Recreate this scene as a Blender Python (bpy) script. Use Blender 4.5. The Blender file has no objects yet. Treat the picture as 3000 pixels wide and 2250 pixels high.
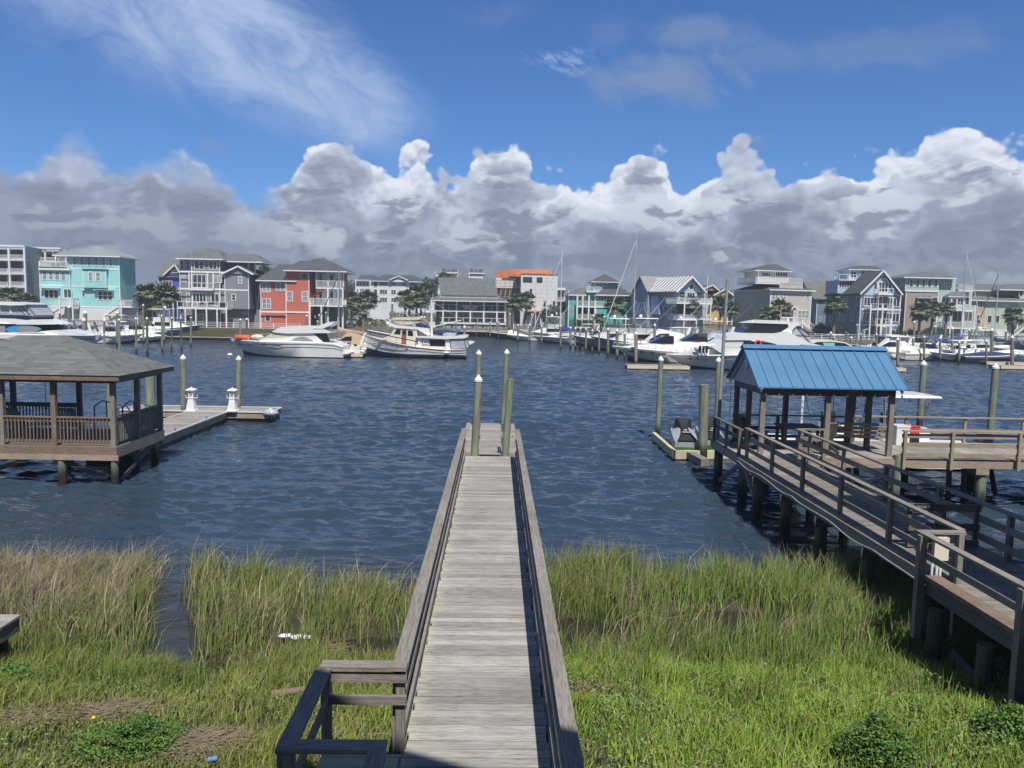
import bpy, math, random
import numpy as np
from mathutils import Vector, Matrix
R = math.radians
rnd = random.Random(7)
scene = bpy.context.scene
col = scene.collection

# ------------------------------------------------------------------ camera
F, CX, CY = 2250.0, 1500.0, 1125.0            # focal length and centre in photo pixels (3000 x 2250)
CAM = Vector((0.0, 0.0, 6.0))                 # water is z = 0, +Y runs along the main dock
yc = Vector(((1455 - CX) / F, (CY - 906) / F, -1)).normalized()
xc = Vector((1.0, -0.02, 0.0)); xc = (xc - yc * xc.dot(yc)).normalized()
zc = xc.cross(yc)
ROT = Matrix((xc, yc, zc))                    # camera axes -> world axes
cd = bpy.data.cameras.new('camera')
cam = bpy.data.objects.new('camera', cd); col.objects.link(cam)
cd.sensor_fit = 'HORIZONTAL'; cd.sensor_width = 36.0
cd.lens = F / 3000 * 36.0
cd.clip_start = 0.1; cd.clip_end = 9000
cam.matrix_world = Matrix.Translation(CAM) @ ROT.to_4x4()
scene.camera = cam

def ray(px, py):
    return (ROT @ Vector(((px - CX) / F, (CY - py) / F, -1.0))).normalized()
def at_z(px, py, z=0.0):                      # the point seen at this photo pixel on a level plane
    d = ray(px, py); return CAM + d * ((z - CAM.z) / d.z)
def at_y(px, py, y):                          # the point seen at this pixel on the upright plane at distance y
    d = ray(px, py); return CAM + d * (y / d.y)
def az_el(px, py):
    d = ray(px, py); return math.atan2(d.x, d.y), math.asin(d.z)

# ------------------------------------------------------------------ node helper
class NT:
    def __init__(s, tree): s.t = tree; s.N = tree.nodes; s.L = tree.links
    def put(s, sock, v):
        if isinstance(v, bpy.types.NodeSocket): s.L.new(v, sock)
        elif v is not None:
            if hasattr(sock.default_value, '__len__') and not hasattr(v, '__len__'): v = [v] * len(sock.default_value)
            if hasattr(sock.default_value, '__len__') and len(sock.default_value) == 4 and len(v) == 3: v = (*v, 1)
            sock.default_value = v
    def n(s, typ, out=0, props=None, **ins):
        nd = s.N.new(typ)
        for k, v in (props or {}).items(): setattr(nd, k, v)
        for k, v in ins.items():
            key = k.replace('_', ' ')
            s.put(nd.inputs[int(k[1:]) if k[0] == 'i' and k[1:].isdigit() else key], v)
        return nd.outputs[out]
    def m(s, op, a, b=None, c=None, clamp=False):
        nd = s.N.new('ShaderNodeMath'); nd.operation = op; nd.use_clamp = clamp
        for i, v in enumerate((a, b, c)):
            if v is not None: s.put(nd.inputs[i], v)
        return nd.outputs[0]
    def vm(s, op, a, b=None, scale=None):
        nd = s.N.new('ShaderNodeVectorMath'); nd.operation = op
        s.put(nd.inputs[0], a)
        if b is not None: s.put(nd.inputs[1], b)
        if scale is not None: s.put(nd.inputs[3], scale)
        return nd.outputs[1 if op in ('LENGTH', 'DOT_PRODUCT', 'DISTANCE') else 0]
    def mr(s, v, a, b, c=0.0, d=1.0, smooth=False):
        nd = s.N.new('ShaderNodeMapRange'); nd.clamp = True
        if smooth: nd.interpolation_type = 'SMOOTHSTEP'
        for i, x in enumerate((v, a, b, c, d)): s.put(nd.inputs[i], x)
        return nd.outputs[0]
    def mix(s, f, a, b, blend='MIX'):
        nd = s.N.new('ShaderNodeMix'); nd.data_type = 'RGBA'; nd.blend_type = blend
        s.put(nd.inputs[0], f); s.put(nd.inputs[6], a); s.put(nd.inputs[7], b)
        return nd.outputs[2]
    def noise(s, vec, scale=5, detail=4, rough=0.5, dist=0, out=0, dim='3D'):
        nd = s.N.new('ShaderNodeTexNoise'); nd.noise_dimensions = dim
        s.put(nd.inputs['Vector'], vec); s.put(nd.inputs['Scale'], scale); s.put(nd.inputs['Detail'], detail)
        s.put(nd.inputs['Roughness'], rough); s.put(nd.inputs['Distortion'], dist)
        return nd.outputs[out]
    def xyz(s, x=0, y=0, z=0):
        nd = s.N.new('ShaderNodeCombineXYZ')
        s.put(nd.inputs[0], x); s.put(nd.inputs[1], y); s.put(nd.inputs[2], z)
        return nd.outputs[0]
    def sep(s, v):
        nd = s.N.new('ShaderNodeSeparateXYZ'); s.put(nd.inputs[0], v); return nd.outputs
    def curve(s, v, pts):                     # piecewise curve over 0..1
        nd = s.N.new('ShaderNodeFloatCurve'); c = nd.mapping.curves[0]
        while len(c.points) > 2: c.points.remove(c.points[1])
        c.points[0].location = pts[0]; c.points[1].location = pts[-1]
        for p in pts[1:-1]: c.points.new(*p)
        nd.mapping.update(); s.put(nd.inputs[1], v); return nd.outputs[0]
def srgb(r, g, b):
    f = lambda c: (c / 255 / 12.92) if c <= 10 else ((c / 255 + 0.055) / 1.055) ** 2.4
    return (f(r), f(g), f(b))

# ------------------------------------------------------------------ sky and sun
SUN_EL, SUN_AZ = 58.0, 12.0                   # the sun stands behind the camera, a little to its right
w = bpy.data.worlds.new('World'); scene.world = w; w.use_nodes = True
w.node_tree.nodes.clear(); t = NT(w.node_tree)
SUN_ROT = R(180 - SUN_AZ)
sky = t.n('ShaderNodeTexSky', props=dict(sky_type='NISHITA', sun_disc=False, sun_elevation=R(SUN_EL), sun_rotation=SUN_ROT,
                                          altitude=10, air_density=1.0, dust_density=0.35, ozone_density=2.6))
g = t.n('ShaderNodeTexCoord', out=0)
gx, gy, gz = t.sep(g)
az = t.m('ARCTAN2', gx, gy)                   # 0 straight ahead, radians
el = t.m('ARCSINE', gz)
# the cumulus bank: its top edge over azimuth, read off the photograph
prof = [(-400, 470), (0, 490), (130, 445), (250, 405), (300, 440), (420, 460), (520, 455), (640, 500), (700, 545), (760, 560), (850, 520), (900, 425), (960, 415),
        (1030, 430), (1075, 470), (1130, 492), (1170, 470), (1230, 462), (1290, 478), (1345, 500), (1400, 445), (1460, 425), (1530, 425), (1560, 470), (1640, 520), (1700, 550),
        (1760, 500), (1830, 450), (1900, 432), (1930, 440), (1965, 490), (2010, 540), (2070, 500), (2130, 485), (2220, 480), (2300, 520), (2380, 510), (2450, 490), (2520, 480),
        (2600, 445), (2680, 430), (2720, 365), (2800, 350), (2870, 370), (2960, 395), (3000, 415), (3400, 460)]
A0, A1, E1 = -1.0, 1.0, 0.35
pts = []
for px, py in prof:
    a, e = az_el(px, py); pts.append(((a - A0) / (A1 - A0), e / E1))
pts = [(0, 0.45)] + pts + [(1, 0.5)]
u = t.mr(az, A0, A1)
top = t.m('MULTIPLY', t.curve(u, pts), E1)
p2 = t.xyz(az, t.m('MULTIPLY', el, 1.15), 0.37)
warp = t.noise(p2, 7, 4, 0.55, out=1)
pw = t.vm('ADD', p2, t.vm('SCALE', t.vm('SUBTRACT', warp, (0.5, 0.5, 0.5)), scale=0.05))
def billow(vec):
    tot = None
    for sc, amp in ((16, 1.0), (37, 0.45), (90, 0.22)):
        v = t.n('ShaderNodeTexVoronoi', props=dict(feature='SMOOTH_F1', voronoi_dimensions='2D'), Vector=vec, Scale=sc, Smoothness=0.25)
        v = t.m('MULTIPLY', t.m('SUBTRACT', 0.62, v), amp)
        tot = v if tot is None else t.m('ADD', tot, v)
    return tot
b0 = billow(pw)
b1 = billow(t.vm('ADD', pw, (0.003, 0.008, 0)))
emb = t.m('MULTIPLY', t.m('SUBTRACT', b0, b1), 1.6)                # lit side of the billows
soft = t.mr(az, az_el(760, 500)[0], az_el(900, 500)[0], 1.0, 0.0, smooth=True)   # soft and grey on the left, crisp on the right
n1 = t.noise(t.vm('MULTIPLY', pw, (1.0, 1.8, 1)), 8, 5, 0.55)
n2 = t.noise(t.vm('MULTIPLY', pw, (1.0, 2.6, 1)), 17, 6, 0.6)
line = t.noise(t.xyz(az, t.m('MULTIPLY', el, 0.25), 3.1), 9, 3, 0.6)
bank = []
#        share of top, 1-D wander, billow size, softness, bright colour, shade colour, depth of the lit rim
LAY = [(0.94, 0.000, 0.034, 0.005, (234, 239, 250), (172, 184, 210), 0.030, 5.0),
       (0.85, 0.075, 0.036, 0.008, (198, 207, 226), (150, 161, 185), 0.022, 9.0),
       (0.70, 0.075, 0.034, 0.014, (180, 190, 210), (137, 149, 172), 0.020, 15.0),
       (0.54, 0.065, 0.028, 0.018, (166, 177, 198), (129, 141, 164), 0.018, 21.0),
       (0.38, 0.050, 0.022, 0.018, (160, 171, 191), (125, 137, 158), 0.014, 24.0),
       (0.22, 0.035, 0.018, 0.016, (158, 169, 187), (127, 139, 157), 0.012, 27.0)]
for i, (sh, wander, bill, sf, cb, cs, rim, seed) in enumerate(LAY):
    ln = t.noise(t.xyz(t.m('ADD', az, seed), t.m('MULTIPLY', el, 1.1), seed), 8 + 1.5 * i, 3, 0.5)
    tp = t.m('ADD', t.m('MULTIPLY', top, sh), t.m('MULTIPLY', t.m('SUBTRACT', ln, 0.5), wander * 4))
    h = t.m('ADD', t.m('SUBTRACT', tp, el), t.m('MULTIPLY', t.m('SUBTRACT', b0, 0.28), bill))
    sfn = t.m('ADD', t.m('MULTIPLY', soft, 0.016), sf)
    m_ = t.mr(h, t.m('MULTIPLY', sfn, -0.4), sfn, smooth=True)
    if i: m_ = t.m('MULTIPLY', m_, 0.9)
    li = t.mr(h, rim * 0.15, rim * 2.6, 0.85, 0.0, smooth=True)
    li = t.m('ADD', li, t.m('MULTIPLY', emb, 0.9 if i < 2 else 0.35))
    li = t.m('ADD', li, t.m('MULTIPLY', t.m('SUBTRACT', n1, 0.5), 1.6))
    li = t.m('ADD', li, t.m('MULTIPLY', t.m('SUBTRACT', n2, 0.5), 1.0))
    li = t.m('SUBTRACT', li, t.m('MULTIPLY', soft, 0.85 if i < 3 else 0.3), clamp=True)
    bank.append((m_, t.mix(li, srgb(*cs), srgb(*cb))))
# high thin streak, upper left, running down to the right
def seg_mask(x0, y0, x1, y1, wd):
    a0, e0 = az_el(x0, y0); a1, e1 = az_el(x1, y1)
    L = math.hypot(a1 - a0, e1 - e0); ux, uy = (a1 - a0) / L, (e1 - e0) / L
    da = t.m('SUBTRACT', az, a0); de = t.m('SUBTRACT', el, e0)
    s_ = t.m('ADD', t.m('MULTIPLY', da, ux), t.m('MULTIPLY', de, uy))
    d_ = t.m('ABSOLUTE', t.m('SUBTRACT', t.m('MULTIPLY', da, uy), t.m('MULTIPLY', de, ux)))
    k = t.mr(s_, 0, L, 1.0, 0.45)
    return t.m('MULTIPLY', t.mr(t.m('DIVIDE', d_, t.m('MULTIPLY', k, wd)), 0.25, 1.0, 1, 0, smooth=True), t.mr(s_, L * 0.8, L * 1.12, 1, 0, smooth=True))
rotv = t.n('ShaderNodeVectorRotate', props=dict(rotation_type='Z_AXIS'), Vector=t.xyz(az, el, 0), Angle=R(24))
w1 = t.noise(t.vm('MULTIPLY', rotv, (1, 1.9, 1)), 10, 8, 0.60, 0.8)
w2 = t.noise(t.vm('MULTIPLY', rotv, (1.3, 3.6, 1)), 48, 5, 0.6)
wn = t.m('ADD', t.m('MULTIPLY', w1, 0.85), t.m('MULTIPLY', w2, 0.15))
sm = seg_mask(450, -60, 1230, 400, 0.150)
wisp = t.m('MULTIPLY', sm, t.mr(t.m('ADD', wn, t.m('MULTIPLY', sm, 0.30)), 0.48, 0.90), clamp=True)
# small faint grey puffs, upper right, and two separate bright heads
def blob(x, y, rx, ry, amp=1.0, rag=1.0):
    a, e = az_el(x, y)
    dx = t.m('DIVIDE', t.m('SUBTRACT', az, a), rx / F); dy = t.m('DIVIDE', t.m('SUBTRACT', el, e), ry / F)
    d = t.m('SQRT', t.m('ADD', t.m('MULTIPLY', dx, dx), t.m('MULTIPLY', dy, dy)))
    d = t.m('ADD', d, t.m('MULTIPLY', t.m('SUBTRACT', w1, 0.5), rag * 2.4))
    d = t.m('ADD', d, t.m('MULTIPLY', t.m('SUBTRACT', n2, 0.5), rag))
    return t.m('MULTIPLY', t.mr(d, 0.2, 1.2, 1, 0, smooth=True), amp)
puff = None
for b in ((2020, 100, 170, 55, 0.62), (1950, 230, 190, 80, 0.85), (1790, 95, 80, 55, 0.25), (1450, 45, 110, 45, 0.22), (2560, 145, 330, 60, 0.42), (960, 80, 110, 30, 0.22), (1230, 620, 500, 60, 0.3), (2190, 420, 70, 30, 0.3), (620, 430, 60, 28, 0.35)):
    q = blob(*b); puff = q if puff is None else t.m('MAXIMUM', puff, q)
thin = t.m('MULTIPLY', blob(1625, 170, 100, 34, 0.5, 1.6), t.mr(w2, 0.42, 0.6))
a_, e_ = az_el(1215, 462)
hx = t.m('DIVIDE', t.m('SUBTRACT', az, a_), 38 / F); hy = t.m('DIVIDE', t.m('SUBTRACT', el, e_), 36 / F)
hd = t.m('SUBTRACT', 1.0, t.m('SQRT', t.m('ADD', t.m('MULTIPLY', hx, hx), t.m('MULTIPLY', hy, hy))))
head = t.mr(t.m('ADD', hd, t.m('MULTIPLY', t.m('SUBTRACT', b0, 0.25), 2.1)), 0.0, 0.3, smooth=True)
head = t.m('MULTIPLY', t.m('MULTIPLY', head, t.mr(hd, -0.6, -0.35)), 0.93)
skyc = t.mix(1.0, sky, (0.42, 0.655, 1.0), 'MULTIPLY')
dimk = t.mr(el, R(38), R(66), 0.0, 0.8, smooth=True)       # unseen sky above the frame, dimmed to weaken the fill in shade
dimk = t.m('MAXIMUM', dimk, t.mr(gy, 0.2, -0.3, 0.0, 1.0, smooth=True))  # sky behind the camera dimmed as well, for darker shade
skyc = t.mix(dimk, skyc, t.mix(1.0, skyc, (0.56, 0.50, 0.44), 'MULTIPLY'))
w.cycles.sampling_method = 'MANUAL'; w.cycles.sample_map_resolution = 256
SK = 0.115                                     # world strength
inv = lambda c: tuple(v / SK for v in c)
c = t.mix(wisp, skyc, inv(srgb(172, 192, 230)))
c = t.mix(thin, c, inv(srgb(175, 195, 232)))
c = t.mix(puff, c, inv(srgb(128, 150, 190)))
hl = t.mix(t.m('ADD', t.m('MULTIPLY', emb, 1.5), 0.62, clamp=True), inv(srgb(165, 178, 205)), inv(srgb(238, 243, 252)))
c = t.mix(head, c, hl)
for m_, cc in bank: c = t.mix(m_, c, t.vm('SCALE', cc, scale=1 / SK))
inb = t.mr(t.m('SUBTRACT', top, el), 0.008, 0.04, smooth=True)
ps = t.vm('MULTIPLY', pw, (1.0, 2.1, 1))
m1 = t.m('ADD', t.noise(ps, 7.5, 5, 0.55, 0.3), t.m('MULTIPLY', t.m('SUBTRACT', b0, 0.28), 0.16))
m2 = t.m('ADD', t.noise(t.vm('ADD', t.vm('MULTIPLY', pw, (1.0, 2.6, 1)), (4.1, 1.7, 0)), 14, 5, 0.55), t.m('MULTIPLY', t.m('SUBTRACT', b0, 0.28), 0.12))
rel = t.mr(el, 0.0, 0.17)
bright = t.mix(rel, inv(srgb(158, 170, 188)), inv(srgb(222, 229, 243)))
dark = t.mix(rel, inv(srgb(118, 130, 150)), inv(srgb(134, 146, 171)))
fb = t.m('MULTIPLY', t.m('MULTIPLY', t.mr(m1, 0.535, 0.62, smooth=True), inb), t.mr(rel, 0, 0.5, 0.45, 0.85))
fb = t.m('MULTIPLY', fb, t.m('SUBTRACT', 1.0, t.m('MULTIPLY', soft, 0.55)))
fd = t.m('MULTIPLY', t.m('MULTIPLY', t.mr(m2, 0.56, 0.64, smooth=True), inb), 0.8)
fd2 = t.m('MULTIPLY', t.m('MULTIPLY', t.mr(m1, 0.47, 0.38, smooth=True), inb), 0.6)
c = t.mix(fb, c, bright); c = t.mix(fd2, c, dark); c = t.mix(fd, c, dark)
# haze just above the horizon
c = t.mix(t.m('MULTIPLY', t.mr(el, 0.085, 0.0, 0, 1, smooth=True), 0.62), c, inv(srgb(142, 155, 172)))
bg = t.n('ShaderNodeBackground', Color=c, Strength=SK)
t.L.new(bg, t.n('ShaderNodeOutputWorld') if False else t.N.new('ShaderNodeOutputWorld').inputs[0])

sd = bpy.data.lights.new('sun', 'SUN'); sd.energy = 5.0; sd.angle = R(0.53); sd.color = (1.0, 0.955, 0.88)
sun = bpy.data.objects.new('sun', sd); col.objects.link(sun)
sdir = Vector((math.sin(R(SUN_AZ)) * math.cos(R(SUN_EL)), -math.cos(R(SUN_AZ)) * math.cos(R(SUN_EL)), math.sin(R(SUN_EL))))
sun.rotation_euler = sdir.to_track_quat('Z', 'Y').to_euler(); sun.location = (10, -20, 40)
vs = scene.view_settings
vs.view_transform = 'Standard'; vs.look = 'None'; vs.exposure = 0.0; vs.gamma = 1.0
scene.cycles.max_bounces = 6; scene.cycles.diffuse_bounces = 2; scene.cycles.glossy_bounces = 4
scene.cycles.transparent_max_bounces = 12; scene.cycles.caustics_reflective = False; scene.cycles.caustics_refractive = False
scene.cycles.use_denoising = True

# ------------------------------------------------------------------ mesh helpers
OFF = {}                                      # world offset of each thing (its parts are built in the thing's own space)
class MB:
    def __init__(s): s.v = []; s.f = []; s.uv = []; s.mi = []
    def face(s, pts, m=0, uv=None):
        i = len(s.v); s.v += [tuple(p) for p in pts]; s.f.append(tuple(range(i, i + len(pts)))); s.mi.append(m)
        if uv is None:
            a = Vector(pts[0]); e = (Vector(pts[1]) - a); L = e.length or 1; e = e / L
            n = e.cross(Vector(pts[-1]) - a); n = n.normalized() if n.length else Vector((0, 0, 1)); b = n.cross(e)
            uv = [((Vector(p) - a).dot(e), (Vector(p) - a).dot(b)) for p in pts]
        s.uv += list(uv)
    def solid(s, vs, fs, m=0, ax=None):       # shared-vertex solid; uv: u runs along ax
        i = len(s.v); s.v += [tuple(p) for p in vs]
        ax = Vector(ax).normalized() if ax is not None else None
        for f in fs:
            s.f.append(tuple(i + k for k in f)); s.mi.append(m)
            P = [Vector(vs[k]) for k in f]
            n = (P[1] - P[0]).cross(P[2] - P[0])
            n = n.normalized() if n.length > 1e-12 else Vector((0, 0, 1))
            a = ax if ax is not None and abs(n.dot(ax)) < 0.9 else (P[1] - P[0]).normalized()
            b = n.cross(a)
            s.uv += [(p.dot(a), p.dot(b)) for p in P]
    BF = [(0, 3, 2, 1), (4, 5, 6, 7), (0, 1, 5, 4), (1, 2, 6, 5), (2, 3, 7, 6), (3, 0, 4, 7)]
    def box(s, x0, x1, y0, y1, z0, z1, m=0, ax=None):
        if ax is None:
            d = (abs(x1 - x0), abs(y1 - y0), abs(z1 - z0)); k = d.index(max(d)); ax = (k == 0, k == 1, k == 2)
        x0, x1 = min(x0, x1), max(x0, x1); y0, y1 = min(y0, y1), max(y0, y1); z0, z1 = min(z0, z1), max(z0, z1)
        s.solid([(x0, y0, z0), (x1, y0, z0), (x1, y1, z0), (x0, y1, z0), (x0, y0, z1), (x1, y0, z1), (x1, y1, z1), (x0, y1, z1)], MB.BF, m, ax)
    def beam(s, p, q, w, h, m=0, up=(0, 0, 1)):   # bar from p to q, w across, h along up
        p, q, up = Vector(p), Vector(q), Vector(up); d = (q - p).normalized()
        if abs(d.dot(up)) > 0.97: up = Vector((0, 1, 0))
        a = d.cross(up).normalized() * (w / 2); b = a.cross(d).normalized() * (h / 2)
        vs = [p - a - b, p + a - b, q + a - b, q - a - b, p - a + b, p + a + b, q + a + b, q - a + b]
        s.solid(vs, MB.BF, m, d)
    def cyl(s, p, q, r, r2=None, n=10, m=0, cap=True):
        p, q = Vector(p), Vector(q); r2 = r if r2 is None else r2
        d = (q - p).normalized(); a = d.orthogonal().normalized(); b = d.cross(a)
        vs = [p + (a * math.cos(2 * math.pi * k / n) + b * math.sin(2 * math.pi * k / n)) * r for k in range(n)]
        vs += [q + (a * math.cos(2 * math.pi * k / n) + b * math.sin(2 * math.pi * k / n)) * r2 for k in range(n)]
        fs = [(k, (k + 1) % n, n + (k + 1) % n, n + k) for k in range(n)]
        if cap: fs += [tuple(range(n - 1, -1, -1)), tuple(range(n, 2 * n))]
        s.solid(vs, fs, m, d)
    def tube(s, pts, r, n=6, m=0):
        for a, b in zip(pts, pts[1:]): s.cyl(a, b, r, r, n, m)
    def prism(s, poly, ext, m=0, ax=None):    # polygon (3D points, in order) pushed along ext
        e = Vector(ext); n = len(poly); vs = [Vector(p) for p in poly] + [Vector(p) + e for p in poly]
        fs = [tuple(range(n - 1, -1, -1)), tuple(range(n, 2 * n))] + [(k, (k + 1) % n, n + (k + 1) % n, n + k) for k in range(n)]
        nn = Vector((0, 0, 0))
        for k in range(n): nn += vs[k].cross(vs[(k + 1) % n])
        if nn.dot(e) < 0: fs = [tuple(reversed(f)) for f in fs]
        s.solid(vs, fs, m, ax if ax is not None else e)
    def loft(s, rings, m=0, closed=True, cap=True, ax=None):
        n = len(rings[0]); vs = [p for r_ in rings for p in r_]; fs = []
        for i in range(len(rings) - 1):
            for k in range(n if closed else n - 1):
                fs.append((i * n + k, i * n + (k + 1) % n, (i + 1) * n + (k + 1) % n, (i + 1) * n + k))
        if cap: fs += [tuple(range(n - 1, -1, -1)), tuple(range((len(rings) - 1) * n, len(rings) * n))]
        s.solid(vs, fs, m, ax)
    def lathe(s, c, prof, n=12, m=0):         # prof: (radius, z)
        c = Vector(c)
        s.loft([[c + Vector((r * math.cos(2 * math.pi * k / n), r * math.sin(2 * math.pi * k / n), z)) for k in range(n)] for r, z in prof], m, ax=(0, 0, 1))
    def ellipsoid(s, c, rx, ry, rz, n=10, k=6, m=0):
        c = Vector(c)
        s.loft([[c + Vector((rx * math.cos(2 * math.pi * i / n) * math.sin(a), ry * math.sin(2 * math.pi * i / n) * math.sin(a), -rz * math.cos(a))) for i in range(n)]
                for a in [max(0.06, min(math.pi - 0.06, math.pi * j / k)) for j in range(k + 1)]], m)
    def build(s, name, mats, parent=None, smooth=False, world=True):
        me = bpy.data.meshes.new(name)
        off = Vector(OFF.get(parent.name, (0, 0, 0))) if (parent is not None and world) else Vector((0, 0, 0))
        vs = [(x - off.x, y - off.y, z - off.z) for x, y, z in s.v]
        me.from_pydata(vs, [], s.f)
        uvl = me.uv_layers.new(name='uv'); uvl.data.foreach_set('uv', np.array(s.uv, 'f').ravel())
        if not isinstance(mats, (list, tuple)): mats = [mats]
        for m in mats: me.materials.append(M[m] if isinstance(m, str) else m)
        me.polygons.foreach_set('material_index', s.mi)
        if smooth:
            me.polygons.foreach_set('use_smooth', [True] * len(s.f))
            if smooth is True: me.set_sharp_from_angle(angle=R(38))
        o = bpy.data.objects.new(name, me); col.objects.link(o)
        if parent is not None:
            o.parent = parent
            if world: OFF[o.name] = tuple(off)
        return o
def tag(o, label=None, cat=None, group=None, kind=None):
    if label: o['label'] = label
    if cat: o['category'] = cat
    if group: o['group'] = group
    if kind: o['kind'] = kind
    return o
def thing(name, label, cat, loc=(0, 0, 0), rz=0.0, group=None):
    o = bpy.data.objects.new(name, None); col.objects.link(o); o.location = loc; o.rotation_euler = (0, 0, rz)
    o.empty_display_size = 0.3; OFF[o.name] = tuple(loc)
    return tag(o, label, cat, group)
def copy_tree(o, loc=None, rz=None, label=None, parent=None, group=None, scale=None):
    c = o.copy(); col.objects.link(c)
    if parent is not None: c.parent = parent
    if loc is not None: c.location = loc
    if rz is not None: c.rotation_euler = (0, 0, rz)
    if scale is not None: c.scale = scale if hasattr(scale, '__len__') else (scale,) * 3
    if label: c['label'] = label
    if group: c['group'] = group
    for ch in list(o.children): copy_tree(ch, parent=c)
    return c

# ------------------------------------------------------------------ materials
M = {}
def mat(name, color=None, rough=0.6, spec=0.5, metal=0.0, var=0.0, vscale=3.0, bump=0.0, bscale=60, fn=None, island=0.0, dirt=0.0):
    m = bpy.data.materials.new(name); m.use_nodes = True; T = NT(m.node_tree)
    b = m.node_tree.nodes['Principled BSDF']
    b.inputs['Roughness'].default_value = rough; b.inputs['Metallic'].default_value = metal
    b.inputs['Specular IOR Level'].default_value = spec
    pos = T.n('ShaderNodeNewGeometry', out=0)
    c = None
    if color is not None:
        c = (*color, 1)
        if var:
            nz = T.noise(pos, vscale, 5, 0.6)
            c = T.mix(T.mr(nz, 0.3, 0.7), tuple(v * (1 - var) for v in color), tuple(min(1, v * (1 + var)) for v in color))
        if dirt:
            nz = T.noise(T.vm('MULTIPLY', pos, (1, 1, 0.25)), 1.6, 6, 0.7)
            c = T.mix(T.mr(nz, 0.45, 0.8, 0, dirt), c, tuple(v * 0.55 for v in color))
        if island:
            r_ = T.n('ShaderNodeNewGeometry', out=8)
            c = T.mix(1.0, c, T.xyz(*[T.mr(r_, 0, 1, 1 - island, 1 + island)] * 3), 'MULTIPLY')
        T.put(b.inputs['Base Color'], c)
    if bump:
        bn = T.n('ShaderNodeBump', Strength=bump, Distance=0.02, Height=T.noise(pos, bscale, 4, 0.6))
        T.put(b.inputs['Normal'], bn)
    if fn: fn(T, b, pos)
    M[name] = m
    return m
def wood(name, base, dark, light, rough=0.82, isl=0.22, algae=None):
    def fn(T, b, pos):
        uv = T.n('ShaderNodeUVMap', props=dict(uv_map='uv'))
        ri = T.n('ShaderNodeNewGeometry', out=8)
        u, v, _ = T.sep(uv)
        vec = T.xyz(T.m('MULTIPLY', T.m('ADD', u, T.m('MULTIPLY', ri, 37)), 2.3), T.m('MULTIPLY', v, 46), T.m('MULTIPLY', ri, 19))
        g1 = T.noise(vec, 1.0, 5, 0.65, 0.8)
        g2 = T.noise(T.xyz(T.m('MULTIPLY', u, 6), T.m('MULTIPLY', v, 130), ri), 1.0, 3, 0.6)
        c = T.mix(T.mr(g1, 0.32, 0.68), dark, light)
        c = T.mix(0.35, c, base)
        c = T.mix(T.mr(g2, 0.52, 0.68, 0, 0.75), c, tuple(x * 0.38 for x in dark))
        big = T.noise(pos, 0.9, 4, 0.6)
        k = T.m('MULTIPLY', T.mr(ri, 0, 1, 1 - isl, 1 + isl), T.mr(big, 0.3, 0.7, 0.82, 1.16))
        c = T.mix(1.0, c, T.xyz(k, k, k), 'MULTIPLY')
        if algae: c = algae(T, c, pos)
        T.put(b.inputs['Base Color'], c)
        h = T.m('ADD', T.m('MULTIPLY', g2, -0.8), g1)
        T.put(b.inputs['Normal'], T.n('ShaderNodeBump', Strength=0.45, Distance=0.006, Height=h))
    return mat(name, None, rough, 0.3, fn=fn)
def deck_algae(T, c, pos):                    # pale yellow-green lichen along the left edge of the main dock
    x, y, z = T.sep(pos)
    nz = T.noise(T.vm('MULTIPLY', pos, (1.2, 3.2, 1)), 3.0, 5, 0.65)
    e = T.mr(x, -0.93, -0.45, 1, 0)
    f = T.m('MULTIPLY', T.mr(T.m('ADD', T.m('MULTIPLY', e, 0.62), nz), 0.84, 1.12), 0.5)
    c = T.mix(f, c, (0.60, 0.60, 0.36))
    st = T.noise(T.vm('MULTIPLY', pos, (0.5, 2.0, 1)), 1.3, 5, 0.7)
    return T.mix(T.mr(st, 0.56, 0.78, 0, 0.45), c, (0.10, 0.085, 0.075))
wood('deck_wood', (0.34, 0.33, 0.31), (0.205, 0.197, 0.185), (0.52, 0.505, 0.475), isl=0.24, algae=deck_algae)
wood('rail_wood', (0.26, 0.235, 0.205), (0.16, 0.14, 0.12), (0.38, 0.35, 0.31), isl=0.14)
wood('old_wood', (0.24, 0.215, 0.19), (0.13, 0.11, 0.10), (0.38, 0.345, 0.30), isl=0.18)
wood('brown_wood', (0.22, 0.16, 0.12), (0.125, 0.085, 0.06), (0.34, 0.26, 0.195), isl=0.2)
wood('tan_wood', (0.37, 0.30, 0.235), (0.25, 0.195, 0.145), (0.50, 0.42, 0.34), isl=0.14)
wood('dark_wood', (0.15, 0.135, 0.125), (0.085, 0.075, 0.07), (0.24, 0.215, 0.195), isl=0.16)
wood('pale_wood', (0.62, 0.55, 0.38), (0.48, 0.41, 0.27), (0.74, 0.68, 0.50), isl=0.1)
wood('dock_wood', (0.33, 0.30, 0.27), (0.20, 0.18, 0.165), (0.47, 0.44, 0.40), isl=0.2)
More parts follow.
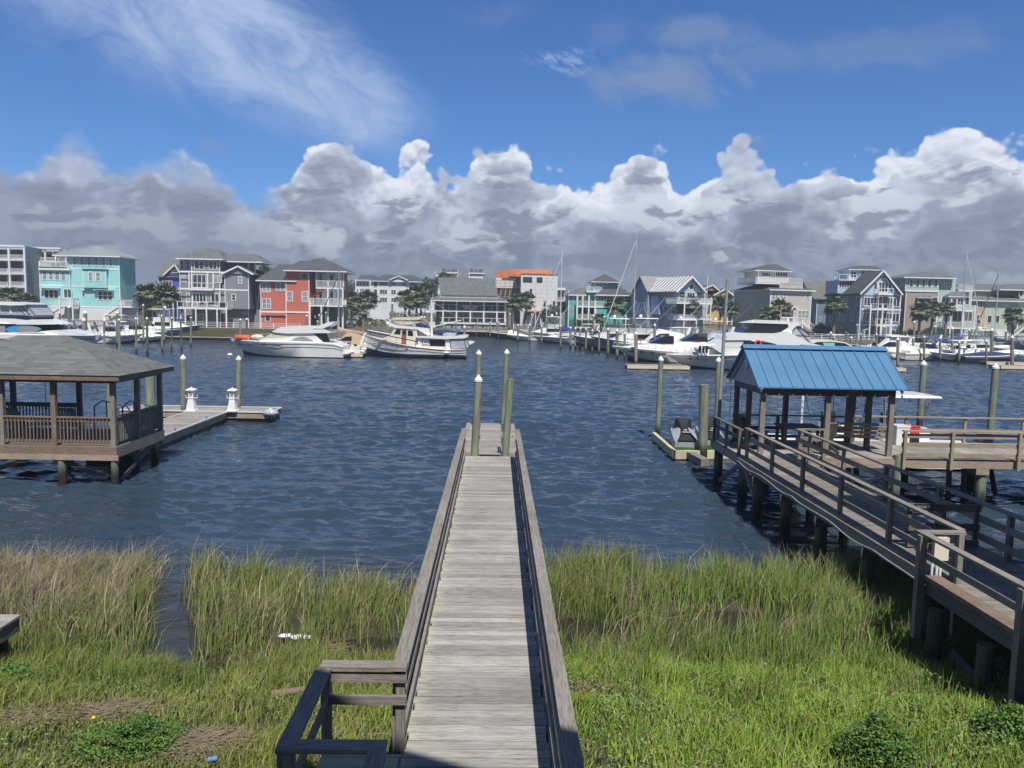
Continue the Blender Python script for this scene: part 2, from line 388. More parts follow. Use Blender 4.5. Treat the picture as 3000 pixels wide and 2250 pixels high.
def pile_fn(lo, hi, wet=0.55):
    def fn(T, b, pos):
        x, y, z = T.sep(pos)
        st = T.noise(T.vm('MULTIPLY', pos, (14, 14, 1.2)), 1.0, 5, 0.65, 0.5)
        c = T.mix(T.mr(st, 0.3, 0.7), lo, hi)
        br = T.noise(T.vm('MULTIPLY', pos, (3, 3, 0.8)), 1.2, 4, 0.6)
        c = T.mix(T.mr(br, 0.46, 0.66, 0, 0.8), c, (0.22, 0.18, 0.125)); c = T.mix(T.mr(T.noise(T.vm('MULTIPLY', pos, (30, 30, 0.8)), 1.0, 3, 0.6), 0.58, 0.68, 0, 0.7), c, (0.06, 0.055, 0.04))
        f = T.mr(T.m('ADD', z, T.m('MULTIPLY', st, 0.5)), wet, wet + 0.55, 1, 0, smooth=True)
        c = T.mix(f, c, (0.035, 0.032, 0.024))
        T.put(b.inputs['Base Color'], c)
        T.put(b.inputs['Normal'], T.n('ShaderNodeBump', Strength=0.6, Distance=0.01, Height=st))
    return fn
mat('pile_green', None, 0.85, 0.2, fn=pile_fn((0.15, 0.20, 0.14), (0.32, 0.36, 0.27)))
mat('pile_grey', None, 0.85, 0.2, fn=pile_fn((0.17, 0.165, 0.14), (0.34, 0.33, 0.28), 0.5))
mat('pile_dark', None, 0.9, 0.2, fn=pile_fn((0.07, 0.085, 0.06), (0.17, 0.19, 0.13), 0.6))
mat('pile_rust', None, 0.85, 0.2, fn=pile_fn((0.30, 0.22, 0.19), (0.44, 0.35, 0.31), 0.2))
mat('white_cap', (0.80, 0.81, 0.80), 0.45)
mat('white', (0.78, 0.79, 0.80), 0.5, var=0.04)
mat('trim', (0.84, 0.85, 0.86), 0.5, var=0.05, vscale=0.8)
mat('gelcoat', (0.85, 0.85, 0.83), 0.16, var=0.03, vscale=0.6)
mat('gelcream', (0.76, 0.71, 0.60), 0.2, var=0.03)
mat('hull_white', (0.80, 0.80, 0.78), 0.14, var=0.05, vscale=0.5, dirt=0.25)
mat('hull_grey', (0.34, 0.38, 0.43), 0.12, var=0.08, vscale=0.8)
mat('hull_navy', (0.015, 0.025, 0.055), 0.08)
mat('hull_blue', (0.30, 0.50, 0.68), 0.12)
mat('hull_sky', (0.42, 0.52, 0.58), 0.12)
mat('hull_dark', (0.03, 0.035, 0.045), 0.12)
mat('black', (0.012, 0.013, 0.016), 0.4)
mat('rubber', (0.02, 0.02, 0.022), 0.6)
mat('tint', (0.015, 0.018, 0.024), 0.04, spec=0.7)
mat('canvas_navy', (0.018, 0.035, 0.12), 0.85, var=0.2, bump=0.3, bscale=8)
mat('canvas_blue', (0.02, 0.07, 0.30), 0.85, var=0.2, bump=0.3, bscale=8)
mat('canvas_tan', (0.50, 0.37, 0.24), 0.9, var=0.15, bump=0.3, bscale=8)
mat('canvas_cream', (0.68, 0.60, 0.46), 0.9, var=0.1, bump=0.3, bscale=8)
mat('canvas_brown', (0.24, 0.165, 0.12), 0.9, var=0.15)
mat('canvas_white', (0.76, 0.76, 0.77), 0.8, var=0.06, bump=0.4, bscale=4)
mat('canvas_black', (0.02, 0.021, 0.026), 0.85)
mat('vinyl', (0.42, 0.45, 0.50), 0.1, var=0.25, vscale=1.5)
mat('clear_vinyl', (0.30, 0.33, 0.37), 0.08); M['clear_vinyl'].node_tree.nodes['Principled BSDF'].inputs['Alpha'].default_value = 0.20
mat('red', (0.62, 0.05, 0.04), 0.45)
mat('orange', (0.80, 0.13, 0.05), 0.5, var=0.1)
mat('cyan', (0.05, 0.36, 0.66), 0.3)
mat('steel', (0.62, 0.64, 0.66), 0.22, metal=0.9)
mat('alum', (0.66, 0.68, 0.70), 0.4, metal=0.4)
mat('pole_grey', (0.30, 0.31, 0.32), 0.6, var=0.15, vscale=6)
mat('teak', (0.28, 0.12, 0.05), 0.4, var=0.25, vscale=9)
mat('grey_plastic', (0.30, 0.31, 0.33), 0.5)
mat('skin_blue', (0.10, 0.25, 0.45), 0.6)
mat('yellow', (0.72, 0.50, 0.04), 0.5)
mat('straw', (0.25, 0.195, 0.13), 0.95, var=0.3, vscale=9)
mat('concrete', (0.40, 0.40, 0.38), 0.9, var=0.15, vscale=0.6)
mat('asphalt', (0.06, 0.06, 0.062), 0.9, var=0.2)
mat('bulkhead', (0.20, 0.18, 0.15), 0.9, var=0.3, vscale=2)
mat('glass', (0.035, 0.042, 0.05), 0.05, spec=0.8, var=0.5, vscale=0.35)
mat('blind', (0.30, 0.33, 0.35), 0.25, spec=0.6, var=0.3, vscale=0.5)
mat('dark_room', (0.07, 0.078, 0.095), 0.5, var=0.3, vscale=0.4)
mat('screen', (0.11, 0.12, 0.14), 0.5, var=0.25, vscale=0.5)
mat('car_white', (0.72, 0.72, 0.72), 0.2); mat('car_grey', (0.22, 0.23, 0.25), 0.2); mat('car_dark', (0.03, 0.035, 0.045), 0.2); mat('car_red', (0.35, 0.03, 0.03), 0.2)
def siding(name, color, step=0.19, amt=0.5):
    def fn(T, b, pos):
        x, y, z = T.sep(pos)
        fr = T.m('FRACT', T.m('DIVIDE', z, step))
        nz = T.noise(pos, 0.5, 4, 0.6); n2_ = T.noise(T.vm('MULTIPLY', pos, (0.5, 0.5, 6)), 2, 3, 0.6)
        c = T.mix(T.mr(nz, 0.3, 0.7), tuple(v * 0.92 for v in color), tuple(min(1, v * 1.07) for v in color))
        c = T.mix(T.mr(n2_, 0.35, 0.7, 0, 0.18), c, tuple(v * 0.75 for v in color))
        T.put(b.inputs['Base Color'], c)
        T.put(b.inputs['Normal'], T.n('ShaderNodeBump', Strength=amt, Distance=0.03, Height=fr))
    return mat(name, None, 0.65, 0.3, fn=fn)
siding('sid_teal', (0.38, 0.77, 0.75)); siding('sid_teal2', (0.13, 0.45, 0.41)); siding('sid_aqua', (0.10, 0.55, 0.47))
siding('sid_grey', (0.28, 0.275, 0.31)); siding('sid_red', (0.62, 0.18, 0.125)); siding('sid_white', (0.80, 0.82, 0.83))
siding('sid_blue', (0.33, 0.40, 0.47)); siding('sid_pblue', (0.46, 0.60, 0.74)); siding('sid_dblue', (0.20, 0.265, 0.36)); siding('sid_purple', (0.10, 0.13, 0.42))
siding('sid_beige', (0.62, 0.59, 0.53), 0.24, 0.8); siding('sid_tan', (0.42, 0.37, 0.31)); siding('sid_mint', (0.47, 0.58, 0.55)); siding('sid_green', (0.52, 0.62, 0.47))
siding('sid_peach', (0.60, 0.45, 0.35)); siding('sid_yellow', (0.72, 0.48, 0.16)); siding('sid_cond', (0.33, 0.37, 0.40))
def wrap_fn(T, b, pos):                       # house wrap: white sheets with rows of faint print
    x, y, z = T.sep(pos)
    row = T.m('LESS_THAN', T.m('FRACT', T.m('DIVIDE', z, 1.05)), 0.17)
    nz = T.noise(T.vm('MULTIPLY', pos, (1.5, 1.5, 0.6)), 1.2, 4, 0.6)
    pr = T.m('MULTIPLY', row, T.m('GREATER_THAN', T.noise(T.vm('MULTIPLY', pos, (1, 1, 0.2)), 2.2, 1), 0.47))
    c = T.mix(T.mr(nz, 0.3, 0.7), (0.66, 0.66, 0.68), (0.80, 0.80, 0.80)); c = T.mix(T.m('MULTIPLY', pr, 0.45), c, (0.36, 0.37, 0.42))
    T.put(b.inputs['Base Color'], c)
mat('wrap', None, 0.6, fn=wrap_fn)
mat('osb', (0.62, 0.22, 0.09), 0.9, var=0.15, vscale=1.2)
mat('ply', (0.55, 0.36, 0.22), 0.9, var=0.2, vscale=1.2)
def shingle(name, a, b_, su=0.33, sv=0.14):
    def fn(T, b, pos):
        uv = T.n('ShaderNodeUVMap', props=dict(uv_map='uv')); u, v, _ = T.sep(uv)
        row = T.m('FLOOR', T.m('DIVIDE', v, sv)); off = T.m('MULTIPLY', T.m('FRACT', T.m('MULTIPLY', row, 0.381)), su * 1.7)
        cx = T.m('FLOOR', T.m('DIVIDE', T.m('ADD', u, off), su))
        rn = T.n('ShaderNodeTexWhiteNoise', props=dict(noise_dimensions='2D'), Vector=T.xyz(cx, row, 0))
        nz = T.noise(pos, 1.0, 5, 0.65); fine = T.noise(pos, 45, 2)
        k = T.m('ADD', T.m('MULTIPLY', rn, 0.55), T.m('MULTIPLY', nz, 0.6))
        c = T.mix(T.mr(k, 0.2, 0.95), a, b_); c = T.mix(T.mr(fine, 0.4, 0.7, 0, 0.3), c, tuple(x * 0.6 for x in a))
        fv = T.m('FRACT', T.m('DIVIDE', v, sv))
        c = T.mix(T.m('MULTIPLY', T.m('LESS_THAN', fv, 0.13), 0.55), c, tuple(x * 0.45 for x in a))
        T.put(b.inputs['Base Color'], c)
        T.put(b.inputs['Normal'], T.n('ShaderNodeBump', Strength=0.5, Distance=0.01, Height=T.m('SUBTRACT', 1, fv)))
    return mat(name, None, 0.9, 0.25, fn=fn)
shingle('shingle', (0.115, 0.123, 0.122), (0.205, 0.212, 0.205)); shingle('shingle_dk', (0.07, 0.075, 0.085), (0.135, 0.14, 0.15), 0.5, 0.25)
shingle('shingle_md', (0.11, 0.12, 0.13), (0.21, 0.22, 0.23), 0.5, 0.25); shingle('shingle_br', (0.13, 0.135, 0.12), (0.22, 0.22, 0.20), 0.5, 0.25)
mat('roof_metal', (0.30, 0.34, 0.35), 0.38, var=0.08); mat('roof_tin', (0.30, 0.30, 0.295), 0.45, var=0.1)
def blue_fn(T, b, pos):
    nz = T.noise(pos, 0.8, 5, 0.6)
    T.put(b.inputs['Base Color'], T.mix(T.mr(nz, 0.3, 0.7), (0.075, 0.195, 0.355), (0.10, 0.235, 0.405)))
mat('roof_blue', None, 0.42, fn=blue_fn)
def leaf(name, a, b_, dry=None):
    def fn(T, b, pos):
        ri = T.n('ShaderNodeNewGeometry', out=8); nz = T.noise(pos, 0.9, 3, 0.6)
        c = T.mix(T.m('ADD', T.m('MULTIPLY', ri, 0.6), T.mr(nz, 0.3, 0.7, 0, 0.5), clamp=True), a, b_)
        if dry: c = T.mix(T.mr(ri, 0.93, 0.97), c, dry)
        T.put(b.inputs['Base Color'], c)
    return mat(name, None, 0.6, 0.25, fn=fn)
leaf('palm_leaf', (0.085, 0.11, 0.065), (0.24, 0.28, 0.18), (0.28, 0.22, 0.12)); leaf('tree_leaf', (0.05, 0.075, 0.038), (0.14, 0.18, 0.09)); leaf('shrub_leaf', (0.06, 0.13, 0.03), (0.17, 0.30, 0.065))
leaf('hedge_leaf', (0.040, 0.070, 0.030), (0.09, 0.135, 0.055)); leaf('bayberry_leaf', (0.10, 0.16, 0.05), (0.24, 0.31, 0.13))
mat('bark', (0.24, 0.21, 0.17), 0.95, var=0.3, vscale=5, bump=0.5, bscale=14)
# grass: colour from a per-blade attribute
def grass_fn(T, b, pos):
    a = T.n('ShaderNodeAttribute', props=dict(attribute_name='tone', attribute_type='GEOMETRY'), out=0)
    T.put(b.inputs['Base Color'], a)
mat('grass', None, 0.55, 0.25, fn=grass_fn)
def water_fn(T, b, pos):
    x, y, z = T.sep(pos)
    q = T.vm('MULTIPLY', pos, (1, 1, 0))
    rot = lambda ang, sc: T.n('ShaderNodeVectorRotate', props=dict(rotation_type='Z_AXIS'), Vector=T.vm('MULTIPLY', q, sc), Angle=R(ang))
    a = T.noise(rot(-14, (0.50, 1.0, 1)), 1.35, 2, 0.5, 0.6)
    c = T.noise(rot(20, (0.6, 1.0, 1)), 3.4, 3, 0.55, 0.4)
    f = T.noise(q, 9.0, 2, 0.5)
    rdg = lambda v: T.m('SUBTRACT', 1.0, T.m('ABSOLUTE', T.m('MULTIPLY_ADD', v, 4.0, -2.0)))
    a = T.m('ADD', T.m('MULTIPLY', a, 0.6), T.m('MULTIPLY', rdg(a), 0.13)); c = T.m('ADD', T.m('MULTIPLY', c, 0.6), T.m('MULTIPLY', rdg(c), 0.10))
    d = T.noise(T.vm('MULTIPLY', q, (0.5, 1, 1)), 0.35, 2, 0.5)
    big = T.noise(T.vm('MULTIPLY', q, (0.3, 1, 1)), 0.10, 3, 0.6)
    amp = T.mr(big, 0.35, 0.65, 0.55, 1.3)
    h = T.m('ADD', T.m('MULTIPLY', a, 0.9), T.m('MULTIPLY', c, 0.75)); h = T.m('ADD', h, T.m('MULTIPLY', d, 1.2)); h = T.m('ADD', h, T.m('MULTIPLY', f, 0.11)); w_ = T.noise(rot(6, (0.35, 1.0, 1)), 0.62, 3, 0.6, 0.3); h = T.m('ADD', h, T.m('MULTIPLY', w_, 1.5))
    calm = T.mr(y, 14.0, 20.0, 0.2, 1.0)
    T.put(b.inputs['Normal'], T.n('ShaderNodeBump', Strength=1.0, Distance=T.m('MULTIPLY', T.m('MULTIPLY', amp, T.mr(y, 100, 116, 0.15, 0.55)), calm), Height=h))
    T.put(b.inputs['Roughness'], T.mr(y, 18, 95, 0.05, 0.12))
    mud = T.mr(T.m('ADD', y, T.m('MULTIPLY', T.m('SUBTRACT', T.noise(q, 0.25, 3), 0.5), 3)), 15.5, 18.5, 1, 0, smooth=True)
    T.put(b.inputs['Base Color'], T.mix(mud, (0.032, 0.054, 0.082), (0.030, 0.030, 0.021)))
mat('water', None, 0.07, 0.5, fn=water_fn)
M['water'].node_tree.nodes['Principled BSDF'].inputs['IOR'].default_value = 1.33
def mud_fn(T, b, pos):
    n_ = T.noise(pos, 1.4, 6, 0.65); f_ = T.noise(pos, 22, 4, 0.6)
    c = T.mix(T.mr(n_, 0.35, 0.65), (0.030, 0.028, 0.020), (0.075, 0.062, 0.043)); c = T.mix(T.mr(f_, 0.5, 0.75, 0, 0.5), c, (0.13, 0.105, 0.07))
    T.put(b.inputs['Base Color'], c); T.put(b.inputs['Normal'], T.n('ShaderNodeBump', Strength=0.8, Distance=0.03, Height=f_))
mat('mud', None, 0.7, 0.4, fn=mud_fn)
mat('ground', (0.12, 0.12, 0.075), 0.95, var=0.35, vscale=0.3)

# ------------------------------------------------------------------ setting: water, near shore, far land
# the water: one sheet, real small waves where the camera can make them out, level beyond
wr = np.random.default_rng(5)
YR = [14.0]
while YR[-1] < 116: YR.append(YR[-1] + max(0.075, 0.0027 * YR[-1]))
YR = np.array(YR); SR = np.linspace(-1, 1, 640); YY, SS = np.meshgrid(YR, SR, indexing='ij'); XX = SS * (0.70 * YY + 6.5)
ZZ = np.zeros_like(XX); NW = 44
for k in range(NW):
    lam = 0.22 * (8.5 ** (k / (NW - 1))); th = R(-97) + wr.normal(0, 0.42); kx, ky = math.cos(th) * 2 * math.pi / lam, math.sin(th) * 2 * math.pi / lam
    sl = 0.21 * math.sqrt(2 / NW) * (1.15 if 0.35 < lam < 1.1 else 0.8)
    fade = np.clip((lam / (0.0027 * YY) - 2.0) / 2.5, 0, 1)
    ZZ += sl * lam / (2 * math.pi) * np.sin(kx * XX + ky * YY + wr.uniform(0, 6.28)) * fade
ZZ = ZZ + np.clip(ZZ, 0, 1) ** 1.0 * 0.25
def vn_np(x, y, sc, seed):
    x = x / sc + seed * 13.7; y = y / sc + seed * 7.3; xi = np.floor(x); yi = np.floor(y); fx = x - xi; fy = y - yi; fx = fx * fx * (3 - 2 * fx); fy = fy * fy * (3 - 2 * fy)
    hs = lambda a_, b_: np.modf(np.abs(np.sin(a_ * 127.1 + b_ * 311.7) * 43758.5453))[0]
    return (hs(xi, yi) * (1 - fx) + hs(xi + 1, yi) * fx) * (1 - fy) + (hs(xi, yi + 1) * (1 - fx) + hs(xi + 1, yi + 1) * fx) * fy
ZZ *= 0.62 + 0.62 * vn_np(XX * 0.35, YY, 5.0, 3)
ZZ *= np.clip((YY - 15.0) / 7, 0, 1) * np.clip((114 - YY) / 8, 0, 1) * np.clip((1 - np.abs(SS)) / 0.05, 0, 1)
nr, nc = XX.shape; NV = nr * nc; e0, e1 = 0.70 * 14 + 6.5, 0.70 * YR[-1] + 6.5; ye = float(YR[-1])
ext = [(-2500, -300, 0), (2500, -300, 0), (2500, 14, 0), (-2500, 14, 0), (-2500, ye, 0), (2500, ye, 0), (2500, 4000, 0), (-2500, 4000, 0), (-e0, 14, 0), (e0, 14, 0), (-e1, ye, 0), (e1, ye, 0)]
co = np.concatenate([np.stack([XX, YY, ZZ], -1).reshape(-1, 3), np.array(ext, float)])
ii = (np.arange(nr - 1)[:, None] * nc + np.arange(nc - 1)[None]).ravel()
quads = np.concatenate([np.stack([ii, ii + 1, ii + nc + 1, ii + nc], 1), NV + np.array([(0, 1, 2, 3), (4, 5, 6, 7), (3, 8, 10, 4), (9, 2, 5, 11)])])
me = bpy.data.meshes.new('water'); me.vertices.add(len(co)); me.vertices.foreach_set('co', co.ravel()); me.loops.add(quads.size); me.loops.foreach_set('vertex_index', quads.ravel())
me.polygons.add(len(quads)); me.polygons.foreach_set('loop_start', np.arange(len(quads)) * 4); me.polygons.foreach_set('loop_total', np.full(len(quads), 4)); me.update(calc_edges=True)
me.polygons.foreach_set('use_smooth', np.ones(len(quads), bool)); me.materials.append(M['water'])
o = bpy.data.objects.new('water', me); col.objects.link(o); tag(o, kind='structure')
def shore(x): return 17.1 + 0.35 * math.sin(x * 0.9) + 0.3 * math.sin(x * 4.1) * math.sin(x * 1.3) + 0.25 * math.sin(x * 2.3 + 1) - (1.1 if -6 < x < 1 else 0) - max(0, abs(x) - 9) * 0.12
def seg_d(x, y, a, b):
    ax, ay = a; bx, by = b; L = (bx - ax) ** 2 + (by - ay) ** 2
    k = max(0, min(1, ((x - ax) * (bx - ax) + (y - ay) * (by - ay)) / L)); return math.hypot(x - ax - k * (bx - ax), y - ay - k * (by - ay))
def wet(x, y):                                # 1 inside the ditch and the pools
    d = min(seg_d(x, y, (-7.6, 19), (-6.6, 15.2)), seg_d(x, y, (-6.6, 15.2), (-5.3, 12.6))) / 0.42
    d = min(d, math.hypot((x + 2.0) / 0.9, (y - 12.9) / 0.6), math.hypot((x - 4.4) / 1.9, (y - 14.2) / 0.7), math.hypot((x + 4.6) / 0.9, (y - 12.1) / 0.35), math.hypot((x - 1.9) / 0.9, (y - 13.6) / 0.9))
    return max(0.0, min(1.0, 1.35 - d))
def gz(x, y):
    e = shore(x); b = -0.12 + 0.05 * math.sin(x * 1.7 + y) * math.cos(y * 1.3)
    if y < e + 0.5: b = 0.05 + 0.03 * math.sin(x * 2.1) * math.sin(y * 1.9)
    k = max(0, min(1, (13.0 - y) / 5)); b += k * k * (3 - 2 * k) * 0.75
    if y > e - 1: b -= min(0.6, (y - e + 1) * 0.22)
    return b - wet(x, y) * 0.24
N = 170; xs = np.linspace(-34, 34, N); ys = np.concatenate([np.linspace(-30, 5, 12), np.linspace(5.4, 21, 90)])
vs = [(x, y, gz(x, y)) for y in ys for x in xs]
me = bpy.data.meshes.new('shore_ground'); me.from_pydata(vs, [], [(j * N + i, j * N + i + 1, (j + 1) * N + i + 1, (j + 1) * N + i) for j in range(len(ys) - 1) for i in range(N - 1)])
me.polygons.foreach_set('use_smooth', [True] * len(me.polygons)); me.materials.append(M['mud'])
o = bpy.data.objects.new('shore_ground', me); col.objects.link(o); tag(o, kind='structure')
LZ = 1.6                                      # level of the far quay
mb = MB()
FARP = [(-2400, 140), (-18, 140), (-18, 172), (12, 172), (12, 155), (26, 155), (31, 141), (2400, 141), (2400, 3900), (-2400, 3900)]
mb.face([(x, y, LZ) for x, y in FARP]); tag(mb.build('far_ground', 'ground'), kind='structure')
mb = MB()
for (xa, ya), (xb, yb) in zip(FARP[:7], FARP[1:8]):
    mb.beam((xa, ya, LZ / 2 - 0.5), (xb, yb, LZ / 2 - 0.5), 0.3, LZ + 1.1)
tag(mb.build('bulkhead', 'bulkhead'), 'weathered timber seawall along the far bank of the marina', 'seawall')
mb = MB(); mb.box(-17.9, 60, 176, 260, LZ - 0.2, LZ + 0.004); mb.box(-75, -18.2, 172, 240, LZ - 0.2, LZ + 0.004)
tag(mb.build('parking_lot', 'asphalt'), kind='structure')

# ------------------------------------------------------------------ grass
rng = np.random.default_rng(3)
def in_path(x, y): return False
def blades(name, pts_fn, n, h, wd, lean, cols, label, tip=None, droop=0.35):
    P = pts_fn(n); n = len(P)
    ang = rng.uniform(0, 2 * np.pi, n); H = h(P) * rng.uniform(0.55, 1.15, n); W = wd * rng.uniform(0.7, 1.4, n)
    la = rng.normal(0.5, 1.3, n); le = np.abs(rng.normal(0, lean, n)) + 0.03
    z0 = np.array([gz(x, y) for x, y in P]); z0 = np.maximum(z0 - 0.02, -0.1)
    base = np.stack([P[:, 0], P[:, 1], z0], 1)
    sd = np.stack([np.cos(ang), np.sin(ang), np.zeros(n)], 1) * W[:, None] / 2
    ld = np.stack([np.cos(la), np.sin(la), np.zeros(n)], 1)
    up = np.array([0, 0, 1.0])
    mid = base + up * (H * 0.55)[:, None] + ld * (H * le * 0.4)[:, None]
    top = base + up * (H * (1 - droop * le))[:, None] + ld * (H * le * 1.25)[:, None]
    V = np.stack([base - sd, base + sd, mid + sd * 0.8, mid - sd * 0.8, top], 1).reshape(-1, 3)
    me = bpy.data.meshes.new(name)
    me.vertices.add(n * 5); me.vertices.foreach_set('co', V.ravel())
    i0 = (np.arange(n) * 5)[:, None]
    loops = (i0 + np.array([0, 1, 2, 3, 3, 2, 4])[None]).ravel()
    me.loops.add(n * 7); me.loops.foreach_set('vertex_index', loops)
    st = (np.arange(n) * 7)[:, None] + np.array([0, 4])[None]
    me.polygons.add(n * 2); me.polygons.foreach_set('loop_start', st.ravel()); me.polygons.foreach_set('loop_total', np.tile([4, 3], n))
    me.update(calc_edges=True); me.materials.append(M['grass'])
    C = cols(P, n)
    tcol = C if tip is None else C * (1 - 0.5) + np.array(tip) * 0.5
    A = np.ones((n, 5, 4), 'f'); A[:, :4, :3] = C[:, None]; A[:, 4, :3] = tcol
    at = me.attributes.new('tone', 'FLOAT_COLOR', 'POINT'); at.data.foreach_set('color', A.ravel())
    o = bpy.data.objects.new(name, me); col.objects.link(o)
    return tag(o, label, 'grass', kind='stuff')
def vnoise(x, y, s, seed=0):                  # cheap smooth value noise
    x = np.asarray(x) / s + seed * 13.7; y = np.asarray(y) / s + seed * 7.3
    xi = np.floor(x); yi = np.floor(y); fx = x - xi; fy = y - yi; fx = fx * fx * (3 - 2 * fx); fy = fy * fy * (3 - 2 * fy)
    hs = lambda a, b: np.modf(np.abs(np.sin(a * 127.1 + b * 311.7) * 43758.5453))[0]
    return (hs(xi, yi) * (1 - fx) + hs(xi + 1, yi) * fx) * (1 - fy) + (hs(xi, yi + 1) * (1 - fx) + hs(xi + 1, yi + 1) * fx) * fy
def scatter(x0, x1, y0, y1, keep):
    def fn(n):
        X = rng.uniform(x0, x1, n * 2); Y = rng.uniform(y0, y1, n * 2)
        k = np.array([rng.random() < keep(x, y) for x, y in zip(X, Y)])
        return np.stack([X[k], Y[k]], 1)[:n]
    return fn
def dryness(x, y): return np.clip(1.25 - np.hypot((x + 9.6) / 2.6, (y - 15.1) / 2.2), 0, 1)
def mixc(a, b, k): return np.array(a)[None] * (1 - k[:, None]) + np.array(b)[None] * k[:, None]
def k_tall(x, y):
    e = shore(x)
    if y > e - 0.1: return 0.03 if y < e + 0.5 else 0
    p = 1.0 * max(0, min(1, (y - 9.6) / 3.2))
    p *= 0.05 + 1.25 * max(0, float(vnoise(x, y, 0.42, 2)) - 0.22) * (0.35 + 1.1 * float(vnoise(x, y, 1.5, 5)))
    if 1.5 < x < 7.5 and y < 16.9: p *= 1.1
    return p * (1 - wet(x, y)) ** 2
def c_tall(P, n):
    k = np.clip(vnoise(P[:, 0], P[:, 1], 1.3, 1) * 0.7 + rng.random(n) * 0.5, 0, 1)
    c = mixc((0.085, 0.135, 0.030), (0.22, 0.29, 0.075), k)
    r_ = np.clip((P[:, 0] - 1) / 4, 0, 1)[:, None]; c = c * (1 - r_ * 0.5) + (c * np.array([0.95, 1.22, 0.7])) * r_ * 0.5
    d = (rng.random(n) < 0.13 + 0.30 * dryness(P[:, 0], P[:, 1]))[:, None]
    return np.where(d, np.array([0.33, 0.27, 0.17])[None] * rng.uniform(0.6, 1.2, (n, 1)), c)
h_tall = lambda P: (0.54 + 0.30 * vnoise(P[:, 0], P[:, 1], 0.9, 4) + 0.12 * (P[:, 0] > 1.2)) * np.clip((P[:, 1] - 7.6) / 6.5 + 0.15 * vnoise(P[:, 0], P[:, 1], 0.7, 44), 0.35, 1)
blades('marsh_grass', scatter(-15, 12, 9.6, 17.6, k_tall), 105000, h_tall, 0.015, 0.24, c_tall, 'tall green cordgrass standing in the shallow edge of the water', tip=(0.30, 0.26, 0.13))
blades('dead_stems', scatter(-11, 9, 12.6, 17.2, lambda x, y: 0.9 * (y < shore(x)) * (1 - wet(x, y)) * float(vnoise(x, y, 0.9, 41))), 2800,
       lambda P: 0.85 + 0.30 * vnoise(P[:, 0], P[:, 1], 0.9, 4), 0.011, 0.42, lambda P, n: mixc((0.26, 0.21, 0.13), (0.50, 0.43, 0.30), rng.random(n)), 'scattered pale dead stems standing above the marsh grass')
blades('dry_reeds', scatter(-13.5, -6.6, 12.6, 17.2, lambda x, y: float(dryness(x, y)) * (1 - wet(x, y)) * (0.3 + float(vnoise(x, y, 0.6, 8)))), 13000,
       lambda P: 0.55 + 0.42 * vnoise(P[:, 0], P[:, 1], 0.9, 4), 0.010, 0.55, lambda P, n: mixc((0.20, 0.165, 0.125), (0.42, 0.35, 0.26), rng.random(n)), 'dry greyish tan reeds leaning in the marsh on the left')
def k_low(x, y):
    p = max(0, min(1, (13.0 - y) / 1.2)) * (0.28 + 1.0 * float(vnoise(x, y, 0.5, 11)))
    return p * (1 - wet(x, y)) ** 2
def c_low(P, n):
    k = np.clip(vnoise(P[:, 0], P[:, 1], 0.9, 3) * 0.6 + rng.random(n) * 0.55, 0, 1)
    c = mixc((0.105, 0.165, 0.03), (0.29, 0.37, 0.085), k)
    l_ = (np.clip((-0.8 - P[:, 0]) / 1.5, 0, 1) * 0.55)[:, None]; c = c * (1 - l_) + c * np.array([0.9, 0.72, 0.95]) * l_
    rg_ = (np.clip((P[:, 0] - 0.5) / 1.0, 0, 1))[:, None]; c = c * (1 + rg_ * np.array([0.12, 0.22, -0.1]))
    br = np.clip(vnoise(P[:, 0], P[:, 1], 1.1, 21) * 1.6 - 0.95, 0, 0.8) * (P[:, 0] < 0)
    d = (rng.random(n) < 0.06 + 0.6 * br)[:, None]
    return np.where(d, np.array([0.30, 0.22, 0.13])[None] * rng.uniform(0.5, 1.2, (n, 1)), c)
blades('shore_grass', scatter(-11, 11, 6.2, 13.0, k_low), 125000, lambda P: 0.12 + 0.26 * vnoise(P[:, 0], P[:, 1], 0.7, 6) + 0.10 * (P[:, 1] > 11), 0.012, 0.5, c_low, 'short bright green grass covering the bank on both sides of the dock')
# low leafy ground cover mixed in on the right
def leaf_mesh(mb, c, s, nrm=None):
    c = Vector(c); a = Vector((rnd.gauss(0, 1), rnd.gauss(0, 1), rnd.gauss(0, 0.6))).normalized(); b = a.cross(Vector((rnd.gauss(0, 1), rnd.gauss(0, 1), rnd.gauss(0, 1)))).normalized()
    i = len(mb.v); mb.v += [tuple(c - a * s), tuple(c + b * s * 0.45), tuple(c + a * s), tuple(c - b * s * 0.45)]
    mb.f.append((i, i + 1, i + 2, i + 3)); mb.mi.append(0); mb.uv += [(0, 0), (1, 0), (1, 1), (0, 1)]
mb = MB()
for _ in range(9000):
    x, y = rnd.uniform(0.9, 9), rnd.uniform(6.5, 11.8)
    if vnoise(x, y, 0.8, 14) < 0.45: continue
    leaf_mesh(mb, (x, y, gz(x, y) + rnd.uniform(0.08, 0.34)), rnd.uniform(0.018, 0.035))
for _ in range(5000):
    x, y = rnd.uniform(-8, -1), rnd.uniform(6.5, 10.6)
    if vnoise(x, y, 0.7, 17) < 0.5: continue
    leaf_mesh(mb, (x, y, gz(x, y) + rnd.uniform(0.05, 0.26)), rnd.uniform(0.015, 0.03))
tag(mb.build('ground_cover', 'bayberry_leaf'), 'tiny bright leaves of low ground cover among the bank grass', 'plants', kind='stuff')
def at_g(px, py, dz=0.0):
    q = at_z(px, py, 0.5)
    for _ in range(4): q = at_z(px, py, gz(q.x, q.y) + dz)
    return q
